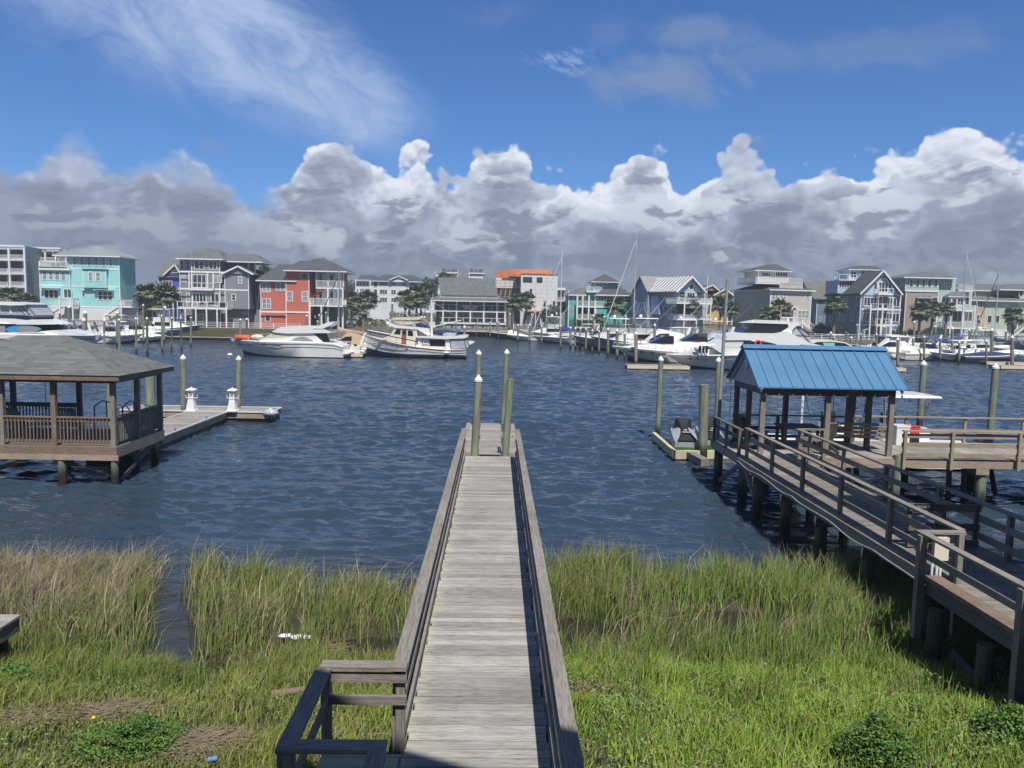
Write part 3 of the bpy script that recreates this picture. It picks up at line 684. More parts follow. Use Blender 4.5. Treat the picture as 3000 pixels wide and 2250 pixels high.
# straw wrack
def straw(name, cx, cy, rx, ry, hh, n, label):
    mb = MB()
    for _ in range(n):
        a = rnd.uniform(0, 6.28); r_ = math.sqrt(rnd.random()); x = cx + rx * r_ * math.cos(a); y = cy + ry * r_ * math.sin(a)
        z = gz(x, y) + 0.04 + hh * (1 - r_ * r_) * rnd.uniform(0.7, 1.1); th = rnd.gauss(0.2, 0.6); L = rnd.uniform(0.10, 0.26)
        d = Vector((math.cos(th), math.sin(th), rnd.uniform(-0.18, 0.18))) * L
        mb.beam(Vector((x, y, z)) - d, Vector((x, y, z)) + d, 0.007, 0.005)
    tag(mb.build(name, 'straw'), label, 'straw')
for px, py, rx, ry, hh, n, lab in ((610, 2205, 0.50, 0.36, 0.16, 900, 'mound of grey brown straw at the bottom edge left of the dock steps'), (360, 2095, 0.62, 0.26, 0.10, 600, 'low drift of brown straw above the dark green bush'),
      (115, 2100, 0.45, 0.45, 0.06, 350, 'thin patch of reddish brown straw at the left edge of the bank'), (1745, 2030, 0.40, 0.16, 0.10, 260, 'small tuft of flattened straw just right of the dock'), (2420, 1835, 0.7, 0.22, 0.18, 350, 'bent bundle of pale straw near the pool on the right'), (1010, 1930, 0.75, 0.25, 0.08, 300, 'tangle of dark bent stalks left of the dock railing')):
    q = at_g(px, py); straw('straw_heap', q.x, q.y, rx, ry, hh, n, lab)
# shrubs
def shrub(cx, cy, rx, ry, h, n, m, s, label):
    t_ = thing('shrub', label, 'shrub', (cx, cy, gz(cx, cy)))
    mb = MB()
    for _ in range(n):
        a = rnd.uniform(0, 6.28); r_ = rnd.random() ** 0.6 * (1.15 if rnd.random() < .25 else 0.9); zz = rnd.random() ** 0.7 * (0.55 + 0.75 * float(vnoise(a * 1.3 + r_ * 3, r_ * 4, 0.5, 19)))
        k = math.sqrt(max(0.05, 1 - min(1, zz * zz) * 0.9)); x = cx + rx * r_ * k * math.cos(a); y = cy + ry * r_ * k * math.sin(a)
        if vnoise(x * 3, y * 3 + zz * 3, 0.6, 31) < 0.28: continue
        leaf_mesh(mb, (x, y, gz(x, y) + h * zz * (0.75 + 0.4 * float(vnoise(x, y, 0.25, 9)))), s * rnd.uniform(0.7, 1.3))
    mb.build('foliage', m, t_)
    mb = MB()
    for _ in range(14):
        a = rnd.uniform(0, 6.28); r_ = rnd.uniform(0.1, 0.8)
        mb.cyl((cx, cy, gz(cx, cy) - 0.05), (cx + rx * r_ * math.cos(a), cy + ry * r_ * math.sin(a), gz(cx, cy) + h * 0.7), 0.010, 0.004, 5)
    mb.build('stem', 'bark', t_)
for px, py, rx, ry, h_, n, m_, s_, lab in ((400, 2200, 0.80, 0.50, 0.34, 9000, 'shrub_leaf', 0.020, 'dense dark green leafy bush at the bottom left of the bank'), (60, 2010, 0.55, 0.5, 0.32, 4000, 'shrub_leaf', 0.022, 'smaller green bush at the left edge of the bank'),
      (2560, 2235, 0.55, 0.45, 0.5, 7000, 'shrub_leaf', 0.024, 'bright green bush at the bottom right of the bank'), (2960, 2180, 0.5, 0.5, 0.5, 4500, 'shrub_leaf', 0.026, 'green bush cut off by the bottom right corner'), (2780, 1960, 0.65, 0.5, 0.45, 4500, 'bayberry_leaf', 0.026, 'pale leafed bush below the boardwalk on the right'), (2930, 2020, 0.55, 0.6, 0.45, 4200, 'bayberry_leaf', 0.026, 'pale leafed bush nearest the right edge under the boardwalk')):
    q = at_g(px, py); shrub(q.x, q.y, rx, ry, h_, n, m_, s_, lab)
# litter
def litter(name, px, py, label, cat, fn):
    p = at_g(px, py, 0.15); p.z -= 0.12; mb = MB(); m_ = fn(mb, p); tag(mb.build(name, m_), label, cat)
def l_plastic(mb, p):
    for i in range(7):
        a = rnd.uniform(-0.22, 0.22); mb.ellipsoid(p + Vector((a, rnd.uniform(-0.05, 0.05), 0.16)), 0.11, 0.06, 0.035, 7, 4)
    return 'white'
litter('plastic_bag', 868, 1872, 'crumpled white plastic scrap lying in the marsh grass', 'litter', l_plastic)
def l_board(mb, p): mb.beam(p + Vector((-0.22, 0, 0.10)), p + Vector((0.22, 0.09, 0.12)), 0.12, 0.03); return 'canvas_brown'
litter('board_scrap', 842, 2028, 'short reddish brown board lying on the wet grass', 'board', l_board)
def l_can(mb, p): mb.cyl(p + Vector((-0.04, 0, 0.16)), p + Vector((0.05, 0.03, 0.16)), 0.028, n=12); return 'skin_blue'
litter('drink_can', 620, 2236, 'small blue drink can beside the straw mound', 'can', l_can)
def l_bottle(mb, p):
    mb.cyl(p + Vector((-0.08, 0, 0.05)), p + Vector((0.06, 0.02, 0.06)), 0.036, n=10); mb.cyl(p + Vector((0.06, 0.02, 0.06)), p + Vector((0.13, 0.03, 0.065)), 0.03, 0.012, 10); return 'vinyl'
litter('plastic_bottle', 1122, 1932, 'clear bluish plastic bottle in the mud beside the dock railing', 'bottle', l_bottle)
def l_ball(mb, p): mb.ellipsoid(p + Vector((0, 0, 0.1)), 0.028, 0.028, 0.026, 8, 5); return 'yellow'
litter('yellow_ball', 274, 2098, 'little orange yellow ball on the straw at the left', 'ball', l_ball)

# ------------------------------------------------------------------ pilings
def piling(p, top, r, m='pile_green', cap=True, label='', group=None, low=-1.6, n=14, z_up=None):
    t_ = thing('piling', label, 'piling', (p.x, p.y, 0), 0, group); mb = MB()
    d = (top - p); zb = low; q = p + d * ((zb - p.z) / d.z)
    ctop = top - Vector((0, 0, 0.19 * r / 0.13)) if cap else top
    mb.cyl(q, ctop, r * 1.04, r, n); mb.build('post', m, t_, smooth=True)
    if cap:
        mb = MB(); mb.lathe(ctop, [(r * 1.09, -0.05 * r / 0.13), (r * 1.09, 0.02 * r / .13), (r * 1.0, 0.035 * r / .13), (0.01, 0.19 * r / 0.13)], n); mb.build('cap', 'white_cap', t_)
    return t_
def piling_px(tx, ty, bx, by, r, zb=0.0, **k):  # from the photo pixels of its top and its foot
    b = at_z(bx, by, zb); tp = at_y(tx, ty, b.y); return piling(b, tp, r, **k)
GP = 'mooring pilings'
piling_px(1402, 1097, 1390, 1335, 0.115, 1.6, label='capped green piling through the near left end of the main dock', group=GP)
piling_px(1496, 1110, 1480, 1336, 0.105, 1.6, cap=False, label='uncapped green piling through the near right end of the main dock', group=GP)
piling_px(1403, 1024, 1397, 1250, 0.125, 0.5, label='tall capped piling at the far left corner of the small floating dock', group=GP)
piling_px(1485, 1022, 1474, 1244, 0.125, 0.5, label='tall capped piling at the far right corner of the small floating dock', group=GP)
piling_px(536, 1038, 538, 1205, 0.135, 0.5, label='capped green piling beside the left power pedestal', group=GP)
piling_px(699, 1041, 698, 1222, 0.135, 0.0, label='capped green piling in front of the right power pedestal', group=GP)
p = at_z(442, 1285, 0); piling(p, p + Vector((0.02, 0, 3.3)), 0.21, cap=False, label='thick pale green piling behind the right side of the gazebo', group=GP)
p = at_z(324, 1290, 0); piling(p, p + Vector((0, 0, 3.2)), 0.11, cap=False, label='slim green piling behind the front corner of the gazebo', group=GP)
piling_px(1937, 1043, 1926, 1285, 0.12, 0.0, label='tall capped piling left of the water scooter float', group=GP)
piling_px(2063, 1127, 2058, 1345, 0.19, 0.0, cap=False, label='thick flat topped piling in front of the water scooters', group=GP)
piling_px(2106, 1045, 2100, 1290, 0.13, 0.0, label='capped piling between the water scooters and the pavilion', group=GP)
piling_px(2707, 1055, 2693, 1252, 0.155, 0.0, label='capped piling in the water behind the right end of the pavilion', group=GP)
piling_px(2918, 1063, 2898, 1300, 0.155, 0.0, label='capped piling with a rope behind the right hand pier rail', group=GP)
p = at_z(2487, 1290, 0); piling(p, p + Vector((0.03, 0, 3.1)), 0.15, cap=False, label='green piling behind the pavilion beside the blue topped boat', group=GP)
p = at_z(2292, 1300, 0); piling(p, p + Vector((0.02, 0, 3.2)), 0.10, cap=False, label='slim yellowish piling seen through the pavilion', group=GP)

# ------------------------------------------------------------------ plank decks and rails
def planks(mb, x0, x1, y0, y1, z, along='x', pitch=0.145, th=0.038, gap=0.008, jit=0.012):
    if along == 'x':
        y = y0
        while y < y1 - 0.02:
            w_ = min(pitch - gap, y1 - y); a = rnd.uniform(-jit, jit); b = rnd.uniform(-jit, jit); dz = rnd.uniform(-0.002, 0.002)
            mb.box(x0 + a, x1 + b, y, y + w_, z - th + dz, z + dz, ax=(1, 0, 0)); y += pitch
    else:
        x = x0
        while x < x1 - 0.02:
            w_ = min(pitch - gap, x1 - x); mb.box(x, x + w_, y0 + rnd.uniform(-jit, jit), y1 + rnd.uniform(-jit, jit), z - th, z, ax=(0, 1, 0)); x += pitch
def rail_run(t_, p, q, zt, posts, m='rail_wood', rails=(0.55, 0.22), zf=0.0, capw=0.14, side=1, pw=0.09, joints=2.4, rail_h=0.14, post_down=0.3, capt=0.04):
    """cap board, lower rails and posts from p to q (2D), zt = cap height, zf = deck height; side: +1 posts outside to the right of p->q"""
    p, q = Vector((*p, 0)), Vector((*q, 0)); L = (q - p).length; d = (q - p) / L; nrm = Vector((d.y, -d.x, 0)) * side
    n = max(1, round(L / joints)); 
    for k in range(n):
        mb = MB(); a = p + d * (L * k / n + 0.003); b = p + d * (L * (k + 1) / n - 0.003)
        zz = zt - capt / 2 + rnd.uniform(-0.004, 0.004)
        mb.beam(a + Vector((0, 0, zz)), b + Vector((0, 0, zz)), capw, capt); mb.build('rail_cap', m, t_)
    for hgt_ in rails:
        mb = MB()
        for k in range(n):
            a = p + d * (L * k / n + 0.003) - nrm * 0.03; b = p + d * (L * (k + 1) / n - 0.003) - nrm * 0.03
            zz = zf + hgt_
            mb.beam(a + Vector((0, 0, zz)), b + Vector((0, 0, zz)), 0.038, rail_h)
        mb.build('rail', m, t_)
    for s_ in posts:
        mb = MB(); c_ = p + d * s_ + nrm * (pw / 2 - 0.008)
        mb.beam(c_ + Vector((0, 0, zf - post_down)), c_ + Vector((0, 0, zt - capt - 0.001)), pw, pw, up=(0, 1, 0)); mb.build('post', m, t_)
def under_pile(t_, x, y, z1, r=0.13, m='pile_dark', name='support_pile'):
    mb = MB(); mb.cyl((x, y, -1.5), (x, y, z1), r, n=12); mb.build(name, m, t_, smooth=True)

# main dock
DZ = 1.6
dock = thing('dock', 'long weathered grey plank dock running straight out over the marsh grass to the water', 'dock', (0, 8, 0))
mb = MB(); planks(mb, -0.925, 0.53, 3.2, 22.97, DZ, pitch=0.150, gap=0.012, jit=0.02); mb.build('deck', 'deck_wood', dock)
for x in (-0.80, -0.2, 0.42):
    mb = MB(); mb.box(x - 0.02, x + 0.02, 3.2, 22.9, DZ - 0.26, DZ - 0.04); mb.build('joist', 'dark_wood', dock)
for x, pr in ((-0.945, 1), (0.55, 1)):
    mb = MB(); mb.box(x - 0.018, x + 0.018, 3.2, 22.95, DZ - 0.24, DZ - 0.005); mb.build('rim_board', 'old_wood', dock)
rail_run(dock, (-0.965, 7.55), (-0.965, 22.6), 2.5, [0.05 + 1.86 * k for k in range(9)], side=-1, zf=DZ, capw=0.15, rails=(0.55, 0.20), rail_h=0.09)
rail_run(dock, (0.590, 3.2), (0.590, 22.6), 2.5, [1.0 + 1.86 * k for k in range(10)] + [19.3], side=1, zf=DZ, rails=(0.55, 0.20), rail_h=0.09)
for y in (9.6, 12.3, 15, 17.7, 20.4, 22.8):
    for x in (-0.86, 0.45): under_pile(dock, x, y, DZ - 0.27, 0.11)
    mb = MB(); mb.box(-1.0, 0.6, y - 0.16, y - 0.12, DZ - 0.46, DZ - 0.27); mb.build('cross_beam', 'dark_wood', dock)
# landing with its boxed railing, lower left
mb = MB(); planks(mb, -1.72, -0.95, 3.2, 7.45, DZ, pitch=0.150); mb.build('landing_deck', 'deck_wood', dock)
rail_run(dock, (-0.895, 7.50), (-1.74, 7.50), 2.5, [0.07, 0.80], side=1, zf=DZ, rails=(0.55, 0.78), rail_h=0.09, capw=0.15, post_down=0.9, joints=3)
rail_run(dock, (-1.70, 7.42), (-1.70, 6.08), 2.5, [1.27], side=1, zf=DZ, rails=(0.55,), rail_h=0.09, capw=0.15, post_down=0.9, joints=3)
rail_run(dock, (-1.775, 6.10), (-0.90, 6.10), 2.5, [0.1, 0.80], side=1, zf=DZ, rails=(0.55, 0.20), rail_h=0.09, capw=0.15, post_down=0.9, joints=3)
rail_run(dock, (-0.965, 6.02), (-0.965, 3.2), 2.5, [1.2, 2.6], side=1, zf=DZ, rails=(0.55, 0.20), rail_h=0.09, capw=0.15, joints=3)
mb = MB(); mb.beam((-1.66, 7.36, DZ - 0.6), (-1.30, 6.2, DZ + 0.55), 0.05, 0.10); mb.build('brace', 'rail_wood', dock)
# gangway and small floating dock at its end
gw = thing('gangway', 'narrow aluminium gangway sloping from the main dock down to the small float', 'gangway', (-0.3, 23.0, 1.6))
mb = MB(); n = 46
for k in range(n):
    a = k / n; y = 22.98 + 6.6 * a; z = 1.63 - 0.98 * a; mb.box(-0.60, 0.16, y, y + 0.13, z - 0.03, z)
mb.build('tread', 'dock_wood', gw)
for x in (-0.64, 0.20):
    mb = MB()
    for h in (0.0, 0.45, 0.92): mb.cyl((x, 23.0, 1.65 + h), (x, 29.6, 0.67 + h), 0.028, n=8)
    for k in range(6):
        a = k / 5; y = 23.0 + 6.6 * a; z = 1.65 - 0.98 * a; mb.cyl((x, y, z), (x, y, z + 0.92), 0.022, n=6)
    mb.build('handrail', 'alum', gw, smooth=True)
def float_dock(name, x0, x1, y0, y1, label, z=0.5, along='x', edge='white', cleats=(), extra=None):
    t_ = thing('floating_dock', label, 'floating dock', ((x0 + x1) / 2, (y0 + y1) / 2, 0))
    for (a, b, c_, d) in [(x0, x1, y0, y1)] + (extra or []):
        mb = MB(); planks(mb, a + 0.03, b - 0.03, c_ + 0.03, d - 0.03, z, along); mb.build('deck', 'dock_wood', t_)
        mb = MB(); mb.box(a, b, c_, c_ + 0.05, z - 0.34, z - 0.02); mb.box(a, b, d - 0.05, d, z - 0.34, z - 0.02); mb.box(a, a + 0.05, c_ + 0.052, d - 0.052, z - 0.34, z - 0.02); mb.box(b - 0.05, b, c_ + 0.052, d - 0.052, z - 0.34, z - 0.02)
        mb.build('frame', 'tan_wood', t_)
        mb = MB(); mb.box(a + 0.06, b - 0.06, c_ + 0.06, d - 0.06, -0.25, z - 0.10); mb.build('float', 'black', t_)
        if edge:
            for (p_, q_) in (((a - 0.02, c_ - 0.02), (b + 0.02, c_ - 0.02)), ((a - 0.02, d + 0.02), (b + 0.02, d + 0.02)), ((a - 0.02, c_), (a - 0.02, d)), ((b + 0.02, c_), (b + 0.02, d))):
                mb = MB(); mb.beam((*p_, z - 0.005), (*q_, z - 0.005), 0.05, 0.055); mb.build('edge_strip', edge, t_)
    for x, y in cleats:
        mb = MB(); mb.beam((x, y - 0.13, z + 0.07), (x, y + 0.13, z + 0.07), 0.03, 0.025); mb.box(x - 0.02, x + 0.02, y - 0.05, y + 0.05, z, z + 0.06); mb.build('cleat', 'pole_grey', t_)
    return t_
float_dock('f', -1.35, 0.95, 29.2, 36.9, 'small plank float beyond the end of the main dock between the pilings', cleats=((-1.2, 31), (-1.2, 35), (0.8, 33)), edge=None)
FD = float_dock('f', -15.5, -13.6, 28.9, 39.0, 'T shaped floating dock with white edging beside the gazebo', z=0.55, along='x',
           cleats=((-13.75, 33), (-13.75, 36.6), (-15.3, 35)), extra=[(-19.0, -11.4, 39.06, 40.9)])
b = at_z(762, 1217, 0.2)
t_ = thing('dock_bumper', 'round dirty white corner bumper hanging on the end of the floating dock', 'bumper', (-11.45, 39.2, 0.45))
mb = MB(); mb.ellipsoid((-11.45, 39.15, 0.50), 0.42, 0.30, 0.20, 14, 8); mb.build('float_body', 'vinyl', t_, smooth=True)
mb = MB(); mb.ellipsoid((-11.45, 39.15, 0.66), 0.12, 0.10, 0.07, 10, 5); mb.build('knob', 'white', t_, smooth=True)
def pedestal(px, py, label):
    b = at_z(px, py, 0.55); t_ = thing('power_pedestal', label, 'power pedestal', (b.x, b.y, 0.55), 0, 'white dock power pedestals')
    def sq(w_, z): return [b + Vector((sx * w_, sy * w_, z)) for sx, sy in ((-1, -1), (1, -1), (1, 1), (-1, 1))]
    mb = MB(); mb.loft([sq(0.26, 0), sq(0.26, 0.06), sq(0.21, 0.09), sq(0.13, 0.62), sq(0.155, 0.66), sq(0.155, 0.70)]); mb.build('base', 'white', t_)
    mb = MB(); mb.loft([sq(0.125, 0.701), sq(0.125, 1.06)]); mb.build('housing', 'white', t_)
    mb = MB(); mb.box(b.x - 0.07, b.x + 0.07, b.y - 0.137, b.y - 0.1252, 0.55 + 0.78, 0.55 + 0.95); mb.build('outlet', 'grey_plastic', t_)
    mb = MB(); mb.loft([sq(0.22, 1.061), sq(0.22, 1.09), sq(0.10, 1.17)]); mb.cyl(b + Vector((0, 0, 1.17)), b + Vector((0, 0, 1.24)), 0.04, 0.02, 8); mb.build('roof', 'white', t_)
    for s_ in (-1, 1):
        mb = MB(); mb.tube([b + Vector((s_ * 0.15, 0, 0.68)), b + Vector((s_ * 0.28, 0, 0.66)), b + Vector((s_ * 0.28, 0, 0.78)), b + Vector((s_ * 0.30, 0, 0.82))], 0.018, 6); mb.build('hose_hook', 'white', t_)
pedestal(562, 1204, 'white lighthouse shaped power pedestal left of the other on the floating dock')
pedestal(682, 1205, 'white lighthouse shaped power pedestal nearest the outer finger of the floating dock')
mb = MB(); mb.box(-11.5, -7.52, 9.5, 12.0, 0.93, 1.0); sd_ = thing('side_deck', 'corner of a low grey plank platform at the left edge of the marsh', 'platform', (-9, 11, 0))
mb = MB(); planks(mb, -11.5, -7.5, 9.0, 12.0, 1.0, 'x'); mb.build('deck', 'dock_wood', sd_)
mb = MB(); mb.box(-7.56, -7.52, 9.0, 11.98, 0.74, 0.957); mb.box(-11.5, -7.57, 11.90, 11.94, 0.74, 0.957); mb.build('rim_board', 'dark_wood', sd_)
for x, y in ((-7.7, 11.8), (-7.7, 9.6), (-10.5, 11.8)): under_pile(sd_, x, y, 0.95, 0.09)

# ------------------------------------------------------------------ gazebo
gz_t = thing('gazebo', 'brown timber gazebo on pilings with a grey shingle hip roof over the water', 'gazebo', (-15, 27, 0))
GX0, GX1, GY0, GY1, GZ = -18.9, -12.35, 25.0, 28.6, 1.28
def hip_roof(mb, x0, x1, y0, y1, ze, zr, inset, m=0, th=0.0):
    ym = (y0 + y1) / 2; r0, r1 = (x0 + inset, ym, zr), (x1 - inset, ym, zr)
    A, B, C_, D = (x0, y0, ze), (x1, y0, ze), (x1, y1, ze), (x0, y1, ze)
    mb.face([A, B, r1, r0], m); mb.face([B, C_, r1], m); mb.face([C_, D, r0, r1], m); mb.face([D, A, r0], m)
    if th:
        mb.face([D, C_, B, A], m)
RX0, RX1, RY0, RY1 = -19.2, -12.0, 24.65, 28.95
mb = MB(); hip_roof(mb, RX0, RX1, RY0, RY1, 3.64, 4.78, 2.75, th=1); mb.build('roof', 'shingle', gz_t)
mb = MB()
for dx0, dx1, dy0, dy1 in ((RX0 + 0.03, RX1 - 0.03, RY0 + 0.03, RY0 + 0.07), (RX0 + 0.03, RX1 - 0.03, RY1 - 0.07, RY1 - 0.03), (RX0 + 0.03, RX0 + 0.07, RY0 + 0.072, RY1 - 0.072), (RX1 - 0.07, RX1 - 0.03, RY0 + 0.072, RY1 - 0.072)):
    mb.box(dx0, dx1, dy0, dy1, 3.47, 3.636)
mb.build('fascia', 'brown_wood', gz_t)
mb = MB()
for dx0, dx1, dy0, dy1 in ((GX0, GX1, GY0, GY0 + 0.09), (GX0, GX1, GY1 - 0.09, GY1), (GX0, GX0 + 0.09, GY0 + 0.092, GY1 - 0.092), (GX1 - 0.09, GX1, GY0 + 0.092, GY1 - 0.092)):
    mb.box(dx0, dx1, dy0, dy1, 3.36, 3.6)
mb.build('beam', 'dark_wood', gz_t)
mb = MB(); planks(mb, GX0 + 0.02, GX1 - 0.02, GY0 + 0.02, GY1 - 0.02, GZ, 'x', jit=0); mb.build('floor', 'old_wood', gz_t)
px_posts = [at_y(8, 1250, GY0 + 0.07).x, at_y(161, 1250, GY0 + 0.07).x, GX1 - 0.07]
front = [(GX0 + 0.07, GY0 + 0.07)] + [(x, GY0 + 0.07) for x in px_posts]
side = [(GX1 - 0.07, 26.75), (GX1 - 0.07, GY1 - 0.07)]
back = [(at_y(42, 1150, GY1).x, GY1 - 0.07), (at_y(235, 1150, GY1).x, GY1 - 0.07), (GX0 + 0.07, GY1 - 0.07)]
for i, (x, y) in enumerate(front + side + back):
    mb = MB(); w_ = 0.075; z0 = 0.75 if (x, y) in front + side else GZ
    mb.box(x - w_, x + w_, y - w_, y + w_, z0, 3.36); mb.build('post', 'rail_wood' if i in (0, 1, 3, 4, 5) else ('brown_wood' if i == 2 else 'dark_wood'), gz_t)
def balusters(t_, p, q, z0, z1, step=0.115, m='brown_wood', w_=0.035):
    p, q = Vector((*p, 0)), Vector((*q, 0)); L = (q - p).length; d = (q - p) / L
    mb = MB(); mb.beam(p + Vector((0, 0, z1 - 0.02)), q + Vector((0, 0, z1 - 0.02)), 0.14, 0.04); mb.build('rail_cap', m, t_)
    mb = MB(); mb.beam(p + Vector((0, 0, z1 - 0.10)), q + Vector((0, 0, z1 - 0.10)), 0.04, 0.115); mb.build('top_rail', m, t_)
    mb = MB(); mb.beam(p + Vector((0, 0, z0 + 0.05)), q + Vector((0, 0, z0 + 0.05)), 0.04, 0.10); mb.build('bottom_rail', m, t_)
    mb = MB(); n = int(L / step); o_ = Vector((d.y, -d.x, 0)) * 0.038
    for k in range(1, n):
        c_ = p + d * (L * k / n) + o_; mb.beam(c_ + Vector((0, 0, z0 + 0.02)), c_ + Vector((0, 0, z1 - 0.06)), w_, w_, up=(0, 1, 0))
    mb.build('baluster_panel', m, t_)
fx = [p_[0] for p_ in front]
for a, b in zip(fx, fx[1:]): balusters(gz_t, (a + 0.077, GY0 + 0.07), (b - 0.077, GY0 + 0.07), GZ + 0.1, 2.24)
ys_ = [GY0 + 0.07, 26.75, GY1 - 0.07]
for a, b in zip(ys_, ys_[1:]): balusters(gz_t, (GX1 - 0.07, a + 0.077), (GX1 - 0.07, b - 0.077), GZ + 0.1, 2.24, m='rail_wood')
bx = sorted(p_[0] for p_ in back)
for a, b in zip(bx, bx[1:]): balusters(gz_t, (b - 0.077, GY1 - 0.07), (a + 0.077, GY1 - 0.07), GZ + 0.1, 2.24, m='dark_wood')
mb = MB(); mb.box(GX0, GX1 + 0.05, GY0 - 0.05, GY0 - 0.01, 1.03, 1.275); mb.build('rim_board', 'brown_wood', gz_t)
mb = MB(); mb.box(GX0, GX1 + 0.12, GY0 - 0.10, GY0 - 0.053, 0.84, 1.02); mb.build('rim_board', 'tan_wood', gz_t)
mb = MB(); mb.box(GX1 + 0.005, GX1 + 0.045, GY0, GY1, 0.92, 1.275); mb.build('rim_board', 'rail_wood', gz_t)
mb = MB()
for y in (25.6, 26.6, 27.6): mb.box(GX0 + 0.1, GX1 - 0.1, y, y + 0.05, 0.98, 1.235)
mb.build('joist', 'dark_wood', gz_t)
for x, y, r_ in ((at_z(169, 1425).x, 25.05, 0.13), (at_z(330, 1425).x, 25.05, 0.12), (-16.9, 25.05, 0.13), (-12.55, 26.8, 0.13), (-12.55, 28.3, 0.13), (-15.6, 28.2, 0.13), (-18.5, 28.2, 0.13)):
    mb = MB(); mb.cyl((x, y, -1.5), (x, y, 0.835), r_, n=14); mb.build('support_pile', 'pile_green', gz_t, smooth=True)
for a, b in (((-16.9, 25.4, 0.25), (-15.2, 25.4, 0.85)), ((-14.6, 25.5, 0.8), (-12.9, 25.5, 0.1)), ((-13.9, 28.1, 0.1), (-13.0, 28.1, 0.9)), ((-12.5, 28.0, 0.85), (-12.5, 25.6, 0.05)), ((-16.0, 28.1, 0.1), (-15.1, 28.1, 0.9))):
    mb = MB(); mb.beam(a, b, 0.05, 0.16); mb.build('brace', 'dark_wood', gz_t)
mb = MB(); mb.box(-15.4, -12.9, 28.25, 28.4, GZ + 0.42, GZ + 0.47); mb.box(-15.4, -12.9, 28.0, 28.15, GZ + 0.42, GZ + 0.47); mb.build('bench_seat', 'dark_wood', gz_t)
mat('chair_green', (0.035, 0.12, 0.115), 0.55, var=0.1)
def rocking_chair(loc, rz, label):
    t_ = thing('rocking_chair', label, 'chair', loc, rz, 'green rocking chairs in the gazebo'); B = lambda mb, n_, m_='chair_green': mb.build(n_, m_, t_, world=False)
    mb = MB()
    for k in range(7): x = -0.27 + 0.09 * k; mb.beam((x, 0.28, 0.45), (x * 1.05, 0.55, 1.12 - 0.015 * abs(k - 3)), 0.07, 0.02, up=(0, 1, 0))
    mb.beam((-0.31, 0.56, 1.08), (0.31, 0.56, 1.08), 0.03, 0.08); B(mb, 'backrest')
    mb = MB()
    for k in range(5): mb.box(-0.29, 0.29, -0.25 + 0.105 * k, -0.16 + 0.105 * k, 0.42, 0.44)
    B(mb, 'seat')
    for s_ in (-1, 1):
        mb = MB(); mb.box(s_ * 0.34 - 0.045, s_ * 0.34 + 0.045, -0.3, 0.36, 0.66, 0.685); B(mb, 'armrest')
        mb = MB(); mb.box(s_ * 0.31 - 0.02, s_ * 0.31 + 0.02, -0.27, -0.22, 0.05, 0.66); B(mb, 'leg')
        mb = MB(); mb.box(s_ * 0.31 - 0.02, s_ * 0.31 + 0.02, 0.24, 0.29, 0.05, 0.66); B(mb, 'leg')
        mb = MB(); mb.tube([(s_ * 0.31, y, 0.02 + 0.12 * (y - 0.05) ** 2) for y in (-0.45, -0.25, -0.05, 0.15, 0.35, 0.55, 0.7)], 0.018, 6); B(mb, 'rocker')
rocking_chair((at_y(75, 1200, 26.6).x, 26.4, GZ), R(170), 'dark green rocking chair turned sideways at the left of the gazebo')
rocking_chair((at_y(215, 1200, 26.6).x, 26.5, GZ), R(184), 'dark green rocking chair with its slatted back to the front rail')
t_ = thing('hanging_cord', 'thin black cord hanging from the gazebo roof above the chairs', 'cord', (at_y(133, 1150, 27).x, 27, 3.3)); x = t_.location.x
mb = MB(); mb.cyl((x, 27, 3.36), (x, 27, 2.32), 0.010, n=5); mb.tube([(x, 27, 2.32), (x - 0.05, 27, 2.22), (x, 27, 2.18), (x + 0.05, 27, 2.22), (x, 27, 2.32)], 0.012, 5); mb.build('cord', 'black', t_)
gg = thing('gangway', 'grey metal gangway with bent handrails between the gazebo and the floating dock', 'gangway', (-14.5, 29.5, 1))
mb = MB(); mb.prism([(-14.9, 28.62, 1.25), (-13.9, 28.62, 1.25), (-13.9, 31.6, 0.62), (-14.9, 31.6, 0.62)], (0, 0, -0.06)); mb.build('tread', 'dock_wood', gg)
for x in (-14.92, -13.88):
    mb = MB(); mb.tube([(x, 28.7, 1.25), (x, 28.7, 2.1), (x, 29.3, 2.25), (x, 31.2, 1.80), (x, 31.6, 1.45), (x, 31.6, 0.62)], 0.03, 7); mb.tube([(x, 29.6, 1.1), (x, 29.6, 2.2)], 0.025, 6); mb.tube([(x, 28.7, 1.65), (x, 31.6, 1.0)], 0.02, 6); mb.build('handrail', 'pole_grey', gg, smooth=True)

# ------------------------------------------------------------------ pavilion, boardwalk and pier on the right
pv = thing('pavilion', 'timber pavilion with a bright blue ribbed metal roof and grey gable over the water', 'pavilion', (10.1, 25.5, 0))
VX0, VX1, VY0, VY1 = 8.10, 12.35, 24.0, 26.75; ZE, ZR = 3.78, 4.95; YM = (VY0 + VY1) / 2
ex0, ex1, ey0, ey1 = VX0 - 0.22, VX1 + 0.25, VY0 - 0.28, VY1 + 0.28
for nm, ya in (('roof_panel', ey0), ('roof_panel', ey1)):
    mb = MB(); s_ = 1 if ya < YM else -1
    prof_ = [(ex0, ya, ZE), (ex1, ya, ZE), (ex1, YM + s_ * 0.0, ZR), (ex0, YM, ZR)]
    if s_ < 0: prof_ = prof_[::-1]
    mb.prism([Vector(q) for q in prof_], (0, 0, -0.04))
    nr = 13
    for k in range(nr + 1):
        x = ex0 + 0.02 + (ex1 - ex0 - 0.04) * k / nr
        mb.beam((x, ya, ZE + 0.012), (x, YM, ZR + 0.012), 0.028, 0.032)
    mb.build(nm, 'roof_blue', pv)
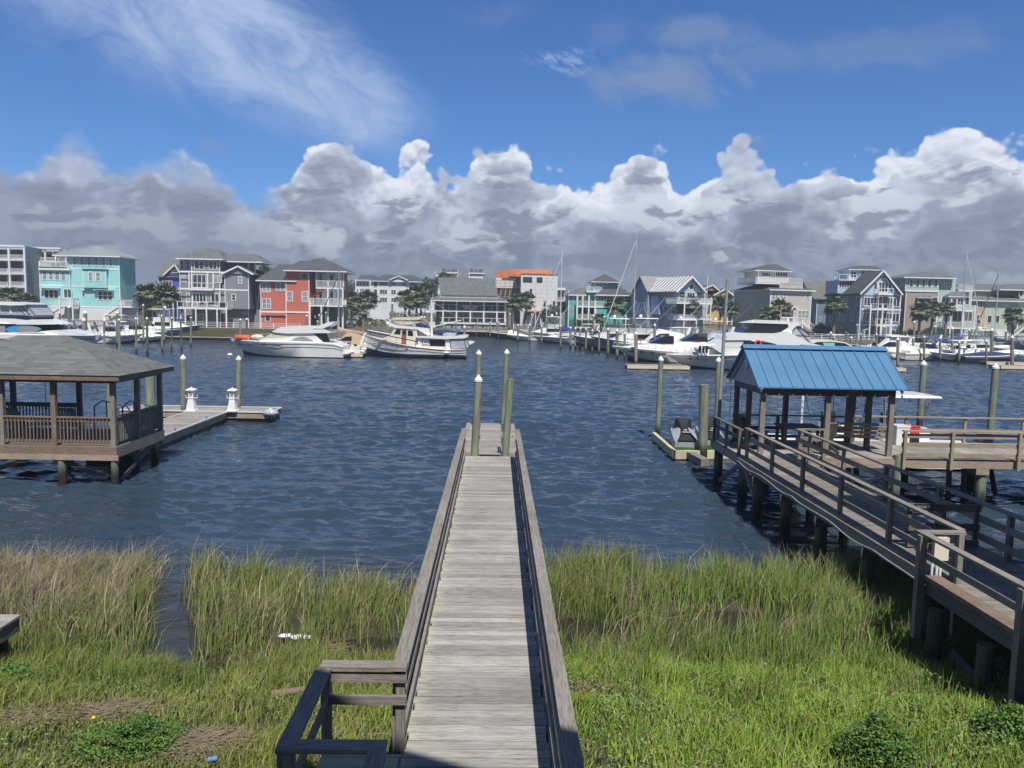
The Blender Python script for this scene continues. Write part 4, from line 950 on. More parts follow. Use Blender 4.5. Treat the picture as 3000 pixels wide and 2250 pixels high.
mb = MB(); mb.beam((ex0 - 0.02, YM - 0.09, ZR + 0.0), (ex1 + 0.02, YM - 0.09, ZR + 0.0), 0.22, 0.03, up=(0, -0.62, 1)); mb.beam((ex0 - 0.02, YM + 0.09, ZR), (ex1 + 0.02, YM + 0.09, ZR), 0.22, 0.03, up=(0, 0.62, 1)); mb.build('ridge_cap', 'roof_blue', pv)
mat('gable_grey', (0.42, 0.43, 0.46), 0.6, var=0.06)
for x, s_ in ((VX0 - 0.02, -1), (VX1 + 0.02, 1)):
    mb = MB(); n = 6
    for k in range(n):
        z0 = ZE - 0.05 + (ZR - ZE) * k / n; z1 = ZE - 0.05 + (ZR - ZE) * (k + 0.98) / n
        hy = lambda z: max(0.02, (VY1 - VY0) / 2 * (1 - (z - ZE + 0.05) / (ZR - ZE + 0.02)) + 0.02)
        mb.prism([(x, YM - hy(z0), z0), (x, YM + hy(z0), z0), (x - s_ * 0.015, YM + hy(z1), z1), (x - s_ * 0.015, YM - hy(z1), z1)], (s_ * 0.03, 0, 0), ax=(0, 1, 0))
    mb.build('gable', 'gable_grey', pv)
    for ya in (ey0 + 0.02, ey1 - 0.02):
        mb = MB(); mb.beam((x + s_ * 0.06, ya, ZE - 0.11), (x + s_ * 0.06, YM, ZR - 0.10), 0.03, 0.14); mb.build('rake_board', 'white' if ya < YM else 'gable_grey', pv)
mb = MB()
for k in range(7):
    z = 4.18 + 0.07 * k; hw = 0.15 * math.sqrt(max(0.05, 1 - ((k - 3) / 3.6) ** 2)); mb.box(VX0 - 0.085, VX0 - 0.055, YM - hw, YM + hw, z, z + 0.04, ax=(0, 1, 0))
gv = mb.build('gable_vent', 'white', pv)
mb = MB(); mb.box(VX0, VX1, VY0, VY0 + 0.10, 3.50, 3.74); mb.build('beam', 'dark_wood', pv)
mb = MB(); mb.box(VX0, VX1, VY1 - 0.10, VY1, 3.50, 3.74); mb.build('beam', 'dark_wood', pv)
for x in (VX0, VX1 - 0.1): mb = MB(); mb.box(x, x + 0.1, VY0 + 0.102, VY1 - 0.102, 3.52, 3.73); mb.build('beam', 'dark_wood', pv)
vposts = [(VX0 + 0.08, VY0 + 0.08), (at_y(2420, 1250, VY0).x - 0.3, VY0 + 0.08), (VX1 - 0.08, VY0 + 0.08), (VX0 + 0.08, YM), (VX0 + 0.08, VY1 - 0.08), (at_y(2293, 1250, VY1).x - 0.3, VY1 - 0.08), (at_y(2475, 1250, VY1).x - 0.3, VY1 - 0.08), (VX1 - 0.15, YM), (VX1 - 0.08, VY1 - 0.08)]
for i, (x, y) in enumerate(vposts):
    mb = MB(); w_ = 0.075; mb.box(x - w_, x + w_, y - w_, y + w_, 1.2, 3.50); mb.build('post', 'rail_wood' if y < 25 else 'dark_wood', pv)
mb = MB(); planks(mb, 7.45, VX1 + 0.1, 23.75, 27.0, DZ, 'x', jit=0.004); mb.build('deck', 'dock_wood', pv)
for a_ in ((7.5, VX1 + 0.1, 27.0, 27.04, 1.32, 1.59), (7.42, 7.46, 23.8, 27.0, 1.32, 1.56), (9.3, VX1 + 0.1, 23.70, 23.74, 1.30, 1.555)): mb = MB(); mb.box(*a_); mb.build('rim_board', 'tan_wood', pv)
mb = MB()
for y in (24.5, 25.5, 26.5): mb.box(7.5, VX1, y, y + 0.05, 1.30, 1.555)
mb.build('joist', 'dark_wood', pv)
for k in range(11):
    x = VX0 + 0.12 + 0.43 * k; mb = MB(); mb.ellipsoid((x, VY0 - 0.05, 3.53), 0.035, 0.035, 0.045, 8, 5); mb.build('light_bulb', 'white', pv, smooth=True)
mb = MB(); mb.tube([(VX0 + 0.12 + 0.43 * k / 2, VY0 - 0.05, 3.585 - (0.03 if k % 2 else 0)) for k in range(21)], 0.006, 4); mb.build('light_wire', 'black', pv)
rail_run(pv, (VX0 + 0.16, 26.9), (VX1, 26.9), 2.5, [1.5, 3.1], 'dark_wood', side=-1, zf=DZ, rails=(0.45, 0.15), rail_h=0.10)
rail_run(pv, (7.5, 23.9), (7.5, 26.8), 2.42, [0.05, 1.4, 2.8], 'dark_wood', side=-1, zf=DZ, rails=(0.5,), rail_h=0.12)
for x, y in ((7.65, 24.0), (7.65, 26.7), (9.4, 24.0), (9.4, 26.8), (12.25, 26.8), (11, 24.2)): under_pile(pv, x, y, 1.3, 0.15, 'pile_dark')
for a, b in (((7.65, 26.5, 0.2), (7.65, 24.3, 1.25)), ((8.0, 24.0, 1.2), (9.2, 24.0, 0.3)), ((9.7, 26.8, 1.2), (10.8, 26.8, 0.2))):
    mb = MB(); mb.beam(a, b, 0.05, 0.15); mb.build('brace', 'dark_wood', pv)
# furniture in the pavilion
def porch_swing(label):
    t_ = thing('porch_swing', label, 'swing', (11.2, 24.9, 2.0))
    x0, x1 = at_y(2448, 1280, 24.75).x, at_y(2602, 1280, 24.75).x; mb = MB()
    for k, z in enumerate((2.50, 2.36, 2.22, 2.08)): mb.beam((x0, 24.72 - 0.0 + 0.04 * k, z), (x1, 24.72 + 0.04 * k, z - 0.03), 0.02, 0.09)
    for k in range(3): x = x0 + 0.03 + (x1 - x0 - 0.06) * k / 2; mb.beam((x, 24.69, 2.56), (x, 24.86, 2.0), 0.05, 0.04)
    mb.build('backrest', 'old_wood', t_)
    mb = MB()
    for k in range(4): mb.box(x0, x1, 24.88 + 0.12 * k, 24.98 + 0.12 * k, 2.02, 2.045)
    mb.build('seat', 'old_wood', t_)
    for x in (x0, x1):
        mb = MB(); mb.box(x - 0.03, x + 0.03, 24.8, 25.35, 2.22, 2.25); mb.box(x - 0.03, x + 0.03, 25.29, 25.35, 2.0, 2.218); mb.build('armrest', 'old_wood', t_)
        mb = MB(); mb.cyl((x, 24.95, 2.25), (x, 25.1, 3.5), 0.012, n=5); mb.build('chain', 'pole_grey', t_)
porch_swing('grey slatted bench swing hanging under the right end of the pavilion')
def small_table(): 
    global tbl; tbl = t_ = thing('patio_table', 'low dark table standing in the middle of the pavilion', 'table', (9.9, 25.6, DZ))
    mb = MB(); mb.box(9.3, 10.6, 25.2, 26.1, DZ + 0.68, DZ + 0.73); mb.build('tabletop', 'dark_wood', t_)
    for x in (9.4, 10.5):
        for y in (25.3, 26.0): mb = MB(); mb.box(x - 0.04, x + 0.04, y - 0.04, y + 0.04, DZ, DZ + 0.68); mb.build('leg', 'dark_wood', t_)
small_table()
lounge = []
def adirondack(loc, rz, label):
    t_ = thing('lounge_chair', label, 'chair', loc, rz, 'dark wooden lounge chairs under the pavilion'); lounge.append(t_)
    mb = MB()
    for k in range(6): x = -0.26 + 0.104 * k; mb.beam((x, 0.25, 0.25), (x, 0.55, 1.0), 0.085, 0.02, up=(0, 1, 0))
    mb.build('backrest', 'dark_wood', t_, world=False)
    mb = MB()
    for k in range(5): mb.box(-0.28, 0.28, -0.3 + 0.115 * k, -0.2 + 0.115 * k, 0.36 - 0.03 * k, 0.38 - 0.03 * k)
    mb.build('seat', 'dark_wood', t_, world=False)
    for s_ in (-1, 1):
        mb = MB(); mb.box(s_ * 0.36 - 0.06, s_ * 0.36 + 0.06, -0.32, 0.42, 0.55, 0.575); mb.build('armrest', 'dark_wood', t_, world=False)
        mb = MB(); mb.box(s_ * 0.34 - 0.02, s_ * 0.34 + 0.02, -0.28, -0.2, 0, 0.549); mb.build('leg', 'dark_wood', t_, world=False)
        mb = MB(); mb.beam((s_ * 0.31, -0.3, 0.33), (s_ * 0.31, 0.6, 0.04), 0.03, 0.10); mb.build('leg', 'dark_wood', t_, world=False)
adirondack((8.4, 25.1, DZ), R(60), 'dark folding lounge chair at the left edge of the pavilion floor')
adirondack((8.5, 26.1, DZ), R(120), 'dark lounge chair behind the first at the left edge of the pavilion')
adirondack((10.3, 24.75, DZ), R(200), 'dark lounge chair in the shade near the middle pavilion post')
for px, y, lab in ((2140, 26.3, 'thin black cord hanging at the back left corner of the pavilion'), (2188, 25.4, 'thin black cord hanging under the pavilion gable'), (2605, 25.2, 'thin black cord hanging near the right end of the pavilion')):
    x = at_y(px, 1180, y).x; t_ = thing('hanging_cord', lab, 'cord', (x, y, 3.5)); mb = MB(); mb.cyl((x, y, 3.5), (x - 0.02, y, 2.5), 0.009, n=5); mb.build('cord', 'black', t_)
x = at_y(2535, 1200, 26.6).x; t_ = thing('fire_extinguisher', 'dark cylinder fire extinguisher on a pavilion post', 'extinguisher', (x, 26.55, 2.9))
mb = MB(); mb.lathe((x, 26.5, 2.62), [(0.07, 0), (0.075, 0.03), (0.075, 0.36), (0.03, 0.42), (0.03, 0.47)], 12); mb.build('cylinder', 'rubber', t_, smooth=True)
mb = MB(); mb.box(x - 0.012, x + 0.06, 26.48, 26.52, 3.09, 3.13); mb.build('handle', 'black', t_)
# tall pole at the back left corner
b = Vector((at_y(2115, 1110, 27.3).x, 27.3, 0)); tp = at_y(2131, 822, 27.3)
t_ = thing('pole', 'tall plain grey pole rising behind the left gable of the pavilion', 'pole', tuple(b)); mb = MB(); mb.cyl(b + Vector((-0.1, 0, -1)), tp, 0.075, 0.055, 10); mb.build('shaft', 'pole_grey', t_, smooth=True)
mb = MB(); mb.cyl(tp, tp + Vector((0, 0, 0.08)), 0.062, 0.05, 10); mb.build('cap', 'pole_grey', t_)
# boardwalk
bw = thing('boardwalk', 'weathered railed boardwalk running along the right edge to the blue roofed pavilion', 'boardwalk', (8.3, 14, 0))
mb = MB(); planks(mb, 7.42, 9.28, 12.5, 23.74, DZ, jit=0.004); planks(mb, 6.95, 9.28, 4.0, 12.49, DZ, jit=0.004); mb.build('deck', 'old_wood', bw)
rail_run(bw, (7.60, 12.66), (7.60, 23.75), 2.5, [0.08 + 2.15 * k for k in range(6)], side=-1, zf=DZ, rails=(0.58, 0.24), m='rail_wood', rail_h=0.13, joints=3.6)
rail_run(bw, (9.18, 4.0), (9.18, 23.7), 2.5, [0.8 + 2.25 * k for k in range(9)] + [19.6], side=1, zf=DZ, rails=(0.58, 0.24), m='old_wood', rail_h=0.13, joints=3.6)
rail_run(bw, (9.22, 23.70), (10.1, 23.70), 2.5, [0.06, 0.80], side=1, zf=DZ, rails=(0.58, 0.24), m='rail_wood', rail_h=0.13)
rail_run(bw, (7.62, 12.62), (6.83, 12.62), 2.48, [0.08, 0.72], side=-1, zf=DZ, rails=(0.6,), m='rail_wood', rail_h=0.12, post_down=0.9)
rail_run(bw, (6.90, 12.54), (6.90, 4.0), 2.48, [0.05, 2.5, 5.0, 7.5], side=1, zf=DZ, rails=(0.50,), m='rail_wood', rail_h=0.10, pw=0.12, post_down=0.9, joints=3.2)
mb = MB(); mb.box(6.86, 7.16, 4.0, 12.45, 1.74, 1.78); mb.build('bench_seat', 'brown_wood', bw)
mb = MB(); mb.box(6.93, 6.97, 4.0, 12.45, 1.47, 1.735); mb.build('skirt_board', 'dark_wood', bw)
mb = MB(); mb.box(7.36, 7.40, 12.5, 23.75, 1.32, 1.555); mb.build('rim_board', 'old_wood', bw)
mb = MB(); mb.box(7.38, 9.3, 12.44, 12.48, 1.25, 1.555); mb.build('rim_board', 'dark_wood', bw); mb = MB(); mb.box(9.29, 9.33, 4, 23.7, 1.32, 1.555); mb.build('rim_board', 'dark_wood', bw)
for y in (13.4, 15.6, 17.9, 20.1, 22.3):
    for x in (7.55, 9.15): under_pile(bw, x, y, 1.31, 0.14, 'pile_dark')
    mb = MB(); mb.box(7.3, 9.4, y - 0.2, y - 0.15, 1.08, 1.31); mb.build('cross_beam', 'dark_wood', bw)
for y in (6.0, 8.5, 11.0, 12.3):
    for x in (7.05, 9.1): under_pile(bw, x, y, 1.25, 0.12, 'pile_dark')
for a, b in (((7.55, 22.2, 0.3), (7.55, 23.6, 1.25)), ((7.3, 12.2, 0.55), (7.3, 9.8, 0.15)), ((7.2, 9.6, 0.75), (7.2, 7.2, 0.35))):
    mb = MB(); mb.beam(a, b, 0.05, 0.17); mb.build('brace', 'old_wood', bw)
pv2 = thing('conduit', 'pale cable conduit sagging along the outer edge of the boardwalk', 'cable', (7.3, 18, 1.4)); mb = MB()
pts_ = []
for k in range(45):
    y = 12.7 + (23.6 - 12.7) * k / 44; pts_.append((7.30, y, 1.50 - (0.05 + 0.03 * math.sin(y * 1.7)) * math.sin(math.pi * ((y - 12.7) / 2.15 % 1)) - 0.10 * (1 - (k / 44))))
mb.tube(pts_, 0.016, 6); mb.build('pipe', 'pole_grey', pv2, smooth=True)
for y, l_ in ((20.1, 'short'), (15.6, 'short')): pass
# electric box on the inner return post
ebox = t_ = thing('electric_box', 'cream metal electric box and white pipes on the boardwalk railing post', 'electric box', (7.25, 12.5, 2.0))
mb = MB(); mb.box(7.06, 7.30, 12.48, 12.56, 2.02, 2.40); mb.build('box', 'gelcream', t_)
for x in (7.06, 7.14, 7.2): mb = MB(); mb.cyl((x, 12.52, 1.62), (x, 12.52, 1.98), 0.022, n=8); mb.build('pipe', 'white', t_)
# gate with sign
gt = thing('gate', 'dark board gate across the boardwalk', 'gate', (8.4, 14.5, DZ))
mb = MB()
for z in (2.40, 2.02, 1.70): mb.box(7.72, 9.10, 14.48, 14.52, z - 0.07, z + 0.07)
mb.build('gate_board', 'dark_wood', gt)
for x in (7.76, 8.42, 9.06): mb = MB(); mb.box(x - 0.04, x + 0.04, 14.53, 14.57, 1.63, 2.47); mb.build('gate_stile', 'dark_wood', gt)
def text_mesh(body, size, loc, rot, m, parent, name='lettering', ext=0.004, align='CENTER', sx=1.0, world=True, bold=0.0):
    cu = bpy.data.curves.new('text', 'FONT'); cu.body = body; cu.size = size; cu.extrude = ext; cu.align_x = align; cu.align_y = 'CENTER'; cu.offset = bold
    to = bpy.data.objects.new('text', cu); col.objects.link(to); bpy.context.view_layer.update()
    me = bpy.data.meshes.new_from_object(to.evaluated_get(bpy.context.evaluated_depsgraph_get())); bpy.data.objects.remove(to)
    me.name = name; me.materials.clear(); me.materials.append(M[m]); o = bpy.data.objects.new(name, me); col.objects.link(o)
    off = Vector(OFF.get(parent.name, (0, 0, 0))) if world else Vector((0, 0, 0))
    o.parent = parent; o.location = Vector(loc) - off; o.rotation_euler = rot; o.scale = (sx, 1, 1); OFF[o.name] = tuple(off)
    return o
sg = thing('sign', 'small black private property sign on the boardwalk gate', 'sign', (7.98, 14.47, 2.40))
mb = MB(); mb.box(7.80, 8.16, 14.462, 14.476, 2.26, 2.47); mb.build('sign_board', 'black', sg)
mat('sign_grey', (0.35, 0.36, 0.37), 0.6)
text_mesh('PRIVATE', 0.085, (7.98, 14.459, 2.41), (R(90), 0, 0), 'sign_grey', sg, sx=0.95); text_mesh('PROPERTY', 0.085, (7.98, 14.459, 2.32), (R(90), 0, 0), 'sign_grey', sg, sx=0.85)
# pier to the right of the pavilion
pr = thing('pier', 'wide pale plank pier with board railings leading right from the pavilion', 'pier', (17, 25.4, 0))
mb = MB()
x = VX1 + 0.12
while x < 30: mb.box(x, x + 0.137, 23.75, 27.0, DZ - 0.038, DZ, ax=(0, 1, 0)); x += 0.145
mb.build('deck', 'dock_wood', pr)
mb = MB(); mb.box(VX1 + 0.1, 30, 23.69, 23.73, 1.33, 1.555); mb.build('rim_board', 'tan_wood', pr)
mb = MB(); mb.box(VX1 + 0.1, 30, 27.02, 27.06, 1.33, 1.555); mb.build('rim_board', 'tan_wood', pr)
mb = MB()
for y in (24.4, 25.4, 26.4): mb.box(VX1 + 0.1, 30, y, y + 0.05, 1.31, 1.555)
mb.build('joist', 'dark_wood', pr)
fp = [at_y(px, 1300, 23.3).x - 0.3 - (VX1 + 0.1) for px in (2797, 2994)]
rail_run(pr, (VX1 + 0.1, 23.62), (30, 23.62), 2.52, [0.06] + fp + [fp[-1] + 2.1 * k for k in range(1, 6)], 'tan_wood', side=1, zf=DZ, rails=(0.74, 0.46, 0.14), rail_h=0.13, joints=4)
bp = [at_y(px, 1250, 26.7).x - 0.3 - (VX1 + 0.1) for px in (2660, 2832)]
rail_run(pr, (VX1 + 0.1, 26.95), (30, 26.95), 2.52, [0.05] + bp + [bp[-1] + 2.1 * k for k in range(1, 6)], 'tan_wood', side=-1, zf=DZ, rails=(0.42,), rail_h=0.15, joints=4)
for px, y in ((2882, 23.9), (3080, 23.9)):
    x = at_y(px, 1380, y - .3).x - 0.3; mb = MB(); mb.cyl((x, y, -1.5), (x, y, 1.13), 0.17, n=14); mb.build('support_pile', 'pile_green', pr, smooth=True)
    mb = MB(); mb.box(x - 0.30, x + 0.12, y - 0.22, y + 0.22, 1.131, 1.32); mb.build('cross_beam', 'tan_wood', pr)
for x in (14.2, 16.6): under_pile(pr, x, 26.6, 1.3, 0.15, 'pile_dark')
for a, b in (((15.2, 24.8, 1.2), (15.5, 25.2, -0.2)), ((14.7, 24.8, 1.2), (15.0, 25.2, -0.2)), ((16.8, 26.0, 1.2), (17.4, 26.4, -0.2)), ((10.6, 24.6, 1.2), (10.9, 25.0, 0.0)), ((11.5, 24.6, 1.2), (11.9, 25.0, 0.0))):
    mb = MB(); mb.beam(a, b, 0.16, 0.05); mb.build('brace', 'dark_wood', pr)
x = at_y(2627, 1380, 23.45).x; piling(Vector((x, 23.45, 0)), Vector((x + 0.01, 23.45, 1.72)), 0.125, 'pile_green', False, label='short bright green piling at the front corner of the pavilion and pier', group=GP)
t_ = thing('cooler', 'small red and white cooler on the pier behind the railing', 'cooler', (at_y(2670, 1285, 26.2).x, 26.2, DZ)); x = t_.location.x
mb = MB(); mb.box(x - 0.16, x + 0.16, 26.0, 26.3, DZ + 0.36, DZ + 0.62); mb.build('body', 'red', t_); mb = MB(); mb.box(x - 0.17, x + 0.17, 25.99, 26.31, DZ + 0.622, DZ + 0.66); mb.build('lid', 'red', t_)
t_ = thing('dock_box', 'white dock box beside the red cooler on the pier', 'box', (x - 0.5, 26.2, DZ)); mb = MB(); mb.box(x - 0.66, x - 0.2, 25.95, 26.4, DZ, DZ + 0.62); mb.build('body', 'white', t_); mb = MB(); mb.box(x - 0.68, x - 0.19, 25.93, 26.42, DZ + 0.622, DZ + 0.68); mb.build('lid', 'gelcoat', t_)
t_ = thing('crate', 'low dark crate that the red cooler rests on', 'crate', (x, 26.2, DZ)); mb = MB(); mb.box(x - 0.17, x + 0.17, 26.0, 26.35, DZ, DZ + 0.358); mb.build('body', 'rubber', t_)
x = at_y(2350, 1200, 29.2).x; t_ = thing('marker_post', 'white marker post with small black figures behind the pavilion', 'marker', (x, 29.2, 0)); mb = MB(); mb.box(x - 0.04, x + 0.04, 29.18, 29.22, -1, 3.05); mb.build('post', 'white', t_)
mb = MB()
for k in range(7): mb.box(x - 0.015, x + 0.015, 29.172, 29.178, 2.65 - 0.22 * k, 2.72 - 0.22 * k)
mb.build('figures', 'black', t_)

for o_ in (pv, bw, gt, sg, pr, pv2, ebox, tbl, *lounge): o_.location.x += 0.22; o_.location.y -= 0.3
dock.location.x += 0.08; dock.location.y -= 0.22; gw.location.x += 0.08

# ------------------------------------------------------------------ houses behind the camera that throw the shade
def shade_house(cx, cy, w_, d_, z1, yaw, over, m, label, rise=2.2):
    t_ = thing('house', label, 'house', (cx, cy, 0), yaw)
    mb = MB(); mb.box(-w_, w_, -d_, 0, 0, z1); mb.build('wall', m, t_, world=False)
    mb = MB(); hip_roof(mb, -w_ - over, w_ + over, -d_ - over, over, z1 + 0.12, z1 + rise, d_ / 2, th=1); mb.build('roof', 'shingle_md', t_, world=False)
    for zz in (2.9, 5.5, 8.6):
        for k in range(4):
            x = -w_ + (2 * w_) * (k + 0.5) / 4; mb = MB(); mb.box(x - 0.55, x + 0.55, 0.005, 0.06, zz - 0.75, zz + 0.75); f_ = mb.build('window', 'trim', t_, world=False)
            mb = MB(); mb.box(x - 0.45, x + 0.45, 0.062, 0.07, zz - 0.65, zz + 0.65); mb.build('pane', 'glass', f_, world=False)
    return t_
yaw = math.atan2(-0.60, 1.35)
nrm = Vector((-math.sin(yaw), math.cos(yaw), 0)); A_ = Vector((-0.61, 1.28, 0)); base = A_ - nrm * 1.7
dirv = Vector((math.cos(yaw), math.sin(yaw), 0)); base = base + dirv * 7.7
shade_house(base.x, base.y, 6.0, 10.0, 12.2, yaw, 1.7, 'sid_white', 'white house the photograph is taken from behind the dock')
shade_house(14.95, 11.2, 5.0, 12.0, 12.9, 0.0, 0.3, 'sid_cond', 'tall neighbour house beside the boardwalk just outside the right edge', rise=1.0)

# ------------------------------------------------------------------ far houses
class House:
    def __init__(s, label, D, X0, zf, yaw=0.0, name='house', cat='house', X1=None):
        s.Z = zf; px, _ = s.px(X0, 0); P = at_y(px, 930, D); s.P = Vector((P.x, D, LZ)); s.yaw = R(yaw)
        s.t = thing(name, label, cat, tuple(s.P), s.yaw)
        s.ex = Vector((math.cos(s.yaw), math.sin(s.yaw), 0)); s.ey = Vector((-math.sin(s.yaw), math.cos(s.yaw), 0)); s.trim = 'trim'
    def px(s, X, Y): return s.Z[0] + X / s.Z[2], s.Z[1] + Y / s.Z[2]
    def fr(s, X, Y, v=0.0):
        d = ray(*s.px(X, Y)); o = s.P + s.ey * v; k = (o - CAM).dot(s.ey) / d.dot(s.ey); q = CAM + d * k - s.P
        return q.dot(s.ex), q.z
    def sd(s, X, Y, u):
        d = ray(*s.px(X, Y)); o = s.P + s.ex * u; k = (o - CAM).dot(s.ex) / d.dot(s.ex); q = CAM + d * k - s.P
        return q.dot(s.ey), q.z
    def b(s, mb, name, m, parent=None, smooth=False): return mb.build(name, m, parent or s.t, smooth, world=False)
    def wall(s, X0, X1, Yt, Yb, v0, v1, m, name='wall', cb=True):
        u0, zt = s.fr(X0, Yt, v0); u1, _ = s.fr(X1, Yt, v0)
        zb = -0.4 if Yb is None else s.fr(X0, Yb, v0)[1]
        mb = MB(); mb.box(u0, u1, v0, v1, zb, zt); s.b(mb, name, m)
        if cb and m.startswith('sid'):
            for u in (u0, u1): mb = MB(); mb.box(u - 0.07, u + 0.07, v0 - 0.03, v0 + 0.11, max(zb, 0), zt - 0.01); s.b(mb, 'corner_board', s.trim)
        return u0, u1, zb, zt
    def win(s, X0, Y0, X1, Y1, n=1, h=1, v=0.0, glass='glass', frame=None, tw=0.11, name='window'):
        (u0, z1), (u1, z0) = s.fr(X0, Y0, v), s.fr(X1, Y1, v); frame = frame or s.trim
        mb = MB(); y0, y1 = v - 0.07, v - 0.003; tw = min(tw, (u1 - u0) * 0.2)
        mb.box(u0, u0 + tw, y0, y1, z0, z1); mb.box(u1 - tw, u1, y0, y1, z0, z1); mb.box(u0 + tw, u1 - tw, y0, y1, z0, z0 + tw); mb.box(u0 + tw, u1 - tw, y0, y1, z1 - tw, z1)
        for k in range(1, n): u = u0 + (u1 - u0) * k / n; mb.box(u - 0.045, u + 0.045, y0 + 0.01, y1, z0 + tw, z1 - tw)
        if h: z = z0 + (z1 - z0) * 0.5; mb.box(u0 + tw, u1 - tw, y0 + 0.02, y1 - 0.02, z - 0.03, z + 0.03)
        f_ = s.b(mb, name, frame)
        mb = MB(); mb.box(u0 + tw * 0.6, u1 - tw * 0.6, v - 0.035, v - 0.012, z0 + tw * 0.6, z1 - tw * 0.6); s.b(mb, 'pane', glass, f_)
    def wins(s, X0, Y0, X1, Y1, u, sgn, n=1, glass='glass'):      # window on a side wall, sgn -1 left wall, +1 right wall
        (a, z1), (b_, z0) = s.sd(X0, Y0, u), s.sd(X1, Y1, u); a, b_ = min(a, b_), max(a, b_); x0, x1 = (u - 0.07, u - 0.003) if sgn < 0 else (u + 0.003, u + 0.07)
        if b_ - a < 0.4: b_ = a + 0.9
        mb = MB(); tw = 0.1
        mb.box(x0, x1, a, a + tw, z0, z1); mb.box(x0, x1, b_ - tw, b_, z0, z1); mb.box(x0, x1, a + tw, b_ - tw, z0, z0 + tw); mb.box(x0, x1, a + tw, b_ - tw, z1 - tw, z1)
        for k in range(1, n): y = a + (b_ - a) * k / n; mb.box(x0, x1, y - 0.04, y + 0.04, z0 + tw, z1 - tw)
        f_ = s.b(mb, 'window', s.trim); mb = MB(); mb.box(min(x0, x1) + 0.02, max(x0, x1) - 0.025, a + 0.06, b_ - 0.06, z0 + 0.06, z1 - 0.06); s.b(mb, 'pane', glass, f_)
    def band(s, X0, X1, Y, th=0.22, v=0.0, out=0.04, m=None):
        u0, z = s.fr(X0, Y, v); u1, _ = s.fr(X1, Y, v); mb = MB(); mb.box(u0, u1, v - out, v - 0.002, z - th / 2, z + th / 2); s.b(mb, 'trim_board', m or s.trim)
    def hip(s, X0, X1, Ye, Yr, Xa, Xb, v0, v1, m='shingle_dk', name='roof', fas=0.2, seams=0):
        u0, ze = s.fr(X0, Ye, v0); u1, _ = s.fr(X1, Ye, v0); vm = (v0 + v1) / 2; ra, zr = s.fr(Xa, Yr, vm); rb, _ = s.fr(Xb, Yr, vm)
        A, B, C_, D = (u0, v0, ze), (u1, v0, ze), (u1, v1, ze), (u0, v1, ze); r0, r1 = (ra, vm, zr), (rb, vm, zr)
        mb = MB(); mb.face([A, B, r1, r0]); mb.face([B, C_, r1]); mb.face([C_, D, r0, r1]); mb.face([D, A, r0])
        if seams:
            for k in range(1, seams):
                a = k / seams; p_ = Vector(A).lerp(Vector(B), a); q_ = Vector(r0).lerp(Vector(r1), a); mb.beam(p_ + Vector((0, 0, .03)), q_ + Vector((0, 0, .03)), 0.06, 0.06)
        r_ = s.b(mb, name, m)
        mb = MB(); mb.box(u0, u1, v0, v1, ze - fas, ze - 0.004); s.b(mb, 'fascia', s.trim)
        return u0, u1, ze, zr
    def gablef(s, X0, X1, Ye, Xa, Ya, v0, v1, m, roof='shingle_dk', over=0.4, wall_in=0.5):   # gable facing us, ridge going back
        u0, ze = s.fr(X0, Ye, v0); u1, _ = s.fr(X1, Ye, v0); ua, za = s.fr(Xa, Ya, v0)
        k = wall_in / max(0.1, (u1 - u0) / 2); lw0 = u0 + wall_in; lw1 = u1 - wall_in
        sl = (za - ze) / ((u1 - u0) / 2)
        mb = MB(); mb.prism([(lw0, v0 + over, ze - 0.05), (lw1, v0 + over, ze - 0.05), (ua, v0 + over, za - wall_in * sl * 0.6)], (0, 0.2, 0)); s.b(mb, 'gable', m)
        for a in (u0, u1):
            mb = MB(); P_ = [(a, v0, ze), (ua, v0, za), (ua, v1, za), (a, v1, ze)]
            P_ = [P_[0], P_[3], P_[2], P_[1]]; mb.prism([Vector(q) for q in P_], (0, 0, -0.14)); s.b(mb, 'roof', roof)
            mb = MB(); mb.beam((a, v0 - 0.03, ze - 0.13), (ua, v0 - 0.03, za - 0.13), 0.05, 0.28); s.b(mb, 'rake_board', s.trim)
    def gables(s, X0, X1, Ye, Yr, v0, v1, m, roof='shingle_dk', seams=0, th=0.15, Xa=None, Xb=None):   # ridge along the front
        u0, ze = s.fr(X0, Ye, v0); u1, _ = s.fr(X1, Ye, v0); vm = (v0 + v1) / 2; zr = s.fr((X0 + X1) / 2, Yr, vm)[1]
        ra = u0 if Xa is None else s.fr(Xa, Yr, vm)[0]; rb = u1 if Xb is None else s.fr(Xb, Yr, vm)[0]
        for va, flip in ((v0, 0), (v1, 1)):
            mb = MB(); P_ = [Vector((u0, va, ze)), Vector((u1, va, ze)), Vector((rb, vm, zr)), Vector((ra, vm, zr))]
            if flip: P_ = [P_[1], P_[0], P_[3], P_[2]]
            mb.prism(P_, (0, 0, -th), ax=(1, 0, 0))
            for k in range(1, seams): a = k / seams; mb.beam(P_[0].lerp(P_[1], a) + Vector((0, 0, .03)), P_[3].lerp(P_[2], a) + Vector((0, 0, .03)), 0.06, 0.06)
            s.b(mb, 'roof', roof)
        mb = MB()
        for u, r_ in ((u0 + 0.35, ra), (u1 - 0.35, rb)): mb.prism([(u, v0 + 0.4, ze - 0.05), (u, v1 - 0.4, ze - 0.05), (r_ if abs(r_ - u) > 0.5 else u, vm, zr - 0.2)], (0.05 if u > 0 else -0.05, 0, 0))
        s.b(mb, 'gable', m)
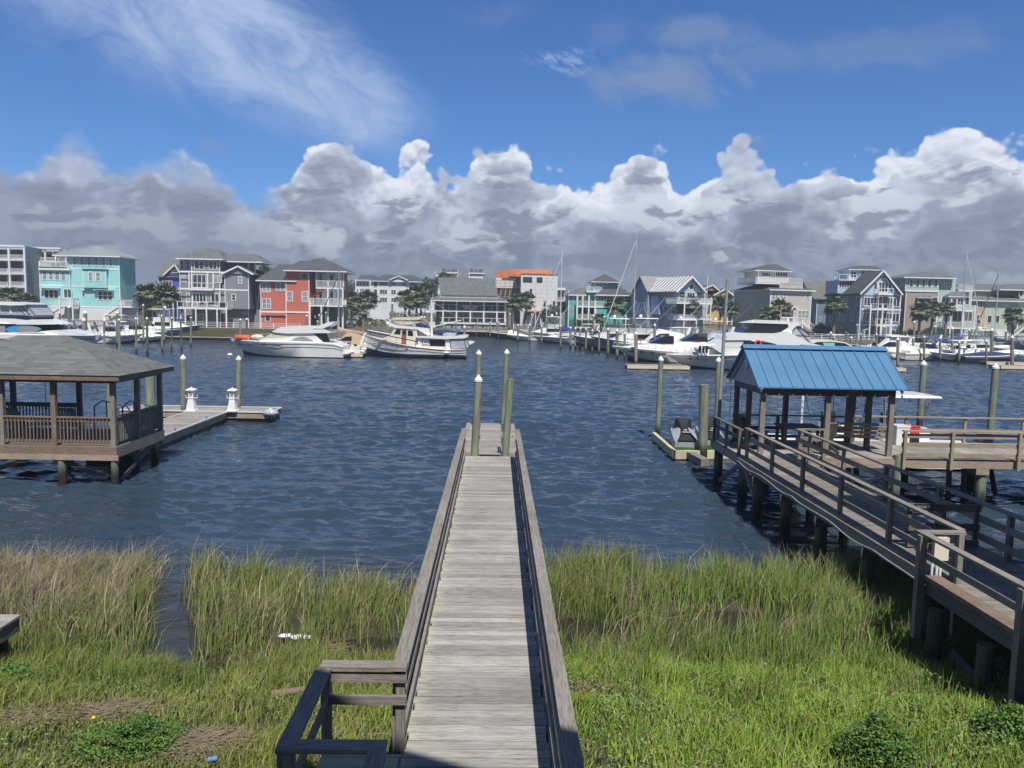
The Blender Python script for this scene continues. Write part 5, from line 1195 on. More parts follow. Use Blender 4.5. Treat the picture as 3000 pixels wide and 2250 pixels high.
    def balcony(s, X0, X1, Yf, Yr, vo, vi=0.0, ends=True, posts=None, Yp=None, bal=True, slab=0.28, m=None, floor='trim'):
        m = m or s.trim; u0, zf = s.fr(X0, Yf, vo); u1, _ = s.fr(X1, Yf, vo); zr = s.fr(X0, Yr, vo)[1]
        mb = MB(); mb.box(u0, u1, vo, vi - 0.003, zf - slab, zf); s.b(mb, 'balcony_floor', floor)
        mb = MB()
        runs = [((u0, vo), (u1, vo))] + ([((u0 + .02, vo + .05), (u0 + .02, vi)), ((u1 - .02, vo + .05), (u1 - .02, vi))] if ends else [])
        for p_, q_ in runs:
            mb.beam((*p_, zr), (*q_, zr), 0.08, 0.08); mb.beam((*p_, zf + 0.12), (*q_, zf + 0.12), 0.05, 0.06)
            L = math.hypot(q_[0] - p_[0], q_[1] - p_[1]); n = int(L / 0.17) if bal else max(1, int(L / 1.6))
            for k in range(n + 1):
                a = k / max(1, n); x = p_[0] + (q_[0] - p_[0]) * a; y = p_[1] + (q_[1] - p_[1]) * a; w_ = 0.05 if bal else 0.09
                mb.box(x - w_ / 2, x + w_ / 2, y - w_ / 2, y + w_ / 2, zf, zr - 0.03)
        s.b(mb, 'railing', m)
        for X in (posts or []): s.post(X, Yp if Yp is not None else Yr, None, vo + 0.1, top=Yr)
        return zf, zr
    def post(s, X, Yt, Yb, v, w_=0.22, top=None, m=None):
        u, zt = s.fr(X, Yt, v); zb = -0.3 if Yb is None else s.fr(X, Yb, v)[1]
        mb = MB(); mb.box(u - w_ / 2, u + w_ / 2, v - w_ / 2, v + w_ / 2, zb, zt); s.b(mb, 'post', m or s.trim)
    def stairs(s, X0, Y0, X1, Y1, v, wd=1.2):          # outside stair, (X0,Y0) top, (X1,Y1) foot
        (u0, z0), (u1, z1) = s.fr(X0, Y0, v), s.fr(X1, Y1, v); z1 = max(z1, 0)
        mb = MB(); mb.beam((u0, v, z0 - 0.15), (u1, v, z1 - 0.1), 0.06, 0.32); mb.beam((u0, v + wd, z0 - 0.15), (u1, v + wd, z1 - 0.1), 0.06, 0.32)
        n = max(3, int(abs(z0 - z1) / 0.19))
        for k in range(n): a = (k + .5) / n; u = u0 + (u1 - u0) * a; z = z0 + (z1 - z0) * a; mb.box(u - 0.14, u + 0.14, v + 0.03, v + wd - 0.03, z - 0.05, z - 0.01)
        s.b(mb, 'stair', s.trim)
        mb = MB(); mb.beam((u0, v, z0 + 0.95), (u1, v, z1 + 0.95), 0.06, 0.08)
        for k in range(n + 1): a = k / n; u = u0 + (u1 - u0) * a; z = z0 + (z1 - z0) * a; mb.box(u - 0.025, u + 0.025, v - 0.025, v + 0.025, z, z + 0.93)
        s.b(mb, 'stair_railing', s.trim)
Z1, Z2, Z3, Z4, Z5, Z6 = (0, 680, 3.95), (420, 680, 3.568), (1000, 740, 3.95), (1400, 640, 3.77), (1900, 640, 3.771), (2400, 740, 3.687)

# long condominium, far left
h = House('long grey condominium with tiers of white railed balconies at the far left', 158, -260, Z1, name='condominium', cat='building')
h.wall(-260, 285, 150, None, 0.0, 14, 'sid_cond'); h.wall(285, 760, 185, None, 6.0, 16, 'sid_cond')
h.band(-300, 300, 152, 0.35, -0.6, 0.7); h.band(340, 720, 182, 0.3, 5.2, 0.7); 
for (yt, yb) in ((190, 262), (330, 422), (490, 575), (645, 735)):
    for (a, b_) in ((-250, -85), (-75, 92), (108, 275)):
        h.win(a, yt, b_, yb + 45, 1, 0, glass='dark_room', name='loggia'); h.balcony(a - 8, b_ + 8, yb + 48, yb, -1.1, 0, ends=False)
        mb = MB()
for X in (-260, -80, 100, 280): h.post(X, 180, None, -1.1, 0.3)
for (yt, yb) in ((215, 290), (350, 440), (510, 590), (660, 745)):
    h.win(350, yt, 520, yb + 45, 2, 0, v=6, glass='dark_room', name='loggia'); h.win(530, yt, 700, yb + 45, 2, 0, v=6, glass='dark_room', name='loggia'); h.balcony(345, 720, yb + 42, yb, 5.0, 6.0, ends=False)
for X in (350, 520, 700): h.post(X, 200, None, 5.0, 0.26)

# teal house
h = House('bright teal four storey house with a pale metal hip roof and white stairs', 145, 455, Z1)
h.wall(780, 1375, 268, 852, 0, 6.4, 'sid_teal'); h.wall(455, 803, 430, 852, -0.35, 6.4, 'sid_teal'); h.wall(790, 1378, 852, None, -0.03, 6.4, 'sid_white', 'base_wall'); h.wall(452, 803, 852, None, -0.38, 6.4, 'sid_white', 'base_wall')
u1_ = h.fr(1375, 500)[0]
h.hip(600, 1388, 262, 152, 965, 1210, -0.9, 7.6, 'roof_metal', seams=26)
h.wall(958, 1222, 430, 640, -0.7, 0.0, 'sid_teal', 'bay'); h.wall(945, 1232, 424, 436, -0.85, 0, 'shingle_dk', 'bay_roof')
h.balcony(450, 778, 395, 335, -0.8, 3, posts=None); h.wall(442, 800, 400, 436, -0.8, 0, 'trim', 'cornice'); h.post(645, 270, 395, 0.6); h.post(700, 280, 395, 1.5); h.post(460, 335, 395, -0.7)
h.band(455, 800, 615, 0.22, -0.35); h.band(803, 1375, 625); h.band(803, 955, 425); h.band(1230, 1375, 432); h.band(452, 803, 858, 0.2, -0.38); h.band(803, 1375, 862, 0.2, -0.03)
for k in range(6): h.win(838 + 83 * k, 285 + 2 * k, 894 + 83 * k, 388 + 2 * k, 1, 1, glass='blind')
for k in range(4): h.win(487 + 73 * k, 447 + 3 * k, 547 + 73 * k, 552 + 3 * k, 1, 1, -0.35, glass='blind')
h.win(1020, 460, 1080, 568, 1, 1, -0.7, 'blind'); h.win(1105, 462, 1165, 570, 1, 1, -0.7, 'blind')
h.win(510, 662, 682, 770, 3, 1, -0.35); h.win(1132, 680, 1305, 790, 3, 1); h.win(945, 668, 990, 745, 1, 1); h.win(735, 655, 832, 765, 2, 0, -0.36, 'dark_room', name='door'); h.win(878, 900, 925, 950, 1, 1, -0.03, 'blind')
for (a, b_, y_, v_) in ((485, 705, 655, -0.35), (1105, 1325, 678, 0)):
    u0_, z_ = h.fr(a, y_, v_); u1b, _ = h.fr(b_, y_, v_); mb = MB()
    for k in range(8): mb.box(u0_, u1b, v_ - 0.9 + 0.11 * k, v_ - 0.84 + 0.11 * k, z_ + 0.16, z_ + 0.22)
    mb.box(u0_ + 0.2, u0_ + 0.3, v_ - 0.9, v_, z_ + 0.05, z_ + 0.155); mb.box(u1b - 0.3, u1b - 0.2, v_ - 0.9, v_, z_ + 0.05, z_ + 0.155); h.b(mb, 'awning', 'trim')
h.balcony(685, 842, 845, 765, -2.6, -0.38, posts=[690, 838]); h.stairs(688, 850, 470, 990, -2.5); h.balcony(1350, 1625, 855, 785, -2.2, 1, posts=[1590, 1400]); h.stairs(1350, 850, 1190, 960, -2.0)
h.wins(1395, 478, 1420, 552, u1_, 1); h.wins(1470, 490, 1484, 580, u1_, 1); h.wins(1475, 310, 1510, 405, u1_, 1, 2); h.wins(1400, 690, 1430, 790, u1_, 1, glass='dark_room')
# purple house
h = House('small violet blue gabled house half hidden between teal and grey houses', 166, 1830, Z1)
h.wall(1835, 2100, 515, None, 0, 9, 'sid_purple'); h.gables(1815, 2110, 512, 322, -0.5, 9.5, 'sid_purple', 'shingle_br'); h.gablef(1888, 2095, 490, 2022, 368, -0.8, 4, 'sid_purple', 'shingle_br', wall_in=0.3)
h.win(1988, 412, 2052, 472, 1, 1, -0.42); h.win(1880, 560, 1995, 650, 3, 0); h.balcony(1815, 2070, 690, 630, -2.0, 0, posts=[1835, 2000]); h.win(1960, 880, 2060, 1000, 2, 0, glass='dark_room', name='door')
# grey house
h = House('slate grey four storey house with a many sided corner and a small front gable', 146, 375, Z2)
h.wall(500, 795, 265, None, 0, 8, 'sid_grey'); h.wall(378, 500, 265, None, 0.9, 8, 'sid_grey'); h.wall(795, 850, 430, None, 0.6, 8, 'sid_grey'); h.wall(795, 1095, 290, 480, 4.0, 9, 'sid_grey')
h.wall(850, 1098, 430, 800, 0.1, 8, 'sid_grey'); h.wall(850, 1098, 800, None, 1.2, 8, 'sid_grey', 'base_wall'); h.wall(1098, 1215, 450, None, 4, 10, 'sid_grey')
h.hip(335, 830, 270, 172, 650, 790, -0.8, 9.5, 'shingle_md'); h.hip(770, 1245, 300, 222, 860, 1180, 1.5, 10, 'shingle_md')
h.gablef(815, 1150, 430, 985, 350, -0.5, 5, 'sid_grey', 'shingle_md'); h.hip(1080, 1250, 440, 385, 1100, 1180, 3.4, 10, 'shingle_md')
for X in (1168, 1100): h.post(X, 300, 440, 3.5, 0.3)
for y_ in (412, 590): h.band(378, 850, y_, 0.3, -0.02, 0.06)
h.band(850, 1098, 603, 0.25, 0.1)
for a, b_, v_ in ((385, 428, .9), (443, 490, .9), (530, 638, 0), (685, 772, 0)): h.win(a, 298, b_, 392, 2 if b_ - a > 60 else 1, 1, v_)
h.win(400, 448, 452, 525, 2, 0, 0.9, 'blind'); h.win(515, 440, 660, 585, 3, 0, 0, 'dark_room', name='loggia'); h.win(740, 455, 820, 532, 2, 0, -.002, 'blind'); h.win(990, 462, 1035, 542, 1, 1, 0.1, 'blind'); h.win(922, 645, 968, 718, 1, 1, 0.1)
h.win(380, 632, 402, 735, 1, 0, .9); h.win(446, 635, 492, 738, 1, 0, .9, 'blind'); h.win(515, 635, 660, 738, 4, 0, 0); h.win(705, 640, 795, 770, 2, 0, 0); h.win(1112, 670, 1185, 758, 2, 0, 4, 'blind'); h.win(1040, 832, 1102, 858, 1, 0, 1.2)
h.balcony(355, 878, 785, 722, -2.6, 0, bal=False, posts=[438, 548, 660, 770, 868], Yp=785); h.balcony(480, 730, 590, 528, -0.7, 0, bal=False, ends=False)
for X in (478, 505, 672, 730): h.post(X, 430, 590, -0.6)
h.win(565, 850, 635, 935, 1, 0, 0, 'blind', name='door')
for X in (604, 690, 828):
    u, z = h.fr(X, 745, -1.4); mb = MB()
    if X == 828: mb.box(u - .4, u + .4, -1.7, -1.1, z - 0.9, z + 0.25)
    else: mb.box(u - .25, u + .25, -1.6, -1.1, z - 0.55, z - 0.48); mb.beam((u - .25, -1.1, z - .5), (u - .3, -0.95, z + .2), 0.05, 0.05); mb.beam((u + .25, -1.1, z - .5), (u + .3, -0.95, z + .2), 0.05, 0.05); mb.box(u - .25, u + .25, -1.02, -0.98, z - .2, z + .2)
    nm = ('grill', 'covered black barbecue grill on the grey house balcony') if X == 828 else ('deck_chair', 'dark chair on the balcony of the grey house, ' + ('left' if X == 604 else 'right') + ' of the two')
    o = mb.build(nm[0], 'canvas_black', None); o.location = h.P; tag(o, nm[1], 'grill' if X == 828 else 'chair')
# red house
h = House('brick red house with white trimmed windows and double white porches on its right', 147, 1215, Z2)
h.wall(1225, 1490, 505, None, 0.5, 9, 'sid_red'); h.wall(1490, 1730, 398, None, 0, 9, 'sid_red'); h.wall(1730, 2070, 400, 770, 3.0, 9, 'sid_red'); h.wall(1730, 2070, 770, None, 4.0, 9, 'sid_grey', 'base_wall')
h.wall(1810, 2060, 405, 760, 2.4, 3.1, 'sid_white', 'porch_wall')
h.hip(1462, 2125, 395, 275, 1800, 1890, -1.0, 9.8, 'shingle_dk'); h.hip(1170, 1600, 500, 335, 1420, 1560, -0.3, 9.5, 'shingle_dk'); h.hip(1465, 1800, 392, 298, 1640, 1720, -0.7, 8, 'shingle_dk')
h.band(1225, 1730, 830, 0.3, -0.02, 0.1); h.win(1240, 525, 1330, 630, 2, 1, .5, 'blind'); h.win(1385, 525, 1478, 617, 2, 1, .5, 'blind'); h.win(1645, 427, 1725, 495, 1, 0); h.win(1498, 617, 1563, 725, 1, 1, 0, 'blind'); h.win(1655, 618, 1722, 728, 1, 1, 0, 'blind')
h.win(1240, 693, 1335, 803, 2, 1, .5, 'blind'); h.win(1272, 865, 1332, 935, 1, 0, .5, name='door')
h.balcony(1802, 2085, 575, 505, 0, 2.4); h.balcony(1735, 2085, 760, 690, -1.2, 2.4)
for X in (1808, 1930, 2020, 2060, 2090): h.post(X, 410, 575, 0.1, 0.25)
for X in (1930, 2040, 2085): h.post(X, 590, None, 0.1, 0.28)
for X in (1740, 1862): h.post(X, 770, None, -1.1, 0.28)
for a in (1835, 1950, 2015): h.win(a, 440, a + 38, 560, 1, 0, 2.4, 'glass'); h.win(a, 620, a + 38, 740, 1, 0, 2.4, 'glass')
u0_, z_ = h.fr(1745, 690, -0.6); mb = MB(); mb.prism([(u0_, -0.6, z_ + 0.1), (u0_ + 0.2, -0.6, z_ + 0.1), (u0_ + 2.4, -0.6, z_ + 1.7), (u0_ + 2.2, -0.6, z_ + 1.75)], (0, 1.5, 0)); o = mb.build('parasol', 'car_red', None); o.location = h.P; tag(o, 'folded dark red parasol leaning on the red house balcony', 'parasol')
# white apartment building
h = House('white four storey apartment building with grey roof and small front gable', 235, 165, Z3, name='apartment_building', cat='building')
h.wall(330, 960, 325, None, 0, 18, 'sid_white'); h.wall(165, 340, 310, None, 6, 24, 'sid_white'); h.wall(940, 1075, 360, None, 5, 20, 'sid_white')
h.hip(340, 975, 325, 255, 500, 830, -0.8, 20, 'shingle_dk'); h.hip(170, 420, 320, 258, 230, 380, 5.0, 25, 'shingle_dk'); h.hip(920, 1100, 362, 303, 980, 1060, 4.2, 20, 'shingle_dk')
h.gablef(555, 772, 312, 663, 265, -1.2, 8, 'sid_white', 'shingle_dk', wall_in=0.6); h.wall(560, 768, 310, 330, -0.8, 0, 'trim', 'cornice')
for yt, yb in ((330, 385), (425, 482), (518, 574)):
    h.win(443, yt, 533, yb, 3, 1, frame='trim'); h.win(576, yt + 3, 634, yb + 3, 2, 1); h.win(693, yt + 8, 750, yb + 6, 2, 1)
    if yt < 400: h.win(793, yt + 15, 880, yb + 12, 3, 1)
    h.win(372, yt - 3, 418, yb + 15, 1, 0, glass='dark_room', name='loggia'); h.win(900, yt + 15, 940, yb + 30, 1, 0, glass='dark_room', name='loggia')
    for X in (180, 215, 250, 290): h.win(X, yt - 10, X + 18, yb - 5, 1, 0, v=6, glass='glass')
    for X in (985, 1020): h.win(X, yt + 40, X + 22, yb + 45, 1, 0, v=5, glass='glass')
h.win(655, 288, 672, 305, 1, 0, -0.82)
# building with cluttered roof behind the club
h = House('white building with a cluttered grey roof terrace behind the yacht club', 262, 1085, Z3, name='roof_terrace_building', cat='building')
h.wall(1100, 1640, 245, None, 0, 14, 'sid_white'); h.wall(1160, 1655, 225, 238, -0.5, 14, 'trim', 'cornice'); h.wall(1350, 1480, 190, 290, -0.6, 3, 'sid_grey', 'stair_tower'); h.wall(1085, 1150, 215, 250, 0, 8, 'sid_cond', 'parapet')
for k in range(9):
    a = 1165 + 53 * k; mb = MB(); u0_, z0_ = h.fr(a, 226, 0); u1_, z1_ = h.fr(a + 42, 186, 0); mb.box(u0_, u1_, 0.2 + (k % 3), 1.5 + (k % 3), z0_, z1_ - 0.25 * (k % 2)); h.b(mb, 'roof_unit', 'screen')
h.win(1355, 248, 1378, 285, 1, 0, -0.62); h.win(1450, 248, 1475, 290, 1, 0, -0.62)
# yacht club
h = House('two storey white porched clubhouse with a broad grey shingle roof and name board', 176, 1085, Z3, name='clubhouse', cat='building')
h.wall(1095, 1890, 535, 800, 2.6, 11, 'sid_cond'); h.wall(1080, 1905, 806, None, 0.2, 11, 'concrete', 'base_wall', cb=False)
h.hip(1000, 1925, 548, 478, 1150, 1810, -1.4, 12, 'shingle_md'); h.wall(1140, 1812, 486, 520, 1.8, 9, 'trim', 'cornice')
u0_, ze_ = h.fr(1148, 486, 1.6); u1_, _ = h.fr(1812, 486, 1.6); ua, zt_ = h.fr(1118, 285, 5.5); ub, zt2 = h.fr(1770, 302, 5.5); zt_ = (zt_ + zt2) / 2
mb = MB(); mb.prism([Vector((u0_, 1.6, ze_)), Vector((u1_, 1.6, ze_)), Vector((ub, 5.5, zt_)), Vector((ua, 5.5, zt_))], (0, 0, -0.15), ax=(1, 0, 0)); mb.prism([Vector((u1_, 9.4, ze_)), Vector((u0_, 9.4, ze_)), Vector((ua, 5.5, zt_)), Vector((ub, 5.5, zt_))], (0, 0, -0.15), ax=(1, 0, 0)); h.b(mb, 'roof', 'shingle_md')
mb = MB(); mb.prism([(u0_ + .2, 2.0, ze_ - .1), (u0_ + .2, 9.0, ze_ - .1), (ua + .2, 5.5, zt_ - .3)], (0.1, 0, 0)); mb.prism([(u1_ - .2, 2.0, ze_ - .1), (u1_ - .2, 9.0, ze_ - .1), (ub - .2, 5.5, zt_ - .3)], (-0.1, 0, 0)); h.b(mb, 'gable', 'sid_blue')
for X in (1087, 1180, 1335, 1495, 1650, 1803, 1898): h.post(X, 548, 806, 0, 0.3)
h.balcony(1080, 1905, 665, 600, -0.1, 2.6, ends=True, bal=False); h.balcony(1080, 1905, 806, 748, -0.1, 2.6, bal=False)
for a, b_ in ((1100, 1170), (1195, 1325), (1345, 1485), (1525, 1640), (1670, 1795), (1815, 1885)):
    h.win(a, 545, b_, 655, 3 if b_ - a > 90 else 1, 0, 2.6, 'glass', 'sid_grey'); h.win(a, 675, b_, 795, 2 if b_ - a > 90 else 1, 0, 2.6, 'screen', 'sid_grey')
for k in range(14): X = 1100 + 60 * k; h.band(X - 14, X + 14, 860, 1.7, 0.2, 0.03, 'screen') if k % 2 else None
uc, zc_ = h.fr(1492, 636, -0.2)
sg = thing('sign', 'dark red name board with scalloped ends on the clubhouse balcony', 'sign', (h.P.x + uc, h.P.y - 0.25, LZ + zc_))
mb = MB(); hw, hh = 2.75, 0.52
prof_ = [(-hw, 0.0)] + [(-hw + 0.25, -0.3), (-hw + 0.6, -hh)] + [(hw - 0.6, -hh), (hw - 0.25, -0.3), (hw, 0), (hw - 0.25, 0.3), (hw - 0.6, hh), (-hw + 0.6, hh), (-hw + 0.25, 0.3)]
mat('maroon', (0.13, 0.03, 0.035), 0.5); mb.prism([(x, 0, z) for x, z in prof_], (0, 0.06, 0)); mb.build('sign_board', 'maroon', sg, world=False)
q = sg.location
text_mesh('FEDERAL POINT', 0.52, (q.x, q.y - 0.012, q.z + 0.24), (R(90), 0, 0), 'trim', sg, ext=0.01, bold=0.022); text_mesh('YACHT CLUB', 0.50, (q.x, q.y - 0.012, q.z - 0.24), (R(90), 0, 0), 'trim', sg, ext=0.01, bold=0.022)
for s_ in (-1, 1):
    mb = MB(); c_ = Vector((s_ * 2.28, -0.012, 0)); mb.prism([c_ + Vector((math.sin(k * math.pi / 5) * (0.19 if k % 2 == 0 else 0.08), 0, math.cos(k * math.pi / 5) * (0.19 if k % 2 == 0 else 0.08))) for k in range(10)], (0, -0.01, 0)); mb.build('star', 'trim', sg, world=False)
# building under construction
h = House('building under construction in white wrap with orange sheathing along its top', 215, 200, Z4, name='unfinished_building', cat='building')
h.wall(478, 885, 608, None, 0, 14, 'wrap', cb=False); h.wall(200, 480, 655, 765, 5, 16, 'wrap', cb=False); h.wall(215, 480, 765, None, 5.5, 16, 'dark_wood', 'open_frame', cb=False)
h.wall(200, 272, 575, 655, 5, 15, 'osb', 'sheathing'); h.wall(270, 348, 568, 655, 4.6, 15, 'osb', 'sheathing'); h.wall(346, 812, 558, 640, 4.2, 15, 'osb', 'sheathing'); h.wall(408, 480, 612, 642, 0.5, 5, 'osb', 'sheathing'); h.band(478, 885, 606, 0.35, 0, 0.2, 'osb')
h.win(498, 645, 600, 708, 4, 0, frame='black', tw=.08); h.win(650, 650, 713, 710, 3, 0, frame='black', tw=.08); h.win(575, 778, 598, 838, 1, 0, frame='black'); h.win(725, 910, 748, 972, 1, 0, frame='black'); h.win(830, 912, 852, 972, 1, 0, frame='black'); h.win(430, 655, 455, 740, 1, 0, v=5, glass='dark_room', frame='black')
h.wall(520, 700, 1015, 1032, -4, 0, 'osb', 'canopy'); h.wall(535, 690, 1034, None, -3.5, 0, 'dark_room', 'open_frame', cb=False)
mb = MB(); u0_, z0_ = h.fr(205, 745, 3.5); u1_, z1_ = h.fr(450, 690, 3.5)
for zz in (z0_, (z0_ + z1_) / 2, z1_): mb.beam((u0_, 3.5, zz), (u1_, 3.5, zz), 0.12, 0.16)
for k in range(6): u = u0_ + (u1_ - u0_) * k / 5; mb.beam((u, 3.5, -0.2), (u, 3.5, z1_ + 0.3), 0.12, 0.12)
for k in range(5): u = u0_ + (u1_ - u0_) * k / 5; mb.beam((u, 3.5, z0_ - 5), (u + 2.2, 3.5, z0_), 0.1, 0.1)
h.b(mb, 'scaffold', 'ply')
h = House('unfinished side wing with white porch behind the wrapped building', 225, 880, Z4, name='unfinished_building', cat='building')
h.wall(880, 1000, 790, None, 2, 12, 'sid_grey'); h.balcony(878, 975, 905, 870, 0, 2, ends=False); h.wall(875, 970, 765, 790, -1, 6, 'trim', 'cornice'); h.win(915, 830, 955, 900, 2, 1, 2); 
# aqua house
h = House('sea green house with a square rooftop lookout and dark hip roofs', 158, 1000, Z4)
h.wall(1005, 1095, 840, None, 2, 10, 'sid_teal2'); h.wall(1095, 1310, 830, None, 4.5, 10, 'sid_teal2'); h.wall(1310, 1700, 845, None, 0.8, 10, 'sid_aqua'); h.wall(1195, 1330, 790, 850, 3.5, 9, 'sid_teal2'); h.wall(1285, 1545, 700, 800, 3, 8, 'sid_teal2')
h.hip(1250, 1568, 695, 617, 1400, 1412, 2.2, 9, 'shingle_dk', fas=.15); h.hip(1300, 1722, 840, 725, 1460, 1530, 0, 11, 'shingle_dk'); h.hip(1000, 1200, 840, 765, 1120, 1190, 1.4, 11, 'shingle_br')
h.balcony(1095, 1440, 965, 912, 0.6, 4.5); h.balcony(1095, 1320, 1105, 1060, 0.6, 4.5); h.balcony(1200, 1370, 800, 755, 2.2, 3.5)
for X in (1100, 1160, 1228, 1298): h.post(X, 850, None, 0.7, 0.28)
h.win(1625, 845, 1690, 935, 2, 1, .8, 'screen'); h.win(1640, 992, 1680, 1048, 1, 1, .8); h.win(1330, 850, 1420, 905, 3, 0, .79); h.win(1445, 850, 1525, 905, 2, 1, .79, 'screen'); h.win(1040, 985, 1055, 1065, 1, 0, 2); h.win(1040, 855, 1055, 930, 1, 0, 2)
h.win(1110, 860, 1180, 955, 2, 0, 4.5, 'screen'); h.win(1240, 850, 1260, 905, 1, 1, 4.5); h.win(1110, 985, 1290, 1060, 4, 0, 4.5, 'dark_room', name='loggia'); h.win(1305, 715, 1340, 750, 1, 0, 3); h.win(1380, 712, 1430, 750, 2, 0, 3)
h.balcony(1630, 1740, 1100, 1060, -1.5, .8, posts=[1635, 1735])
# light blue gabled house turned to the left
h = House('pale blue house with striped metal roof, round gable window and a long porch', 143, 330, Z5, yaw=24)
uF0, zz_ = h.fr(325, 800); uF1, _ = h.fr(632, 800)
wl = 15.0
mb = MB(); mb.box(uF0, uF1, 0, wl, -0.4, zz_); h.b(mb, 'wall', 'sid_blue')
mb = MB(); mb.box(uF0 + 0.01, uF1 - 0.01, -0.06, -0.003, -0.4, zz_); h.b(mb, 'front_wall', 'sid_pblue')
h.gablef(312, 648, 805, 488, 637, -1.0, wl + 0.5, 'sid_pblue', 'roof_tin', over=0.9, wall_in=0.35)
u0_, ze_ = h.fr(312, 805, -1.0); ua, za = h.fr(488, 637, -1.0); mb = MB()
for k in range(15): y = -0.9 + 1.05 * k; mb.beam((u0_, y, ze_ + 0.03), (ua, y, za + 0.03), 0.36, 0.05, up=(-0.7, 0, 1))
h.b(mb, 'roof_seam', 'trim')
uc, zc_ = h.fr(470, 755, -0.1); mb = MB(); mb.cyl((uc, -0.16, zc_), (uc, -0.11, zc_), 0.72, n=16); f_ = h.b(mb, 'window', 'trim'); mb = MB(); mb.cyl((uc, -0.19, zc_), (uc, -0.165, zc_), 0.48, n=16); h.b(mb, 'pane', 'glass', f_)
h.win(345, 805, 405, 885, 1, 1, -.07); h.win(422, 812, 510, 905, 3, 0, -.07, name='door'); h.win(525, 808, 590, 885, 1, 1, -.07); h.balcony(312, 705, 925, 875, -3.2, 0, posts=[400, 540, 690]); h.balcony(330, 700, 1100, 1065, -3.2, 0)
u_ = uF0
for a, b_, yt, yb in ((180, 210, 810, 900), (275, 305, 808, 900), (-5, 20, 802, 900), (-70, -48, 805, 900), (170, 210, 965, 1060), (262, 300, 965, 1060), (-65, -48, 965, 1035)): h.wins(a, yt, b_, yb, u_, -1, 2)
v0_, z0_ = h.sd(-40, 800, u_); v1_, _ = h.sd(180, 800, u_)
# cross gables on the long side
for a, b_ in ((-95, 50), ):
    va, _ = h.sd(a, 800, u_); vb, _ = h.sd(b_, 800, u_); va, vb = max(va, vb), min(va, vb); vm = (va + vb) / 2
    mb = MB(); mb.box(u_ - 1.2, u_ + 0.1, vb, va, -0.4, zz_ - 0.02); h.b(mb, 'wing', 'sid_blue')
    mb = MB(); mb.prism([(u_ - 1.2, vb, zz_ - 0.015), (u_ - 1.2, va, zz_ - 0.015), (u_ - 1.2, vm, zz_ + 2.6)], (0.2, 0, 0)); h.b(mb, 'gable', 'sid_blue')
    for vv in (va + 0.4, vb - 0.4):
        mb = MB(); P_ = [Vector((u_ - 1.7, vv, zz_ - 0.1)), Vector((u_ + 4, vv, zz_ - 0.1)), Vector((u_ + 4, vm, zz_ + 2.9)), Vector((u_ - 1.7, vm, zz_ + 2.9))]; mb.prism(P_, (0, 0, 0.12)); h.b(mb, 'roof', 'roof_tin')
va, _ = h.sd(60, 900, u_); vb, _ = h.sd(158, 900, u_); mb = MB(); zb_ = h.sd(60, 1060, u_)[1]; zt_ = h.sd(60, 858, u_)[1]; mb.prism([(u_ - 0.7, va, zb_), (u_ - 0.7, vb, zb_), (u_ - 0.7, vb + 0.25 * (va - vb), zt_), (u_ - 0.7, va, zt_)], (0.65, 0, 0)); h.b(mb, 'chimney_chase', 'sid_pblue')
# yellow house
h = House('yellow house with two small gables behind the pale blue one', 178, 590, Z5)
h.wall(600, 940, 850, None, 1, 10, 'sid_yellow'); h.gablef(560, 790, 790, 710, 730, 0, 8, 'sid_yellow', wall_in=0.3); h.gablef(720, 950, 845, 852, 772, -1.5, 6, 'sid_yellow', wall_in=0.3); h.gables(590, 950, 850, 775, 0.5, 10, 'sid_yellow'); h.band(620, 940, 858, 0.3, 1); h.win(880, 870, 935, 930, 2, 0, 1); h.balcony(870, 945, 930, 890, -0.5, 1, posts=[880])
# beige house with lookout
h = House('beige sided house with dark hip roof, white roof deck and small square lookout', 146, 1335, Z5, yaw=13)
uF1, zz_ = h.fr(1800, 795); vl, _ = h.sd(945, 795, 0)
mb = MB(); mb.box(0, uF1, 0, vl, -0.4, zz_); h.b(mb, 'wall', 'sid_beige')
mb = MB(); mb.box(-0.1, 0.1, -0.05, 0.12, -0.3, zz_ - 0.02); mb.box(uF1 - 0.1, uF1 + 0.1, -0.05, 0.12, -0.3, zz_ - 0.02); h.b(mb, 'corner_board', 'trim')
ra, zr = h.fr(1400, 712, vl / 2); mb = MB(); A, B, C_, D_ = (-0.6, -0.6, zz_), (uF1 + 0.6, -0.6, zz_), (uF1 + 0.6, vl + 0.6, zz_), (-0.6, vl + 0.6, zz_); r0, r1 = (uF1 * 0.3, vl * 0.45, zr + 0.1), (uF1 * 0.7, vl * 0.45, zr + 0.1)
mb.face([A, B, r1, r0]); mb.face([B, C_, r1]); mb.face([C_, D_, r0, r1]); mb.face([D_, A, r0]); h.b(mb, 'roof', 'shingle_dk'); mb = MB(); mb.box(-0.6, uF1 + 0.6, -0.6, vl + 0.6, zz_ - 0.22, zz_ - 0.004); h.b(mb, 'fascia', 'trim')
h.wall(1455, 1700, 712, 800, 0.6, 6, 'sid_beige', 'dormer'); h.balcony(1180, 1700, 708, 650, 0.6, 7, slab=0.2); h.wall(1215, 1550, 572, 705, 3, 8, 'sid_beige', 'lookout'); h.hip(1180, 1590, 568, 505, 1345, 1420, 2.3, 9, 'shingle_dk', fas=.15)
h.win(1250, 590, 1345, 645, 4, 0, 3); h.win(1400, 590, 1535, 645, 5, 0, 3); h.win(1362, 815, 1432, 900, 2, 1, 0, 'blind'); h.win(1455, 818, 1525, 903, 2, 1, 0, 'blind'); h.win(1732, 830, 1780, 888, 1, 0, 0, 'blind'); h.win(1650, 1012, 1770, 1112, 3, 1, 0, 'blind')
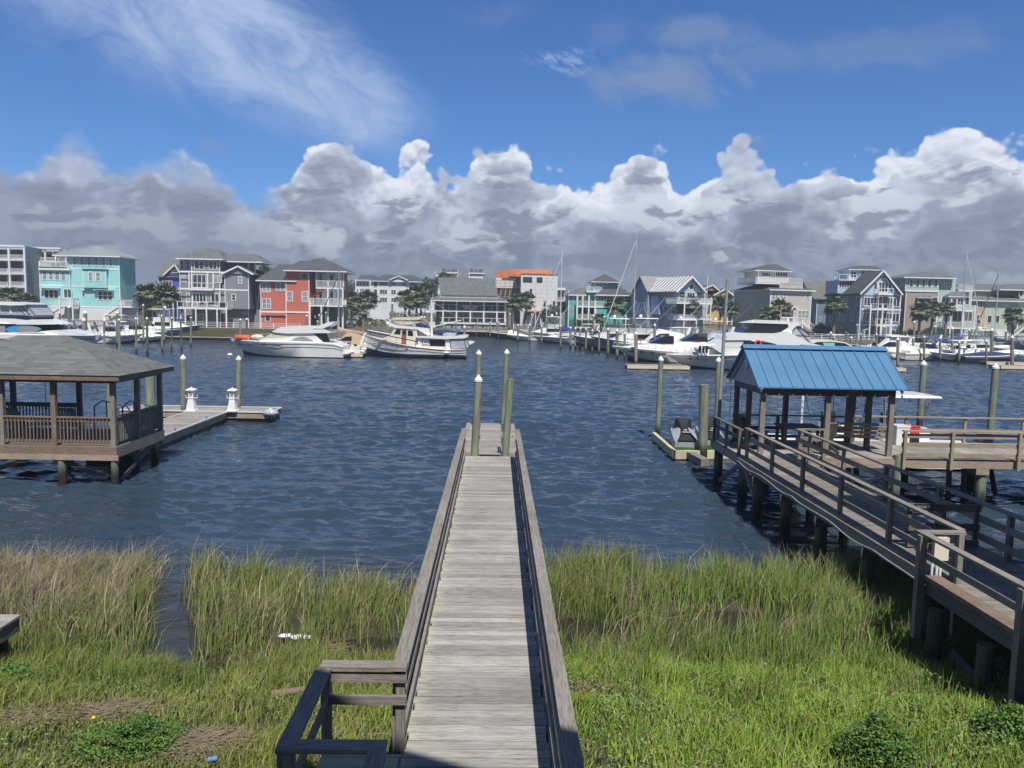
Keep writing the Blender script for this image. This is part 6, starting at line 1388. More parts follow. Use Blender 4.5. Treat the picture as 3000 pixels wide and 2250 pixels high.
h.wins(1120, 990, 1155, 1085, 0, -1, glass='blind'); h.wins(1132, 812, 1165, 900, 0, -1, glass='blind'); h.balcony(1590, 1705, 1145, 1095, -1.6, 0, posts=[1600, 1700]); h.stairs(1705, 1145, 1860, 1260, -1.5); h.gablef(1578, 1650, 1000, 1612, 958, -1.4, 0, 'trim', wall_in=0.2, over=0.3)
# dark blue neighbour strip behind
h = House('plain dark blue house with an olive roof squeezed behind the beige one', 172, -5, Z6)
h.wall(-20, 90, 500, None, 0, 12, 'sid_dblue'); h.gables(-60, 200, 498, 318, -0.6, 13, 'sid_dblue', 'shingle_br')
for X in (-5, 62): h.win(X, 690, X + 16, 740, 1, 0)
# dark blue gabled house
h = House('deep blue four storey house with a steep front gable, balconies and roof deck', 147, 455, Z6)
h.wall(455, 885, 445, None, 0, 15.5, 'sid_dblue'); h.gablef(445, 905, 440, 698, 188, -0.8, 7, 'sid_pblue', 'shingle_dk', over=0.75, wall_in=0.35)
u0_, z0_ = h.fr(455, 445); mb = MB(); mb.prism([Vector((u0_ - 0.5, -0.2, z0_ - 0.1)), Vector((u0_ - 0.5, 16, z0_ - 0.1)), Vector((u0_ + 6, 16, z0_ + 4.2)), Vector((u0_ + 6, 7, z0_ + 4.2)), Vector((u0_ + 3.5, -0.2, z0_ + 2.5))], (0, 0, -0.15)); 
mb = MB(); mb.prism([Vector((u0_ - 0.5, 6.9, z0_ - 0.1)), Vector((u0_ - 0.5, 16, z0_ - 0.1)), Vector((u0_ + 4.2, 16, z0_ + 4.0)), Vector((u0_ + 4.2, 6.9, z0_ + 4.0))], (0, 0, -0.15)); mb.prism([Vector((u0_ + 9, 6.9, z0_ - 0.1)), Vector((u0_ + 9, 16, z0_ - 0.1)), Vector((u0_ + 4.2, 16, z0_ + 4.0)), Vector((u0_ + 4.2, 6.9, z0_ + 4.0))], (0, 0, -0.15)); h.b(mb, 'roof', 'shingle_dk')
h.wall(210, 360, 298, 440, 8.0, 14, 'sid_pblue', 'dormer'); h.wall(330, 640, 180, 300, 9.5, 14.5, 'sid_pblue', 'lookout'); h.hip(320, 700, 178, 138, 420, 600, 8.8, 15.2, 'shingle_dk', fas=.15); h.balcony(215, 490, 292, 235, 7.4, 9.5, bal=False, slab=.15)
h.win(215, 312, 350, 380, 5, 0, 8.0); h.win(340, 200, 400, 275, 2, 0, 9.5); h.win(450, 195, 485, 275, 1, 0, 9.5)
uc, zc_ = h.fr(540, 205, 9.4); mb = MB(); mb.cyl((uc, 9.3, zc_), (uc, 9.45, zc_), 0.45, n=14); f_ = h.b(mb, 'window', 'trim'); mb = MB(); mb.cyl((uc, 9.27, zc_), (uc, 9.29, zc_), 0.3, n=14); h.b(mb, 'pane', 'glass', f_)
for y_ in (445, 612, 780): h.band(455, 885, y_, 0.28)
u_ = h.fr(455, 500)[0]
for yt, yb, xs_ in ((472, 578, ((115, 140), (170, 195), (228, 255), (265, 308), (405, 445))), (640, 745, ((122, 145), (200, 222), (248, 272), (348, 375), (415, 440)))):
    for a, b_ in xs_: h.wins(a, yt + 2, b_, yb - 5, u_, -1, 1)
v0_, zb0 = h.sd(455, 612, u_); v1_, _ = h.sd(95, 600, u_)
mb = MB(); mb.box(u_ - 0.05, u_ - 0.003, 0.15, 15.4, zb0 - 0.14, zb0 + 0.14); h.b(mb, 'trim_board', 'sid_blue'); zb1 = h.fr(455, 780)[1]; mb = MB(); mb.box(u_ - 0.05, u_ - 0.003, 0.15, 15.4, zb1 - 0.14, zb1 + 0.14); h.b(mb, 'trim_board', 'sid_blue')
h.win(483, 478, 620, 580, 4, 0); h.win(738, 485, 790, 585, 2, 0); h.win(798, 485, 868, 588, 2, 0); h.win(470, 645, 605, 748, 4, 0); h.win(725, 650, 780, 752, 2, 0); h.win(788, 652, 862, 752, 2, 0); h.win(625, 470, 735, 610, 2, 0, 0, 'dark_room', name='loggia'); h.win(610, 640, 720, 775, 2, 0, 0, 'dark_room', name='loggia')
h.win(490, 825, 532, 915, 1, 0, name='door'); h.win(778, 830, 818, 905, 1, 0, name='door'); h.win(590, 320, 625, 405, 1, 0, -.05); h.win(748, 325, 780, 405, 1, 0, -.05); h.win(640, 315, 740, 430, 3, 0, -.05, name='door'); h.win(650, 248, 728, 285, 3, 0, -.05); h.win(600, 800, 720, 905, 1, 0, 0, 'dark_room', name='loggia')
h.balcony(550, 800, 605, 552, -2.2, 0, bal=False, posts=[560, 690, 795]); h.balcony(610, 775, 778, 715, -2.2, 0, bal=False, posts=[668, 770]); h.balcony(640, 800, 440, 385, -1.6, 0, bal=False)
# tan and mint house
h = House('tan house with a mint green top storey and white porches on its right', 150, 940, Z6)
h.wall(940, 1290, 420, None, 0, 11, 'sid_tan'); h.wall(940, 1292, 262, 418, -0.1, 11, 'sid_mint'); h.wall(1290, 1470, 262, None, 0.4, 10, 'sid_mint'); h.wall(1470, 1650, 405, None, 2.2, 10, 'sid_mint'); h.hip(915, 1490, 262, 205, 1130, 1290, -0.9, 12, 'shingle_md')
h.band(940, 1290, 412, 0.3, -.1)
for a in (975, 1043, 1108, 1173, 1240): h.win(a, 290, a + 38, 375, 1, 1, -.1)
h.win(1348, 288, 1430, 370, 3, 1, .4, 'blind'); h.win(1070, 475, 1275, 600, 3, 0, -.2); h.win(1060, 660, 1130, 752, 1, 1); h.win(1215, 665, 1262, 760, 1, 1); h.balcony(1505, 1665, 405, 350, 1.0, 4); h.hip(1395, 1600, 470, 415, 1440, 1560, -1.5, 3, 'shingle_md', fas=.15); h.hip(1065, 1235, 485, 458, 1110, 1200, -0.8, 0.5, 'shingle_md', fas=.1)
h.balcony(1420, 1695, 612, 570, -1.4, 2.2, posts=[1430, 1560, 1685]); h.balcony(1310, 1690, 805, 750, -1.4, 2.2); h.win(1440, 490, 1560, 570, 3, 0, 2.2, 'screen'); h.win(1575, 485, 1620, 565, 1, 1, 2.2); h.win(1440, 635, 1545, 745, 2, 0, 2.2, 'dark_room'); h.win(1565, 635, 1650, 745, 2, 0, 2.2, 'screen'); h.win(1320, 480, 1400, 560, 2, 0, .4, 'screen')
for X in (1430, 1490): h.post(X, 470, 570, -1.2, .2)
# peach and green houses at the right edge
h = House('peach coloured house squeezed between the tan and the pale green houses', 156, 1650, Z6)
h.wall(1655, 1808, 510, 805, 0, 9, 'sid_peach'); h.wall(1655, 1808, 805, None, 0, 9, 'sid_mint', 'base_wall'); h.hip(1640, 1830, 510, 455, 1680, 1790, -0.7, 10, 'shingle_md'); h.win(1705, 515, 1765, 598, 2, 1); h.win(1700, 668, 1752, 770, 2, 1); h.band(1655, 1808, 808)
h = House('pale green house with white trim and grey roofs at the right edge', 156, 1800, Z6)
h.wall(1812, 2420, 515, None, 0, 10, 'sid_green'); h.wall(1640, 2330, 400, 520, 4, 11, 'sid_green'); h.wall(2180, 2440, 395, 520, 1, 6, 'sid_green'); h.hip(1805, 2440, 515, 445, 1900, 2380, -0.8, 11, 'shingle_md'); h.hip(1600, 2330, 402, 335, 1650, 2120, 3.2, 12, 'shingle_md'); h.hip(1950, 2500, 395, 335, 2050, 2400, 0.5, 9, 'shingle_md')
for a in (1675, 1790, 1850): h.win(a, 420, a + 45, 447, 1, 0, 4)
h.win(2058, 535, 2150, 610, 2, 0, 0, 'blind', 'sid_green'); h.win(1890, 535, 1930, 605, 1, 0, 0, 'blind', 'sid_green'); h.win(1815, 675, 1862, 762, 1, 0); h.win(1905, 675, 1945, 762, 1, 0); h.win(1880, 830, 2050, 905, 3, 0, 0, 'trim', name='garage_door'); h.win(2160, 405, 2200, 475, 1, 0, 1); h.balcony(2120, 2420, 700, 655, -1.8, 0, posts=[2150, 2400]); h.stairs(2230, 790, 2060, 930, -3.4, 1.4)

# ------------------------------------------------------------------ far fences, walls and small things on the quay
def far_fence(x0, x1, y, label, hgt_=1.05, m='trim', step=2.4, rails=4, name='fence'):
    t_ = thing(name, label, 'fence', ((x0 + x1) / 2, y, LZ)); mb = MB()
    for k in range(rails): mb.box(x0, x1, y - 0.02, y + 0.02, LZ + 0.1 + (hgt_ - 0.15) * k / (rails - 1), LZ + 0.16 + (hgt_ - 0.15) * k / (rails - 1))
    mb.build('rail_panel', m, t_); n = int((x1 - x0) / step)
    for k in range(n + 1): x = x0 + (x1 - x0) * k / n; mb = MB(); mb.box(x - 0.06, x + 0.06, y - 0.07, y + 0.07, LZ, LZ + hgt_ + 0.05); mb.build('post', m, t_)
far_fence(at_y(490, 950, 141).x, at_y(880, 950, 141).x, 140.8, 'white rail fence along the quay before the grey and red houses')
far_fence(at_y(2330, 980, 141.4).x, at_y(3060, 980, 141.4).x, 141.4, 'long white rail fence along the quay before the right hand houses')
def picket(x0, x1, y, label):
    t_ = thing('fence', label, 'fence', ((x0 + x1) / 2, y, LZ)); mb = MB(); n = int((x1 - x0) / 0.16)
    for k in range(n): x = x0 + 0.16 * k; mb.box(x, x + 0.09, y, y + 0.03, LZ, LZ + 1.15)
    mb.build('pickets', 'trim', t_); mb = MB(); mb.box(x0, x1, y + 0.031, y + 0.07, LZ + 0.3, LZ + 0.4); mb.box(x0, x1, y + 0.031, y + 0.07, LZ + 0.85, LZ + 0.95); mb.build('rail', 'trim', t_)
picket(at_y(115, 930, 140.6).x, at_y(345, 930, 140.6).x, 140.6, 'white picket fence along the quay in front of the teal house')
mb = MB(); x0, x1 = at_y(1060, 930, 172.5).x, at_y(1275, 930, 172.5).x; mb.box(x0, x1, 173, 173.3, LZ, LZ + 1.3); tag(mb.build('low_wall', 'gelcream'), 'low cream wall behind the trawler at the car park edge', 'wall')
mb = MB(); x0, x1 = at_y(1085, 930, 171).x, at_y(1330, 930, 171).x
t_ = thing('wharf', 'dark timber wharf on piles in front of the clubhouse', 'wharf', (at_y(1400, 980, 168).x, 168, 0.8)); xa, xb = at_y(1290, 980, 166).x, at_y(1500, 980, 166).x
mb = MB(); planks(mb, xa, xb, 166, 171.8, 1.35, 'x', pitch=0.4); mb.build('deck', 'dock_wood', t_); mb = MB(); mb.box(xa, xb, 165.9, 165.98, 1.05, 1.3); mb.build('rim_board', 'pale_wood', t_)
for k in range(7): x = xa + (xb - xa) * (k + 0.5) / 7; under_pile(t_, x, 166.3, 2.2 + (k % 2) * 0.8, 0.16, 'pile_grey')
# lattice railing near the unfinished building
far_fence(at_y(1505, 930, 172.6).x, at_y(1590, 930, 172.6).x, 172.6, 'chequered white and brown fence right of the clubhouse', 1.2)
# parked cars
def car(px, py, D, m, label, yaw=0.0, sc=1.0):
    P = at_y(px, py, D); t_ = thing('parked_car', label, 'car', (P.x, D, LZ), R(yaw), 'cars parked behind the marina'); t_.scale = (sc, sc, sc)
    mb = MB(); sec = [(-2.2, .35, .8), (-2.1, .30, .95), (-1.2, .28, 1.0), (1.0, .28, .98), (2.0, .30, .85), (2.2, .38, .7)]
    mb.loft([[(x, -0.88, zb), (x, 0.88, zb), (x, 0.92, (zb + zt) / 2), (x, 0.80, zt), (x, -0.80, zt), (x, -0.92, (zb + zt) / 2)] for x, zb, zt in sec]); mb.build('body', m, t_, True, world=False)
    mb = MB(); mb.loft([[(x, -w_, zb), (x, w_, zb), (x, w_ * .86, zt), (x, -w_ * .86, zt)] for x, w_, zb, zt in ((-1.7, .74, .96, 1.0), (-1.2, .76, .96, 1.5), (0.3, .76, .96, 1.55), (1.15, .74, .96, 1.0))]); mb.build('cabin', 'tint', t_, world=False)
    mb = MB(); mb.box(-1.1, 0.3, -.63, .63, 1.55, 1.58); mb.build('roof', m, t_, world=False)
    for x in (-1.35, 1.35):
        for y in (-.86, .86): mb = MB(); mb.cyl((x, y - .1, .33), (x, y + .1, .33), .33, n=12); mb.build('wheel', 'rubber', t_, world=False)
for a in ((1012, 905, 190, 'car_grey', 'grey car parked under the trees right of the red house', 20), (1040, 908, 186, 'car_white', 'white car parked beside the grey one right of the red house', 10),
          (1128, 905, 180, 'car_white', 'white car in front of the white apartments, right of the palm trunk', 80), (1165, 908, 184, 'car_dark', 'dark car in front of the white apartments', 0), (1200, 908, 182, 'car_white', 'white van parked left of the palm clump by the clubhouse', 0),
          (1218, 905, 200, 'car_red', 'small red car far back in the car park', 0), (1085, 900, 196, 'car_dark', 'dark car half hidden behind the left palms', 5), (1790, 930, 156.5, 'car_dark', 'dark car between the sea green and the pale blue houses', 60)):
    car(*a[:5], yaw=a[5])

# ------------------------------------------------------------------ palms and trees
def fan(mb, o_, d, s):
    d = d.normalized(); side_ = d.cross(Vector((0, 0, 1))); side_ = side_.normalized() if side_.length > 0.01 else Vector((1, 0, 0)); upv = side_.cross(d)
    hub = o_ + d * s * 0.55; n = 9
    i = len(mb.v); mb.v += [tuple(o_ - side_ * .02), tuple(o_ + side_ * .02), tuple(hub)]; mb.f.append((i, i + 1, i + 2)); mb.mi.append(0); mb.uv += [(0, 0)] * 3
    for k in range(n):
        a = (k / (n - 1) - 0.5) * 2.6; L = s * (0.62 - 0.14 * abs(a)) * rnd.uniform(0.85, 1.1)
        e = (d * math.cos(a) + side_ * math.sin(a)); tip = hub + e * L + upv * (-0.06 * L) + Vector((0, 0, -0.22 * L * rnd.uniform(0.5, 1.4)))
        w_ = e.cross(upv).normalized() * 0.075 * s; mid = hub + e * L * 0.5 + upv * 0.03
        i = len(mb.v); mb.v += [tuple(hub), tuple(mid - w_), tuple(tip), tuple(mid + w_)]; mb.f.append((i, i + 1, i + 2, i + 3)); mb.mi.append(0); mb.uv += [(0, 0)] * 4
def palm_proto(seed, hgt_, rad, nf=85):
    rnd.seed(seed); t_ = thing('palm_tree', 'x', 'palm tree', (0, 0, 0)); mb = MB()
    bend = rnd.uniform(-0.4, 0.4); pts_ = [Vector((bend * (k / 6) ** 2, 0, hgt_ * k / 6 - 0.3)) for k in range(7)]
    for a, b_ in zip(pts_, pts_[1:]): mb.cyl(a, b_, 0.20, 0.18, 9, cap=False)
    mb.build('trunk', 'bark', t_, True, world=False); top = pts_[-1]; mb = MB()
    for k in range(nf):
        a = rnd.uniform(0, 6.283); e = math.asin(rnd.uniform(-0.85, 1.0)); fan(mb, top + Vector((0, 0, 0.1)), Vector((math.cos(a) * math.cos(e), math.sin(a) * math.cos(e), math.sin(e))), rad * rnd.uniform(0.75, 1.1))
    mb.build('crown', 'palm_leaf', t_, world=False)
    return t_, hgt_
PALM = []
def palm(px, pyc, D, diam_px, label, zb=LZ):     # crown centre and crown width in photo pixels
    c = at_y(px, pyc, D); hgt_ = c.z - zb; rad = diam_px * D / F / 2 * 1.5
    if not PALM: PALM.extend([palm_proto(11, 4.0, 1.25), palm_proto(12, 4.0, 1.25), palm_proto(13, 4.0, 1.25)])
    p_, h0 = PALM[len(PALM) % 3 if False else rnd.randrange(3)]
    o = copy_tree(p_, (c.x, D, zb), rnd.uniform(0, 6.28), label, group='palmetto palms around the marina')
    for ch in o.children:
        s_ = rad / 1.5
        if ch.name.startswith('trunk'): ch.scale = (max(0.7, min(1.3, s_)), max(0.7, min(1.3, s_)), hgt_ / (h0 - 0.15))
        else: ch.location = Vector((0, 0, hgt_ - 3.7 * s_)); ch.scale = (s_,) * 3
def xz(Z_, X, Y): return Z_[0] + X / Z_[2], Z_[1] + Y / Z_[2]
rnd.seed(50)
PL = [(Z1, 95, 760, 140, 230, 'palm at the left edge before the condominium'), (Z1, 310, 830, 141, 220, 'palm rising behind the left yacht beside the teal house'), (Z1, 1700, 730, 143, 250, 'left palm of the pair between teal and purple houses'), (Z1, 1900, 740, 144, 270, 'right palm of the pair between teal and purple houses'), (Z1, 1790, 880, 142, 160, 'low palm below the pair beside the teal house deck'),
      (Z3, 120, 560, 178, 210, 'palm right behind the red house porch'), (Z3, 290, 560, 180, 230, 'palm to the left of the white apartment building'), (Z3, 215, 690, 166, 170, 'low palm with a thick trunk behind the trawler bow'), (Z3, 740, 540, 176, 200, 'left palm of the tall group before the clubhouse'), (Z3, 870, 500, 177, 210, 'tallest palm of the group left of the clubhouse'), (Z3, 925, 560, 175, 180, 'right palm of the group left of the clubhouse'), (Z3, 790, 590, 174, 150, 'lower palm in the middle of the group left of the clubhouse'),
      (Z3, 2010, 590, 178, 190, 'left palm beside the wrapped building'), (Z3, 2140, 560, 179, 200, 'right palm beside the wrapped building with leaning trunk'), (Z4, 1515, 980, 150, 215, 'palm in front of the sea green house'), (Z4, 1350, 1120, 149, 130, 'small pale palm below the sea green house porch'), (Z4, 975, 980, 170, 130, 'palm between the wrapped building and the sea green house'),
      (Z5, 460, 980, 142, 230, 'palm under the pale blue house porch'), (Z5, 370, 970, 142, 120, 'smaller palm at the corner of the pale blue house'), (Z5, 790, 950, 143, 180, 'palm right of the pale blue house porch'), (Z5, 900, 1010, 142, 180, 'palm at the left wall of the beige house'), (Z5, 1300, 1060, 143, 150, 'left low palm before the beige house'), (Z5, 1455, 1010, 143, 220, 'broad palm before the beige house front'),
      (Z6, 170, 585, 142, 210, 'slim palm before the deep blue house'), (Z6, 1090, 640, 144, 200, 'left palm before the tan house'), (Z6, 1230, 620, 145, 190, 'middle palm before the tan house'), (Z6, 1380, 610, 146, 150, 'right palm before the tan house porch'), (Z6, 2100, 700, 146, 190, 'palm before the pale green house at the right edge'), (Z6, 20, 830, 146, 120, 'low palm at the foot of the blue houses')]
for Z_, X, Y, D, dm, lab in PL:
    px, py = xz(Z_, X, Y); palm(px, py, D, dm / Z_[2], lab)
for p_, _ in PALM:
    for ch in list(p_.children): bpy.data.objects.remove(ch)
    bpy.data.objects.remove(p_)
def tree(px, pyc, D, wpx, hpx, label, m='tree_leaf', n=1500, name='tree', leafs=0.35, zb=LZ):
    c = at_y(px, pyc, D); rx = wpx * D / F / 2; rz = hpx * D / F / 2; t_ = thing(name, label, 'tree' if name == 'tree' else name, (c.x, D, zb))
    mb = MB(); mb.cyl((c.x, D, zb - 0.3), (c.x, D, c.z), 0.28, 0.15, 7)
    for k in range(5): a = k * 1.3; mb.cyl((c.x, D, zb + (c.z - zb) * 0.5), (c.x + rx * .6 * math.cos(a), D + rx * .6 * math.sin(a), c.z + rz * .3), 0.1, 0.04, 5)
    mb.build('trunk', 'bark', t_); mb = MB()
    lobes = [(Vector((rnd.uniform(-.6, .6) * rx, rnd.uniform(-.6, .6) * rx, rnd.uniform(-.55, .5) * rz)), rnd.uniform(.35, .6)) for _ in range(9)]
    for _ in range(n):
        lc, lr = lobes[rnd.randrange(9)]; v = Vector((rnd.gauss(0, 1), rnd.gauss(0, 1), rnd.gauss(0, 1))).normalized() * (rnd.random() ** 0.35) * lr
        q = Vector((c.x, D, c.z)) + lc + Vector((v.x * rx, v.y * rx, v.z * rz)); leaf_mesh(mb, q, leafs * rnd.uniform(.6, 1.3))
    mb.build('crown', m, t_)
TR = [(420, 905, 190, 110, 90, 'rounded dark tree behind the purple house, left'), (455, 900, 200, 90, 95, 'dark tree behind the gap right of the teal house'), (780, 800, 200, 60, 50, 'tree top showing between the grey and red houses'), (1020, 850, 260, 70, 70, 'dark tree behind the left palms and the apartments'), (1305, 820, 214, 75, 60, 'dense tree behind the clubhouse roof, left'), (1255, 850, 214, 60, 90, 'second dense tree at the left end of the clubhouse'),
      (1600, 930, 185, 90, 90, 'brownish tree under the wrapped building'), (1430, 890, 205, 30, 60, 'narrow tree behind the right end of the clubhouse'), (2640, 860, 190, 50, 60, 'tree behind the gap between deep blue and tan houses'), (2980, 900, 185, 60, 60, 'tree behind the pale green house'), (2130, 900, 180, 60, 70, 'tree behind the beige house, left of it'), (995, 905, 165, 50, 60, 'leafy tree against the red house porch')]
for a in TR: tree(*a[:6], label=a[5]) if False else tree(a[0], a[1], a[2], a[3], a[4], a[5])
def hedge(px0, px1, pyt, D, label, dep=1.6):
    a, b_ = at_y(px0, pyt, D), at_y(px1, pyt, D); t_ = thing('hedge', label, 'hedge', ((a.x + b_.x) / 2, D, LZ)); mb = MB(); h_ = (a.z + b_.z) / 2 - LZ
    for _ in range(int((b_.x - a.x) * h_ * 130)): leaf_mesh(mb, (rnd.uniform(a.x, b_.x), D + rnd.uniform(0, dep), LZ + h_ * rnd.random() ** .6 * rnd.uniform(.85, 1.05)), 0.13)
    mb.build('foliage', 'hedge_leaf', t_)
hedge(1005, 1130, 934, 171.8, 'clipped dark hedge below the cream wall'); hedge(1140, 1290, 915, 174.5, 'green hedge in front of the clubhouse palms'); hedge(2390, 2470, 955, 144.5, 'low shrubs at the foot of the blue houses'); hedge(1560, 1640, 950, 155.6, 'dark shrubs left of the sea green house'); hedge(1670, 1735, 935, 155.5, 'rounded clipped bush under the sea green house'); hedge(1760, 1830, 948, 150, 'shrubs between the sea green and pale blue houses'); hedge(2150, 2230, 945, 143, 'dark hedge along the beige house wall'); hedge(2880, 2925, 970, 144.6, 'square clipped bush before the pale green house'); hedge(2620, 2720, 968, 144, 'bushes below the tan house palms'); hedge(0, 100, 905, 141.5, 'dark shrubs behind the left yachts')
# far tree line along the horizon and marsh fringe on the left bank
mb = MB()
for _ in range(26000):
    x = rnd.uniform(-420, 420); y = rnd.uniform(330, 380); hh = 6.0 + 4.5 * float(vnoise(x, 0, 18, 3)) + 3 * float(vnoise(x, 5, 5, 4)); leaf_mesh(mb, (x, y, LZ + hh * rnd.random() ** .6), 0.95)
tag(mb.build('treeline', 'tree_leaf'), 'far dark line of trees behind the houses along the horizon', 'trees', kind='stuff')
x0, x1 = at_z(500, 988, 0).x, at_z(870, 990, 0).x; mb = MB()
for _ in range(9000):
    x = rnd.uniform(x0 - 2, x1 + 3); k = rnd.random(); y = 137.2 + 2.6 * k; z = 0.0 + 0.9 * k; hh = rnd.uniform(.5, 1.1); w_ = 0.05; lx = rnd.uniform(-.2, .2)
    i = len(mb.v); mb.v += [(x - w_, y, z - .2), (x + w_, y, z - .2), (x + lx, y, z + hh)]; mb.f.append((i, i + 1, i + 2)); mb.mi.append(0); mb.uv += [(0, 0)] * 3
leaf('reed_far', (0.10, 0.085, 0.055), (0.17, 0.17, 0.07)); tag(mb.build('bank_reeds', 'reed_far'), 'brown green reeds along the far bank below the grey house', 'reeds', kind='stuff')

# ------------------------------------------------------------------ boats (local frame: +x bow, z = 0 waterline)
def hull_rings(L, B, hb, hs, rake=0.16, n=13, stern=0.92, full=0.45):
    R_ = []
    for k in range(n):
        s = k / (n - 1); f_ = max(0.0, (s - full) / (1 - full)); b = B / 2 * max(0.02, (1 - f_ ** 2.1)) * (stern + (1 - stern) * min(1, s / 0.3))
        zs = hs + (hb - hs) * s ** 1.8; xs_ = -L / 2 + L * s; xc = -L / 2 + L * (1 - rake) * s; cb = b * (0.9 - 0.5 * f_); czz = 0.10 + 0.35 * hb * f_ ** 2
        kz = -0.35 + 0.45 * f_ ** 3; mx = (xs_ + xc) / 2
        R_.append([(xc, 0, kz), (xc, -cb, czz), (mx, -(cb + b) / 2 - 0.02, (czz + zs) / 2), (xs_, -b, zs), (xs_, b, zs), (mx, (cb + b) / 2 + 0.02, (czz + zs) / 2), (xc, cb, czz)])
    return R_
def sheer_at(L, hb, hs, x): s = x / L + 0.5; return hs + (hb - hs) * max(0, s) ** 1.8
def half_at(L, B, x, full=0.45): s = x / L + 0.5; f_ = max(0.0, (s - full) / (1 - full)); return B / 2 * (1 - f_ ** 2.1)
def put_hull(t_, L, B, hb, hs, m, bottom='hull_dark', deck='gelcoat', rake=0.16, stripe=None):
    R_ = hull_rings(L, B, hb, hs, rake); mb = MB(); mb.loft(R_); nf = len(R_[0])
    for i in range(len(mb.f) - 2):
        k = i % nf
        if k in (0, 6): mb.mi[i] = 1
    mb.build('hull', [m, bottom], t_, smooth=True, world=False)
    mb = MB(); pr_ = [[(r_[3][0] - 0.02, r_[3][1] * 0.97, r_[3][2] + 0.0), (r_[3][0] - 0.02, r_[3][1] * 0.93, r_[3][2] + 0.07), (r_[4][0] - 0.02, r_[4][1] * 0.93, r_[4][2] + 0.07), (r_[4][0] - 0.02, r_[4][1] * 0.97, r_[4][2])] for r_ in R_]
    mb.loft(pr_); mb.build('deck', deck, t_, world=False)
    if stripe:
        mb = MB(); pts_ = [(r_[3][0], r_[3][1] * 1.01, r_[3][2] - 0.16) for r_ in R_]; mb.tube(pts_, 0.035, 4); pts_ = [(r_[4][0], r_[4][1] * 1.01, r_[4][2] - 0.16) for r_ in R_]; mb.tube(pts_, 0.035, 4); mb.build('rub_rail', stripe, t_, world=False)
def bow_rail(t_, L, B, hb, hs, x0, m='steel', h=0.6):
    mb = MB()
    for s_ in (-1, 1):
        pts_ = []; mb = MB()
        for k in range(8):
            x = x0 + (L / 2 - 0.15 - x0) * k / 7; y = s_ * half_at(L, B, x) * 0.88; z = sheer_at(L, hb, hs, x); pts_.append((x, y, z + h * min(1, 0.4 + k))); mb.cyl((x, y, z), (x, y, z + h), 0.018, n=4)
        mb.tube(pts_, 0.024, 4); mb.build('bow_rail', m, t_, world=False)
def outboard(t_, x, y, sc=1.0, m='black'):
    mb = MB(); mb.loft([[(x + a, y - .17 * sc, z), (x + a + .42 * sc, y - .17 * sc, z), (x + a + .42 * sc, y + .17 * sc, z), (x + a, y + .17 * sc, z)] for a, z in ((-.55 * sc, .75 * sc), (-.62 * sc, .95 * sc), (-.58 * sc, 1.25 * sc), (-.45 * sc, 1.38 * sc))])
    mb.box(x - .38 * sc, x - .2 * sc, y - .06, y + .06, -.3, .75 * sc); mb.build('outboard_motor', m, t_, world=False)
def cabin_loft(mb, st):                       # st: (x, half width bottom, z bottom, half width top, z top)
    mb.loft([[(x, -wb, zb), (x, wb, zb), (x, wt, zt), (x, -wt, zt)] for x, wb, zb, wt, zt in st])
def new_boat(label, px, py, deg, kind, group=None, D=None):
    p = at_z(px, py, 0) if D is None else at_y(px, py, D); return thing(kind[0], label, kind[1], (p.x, p.y, 0), R(deg), group)
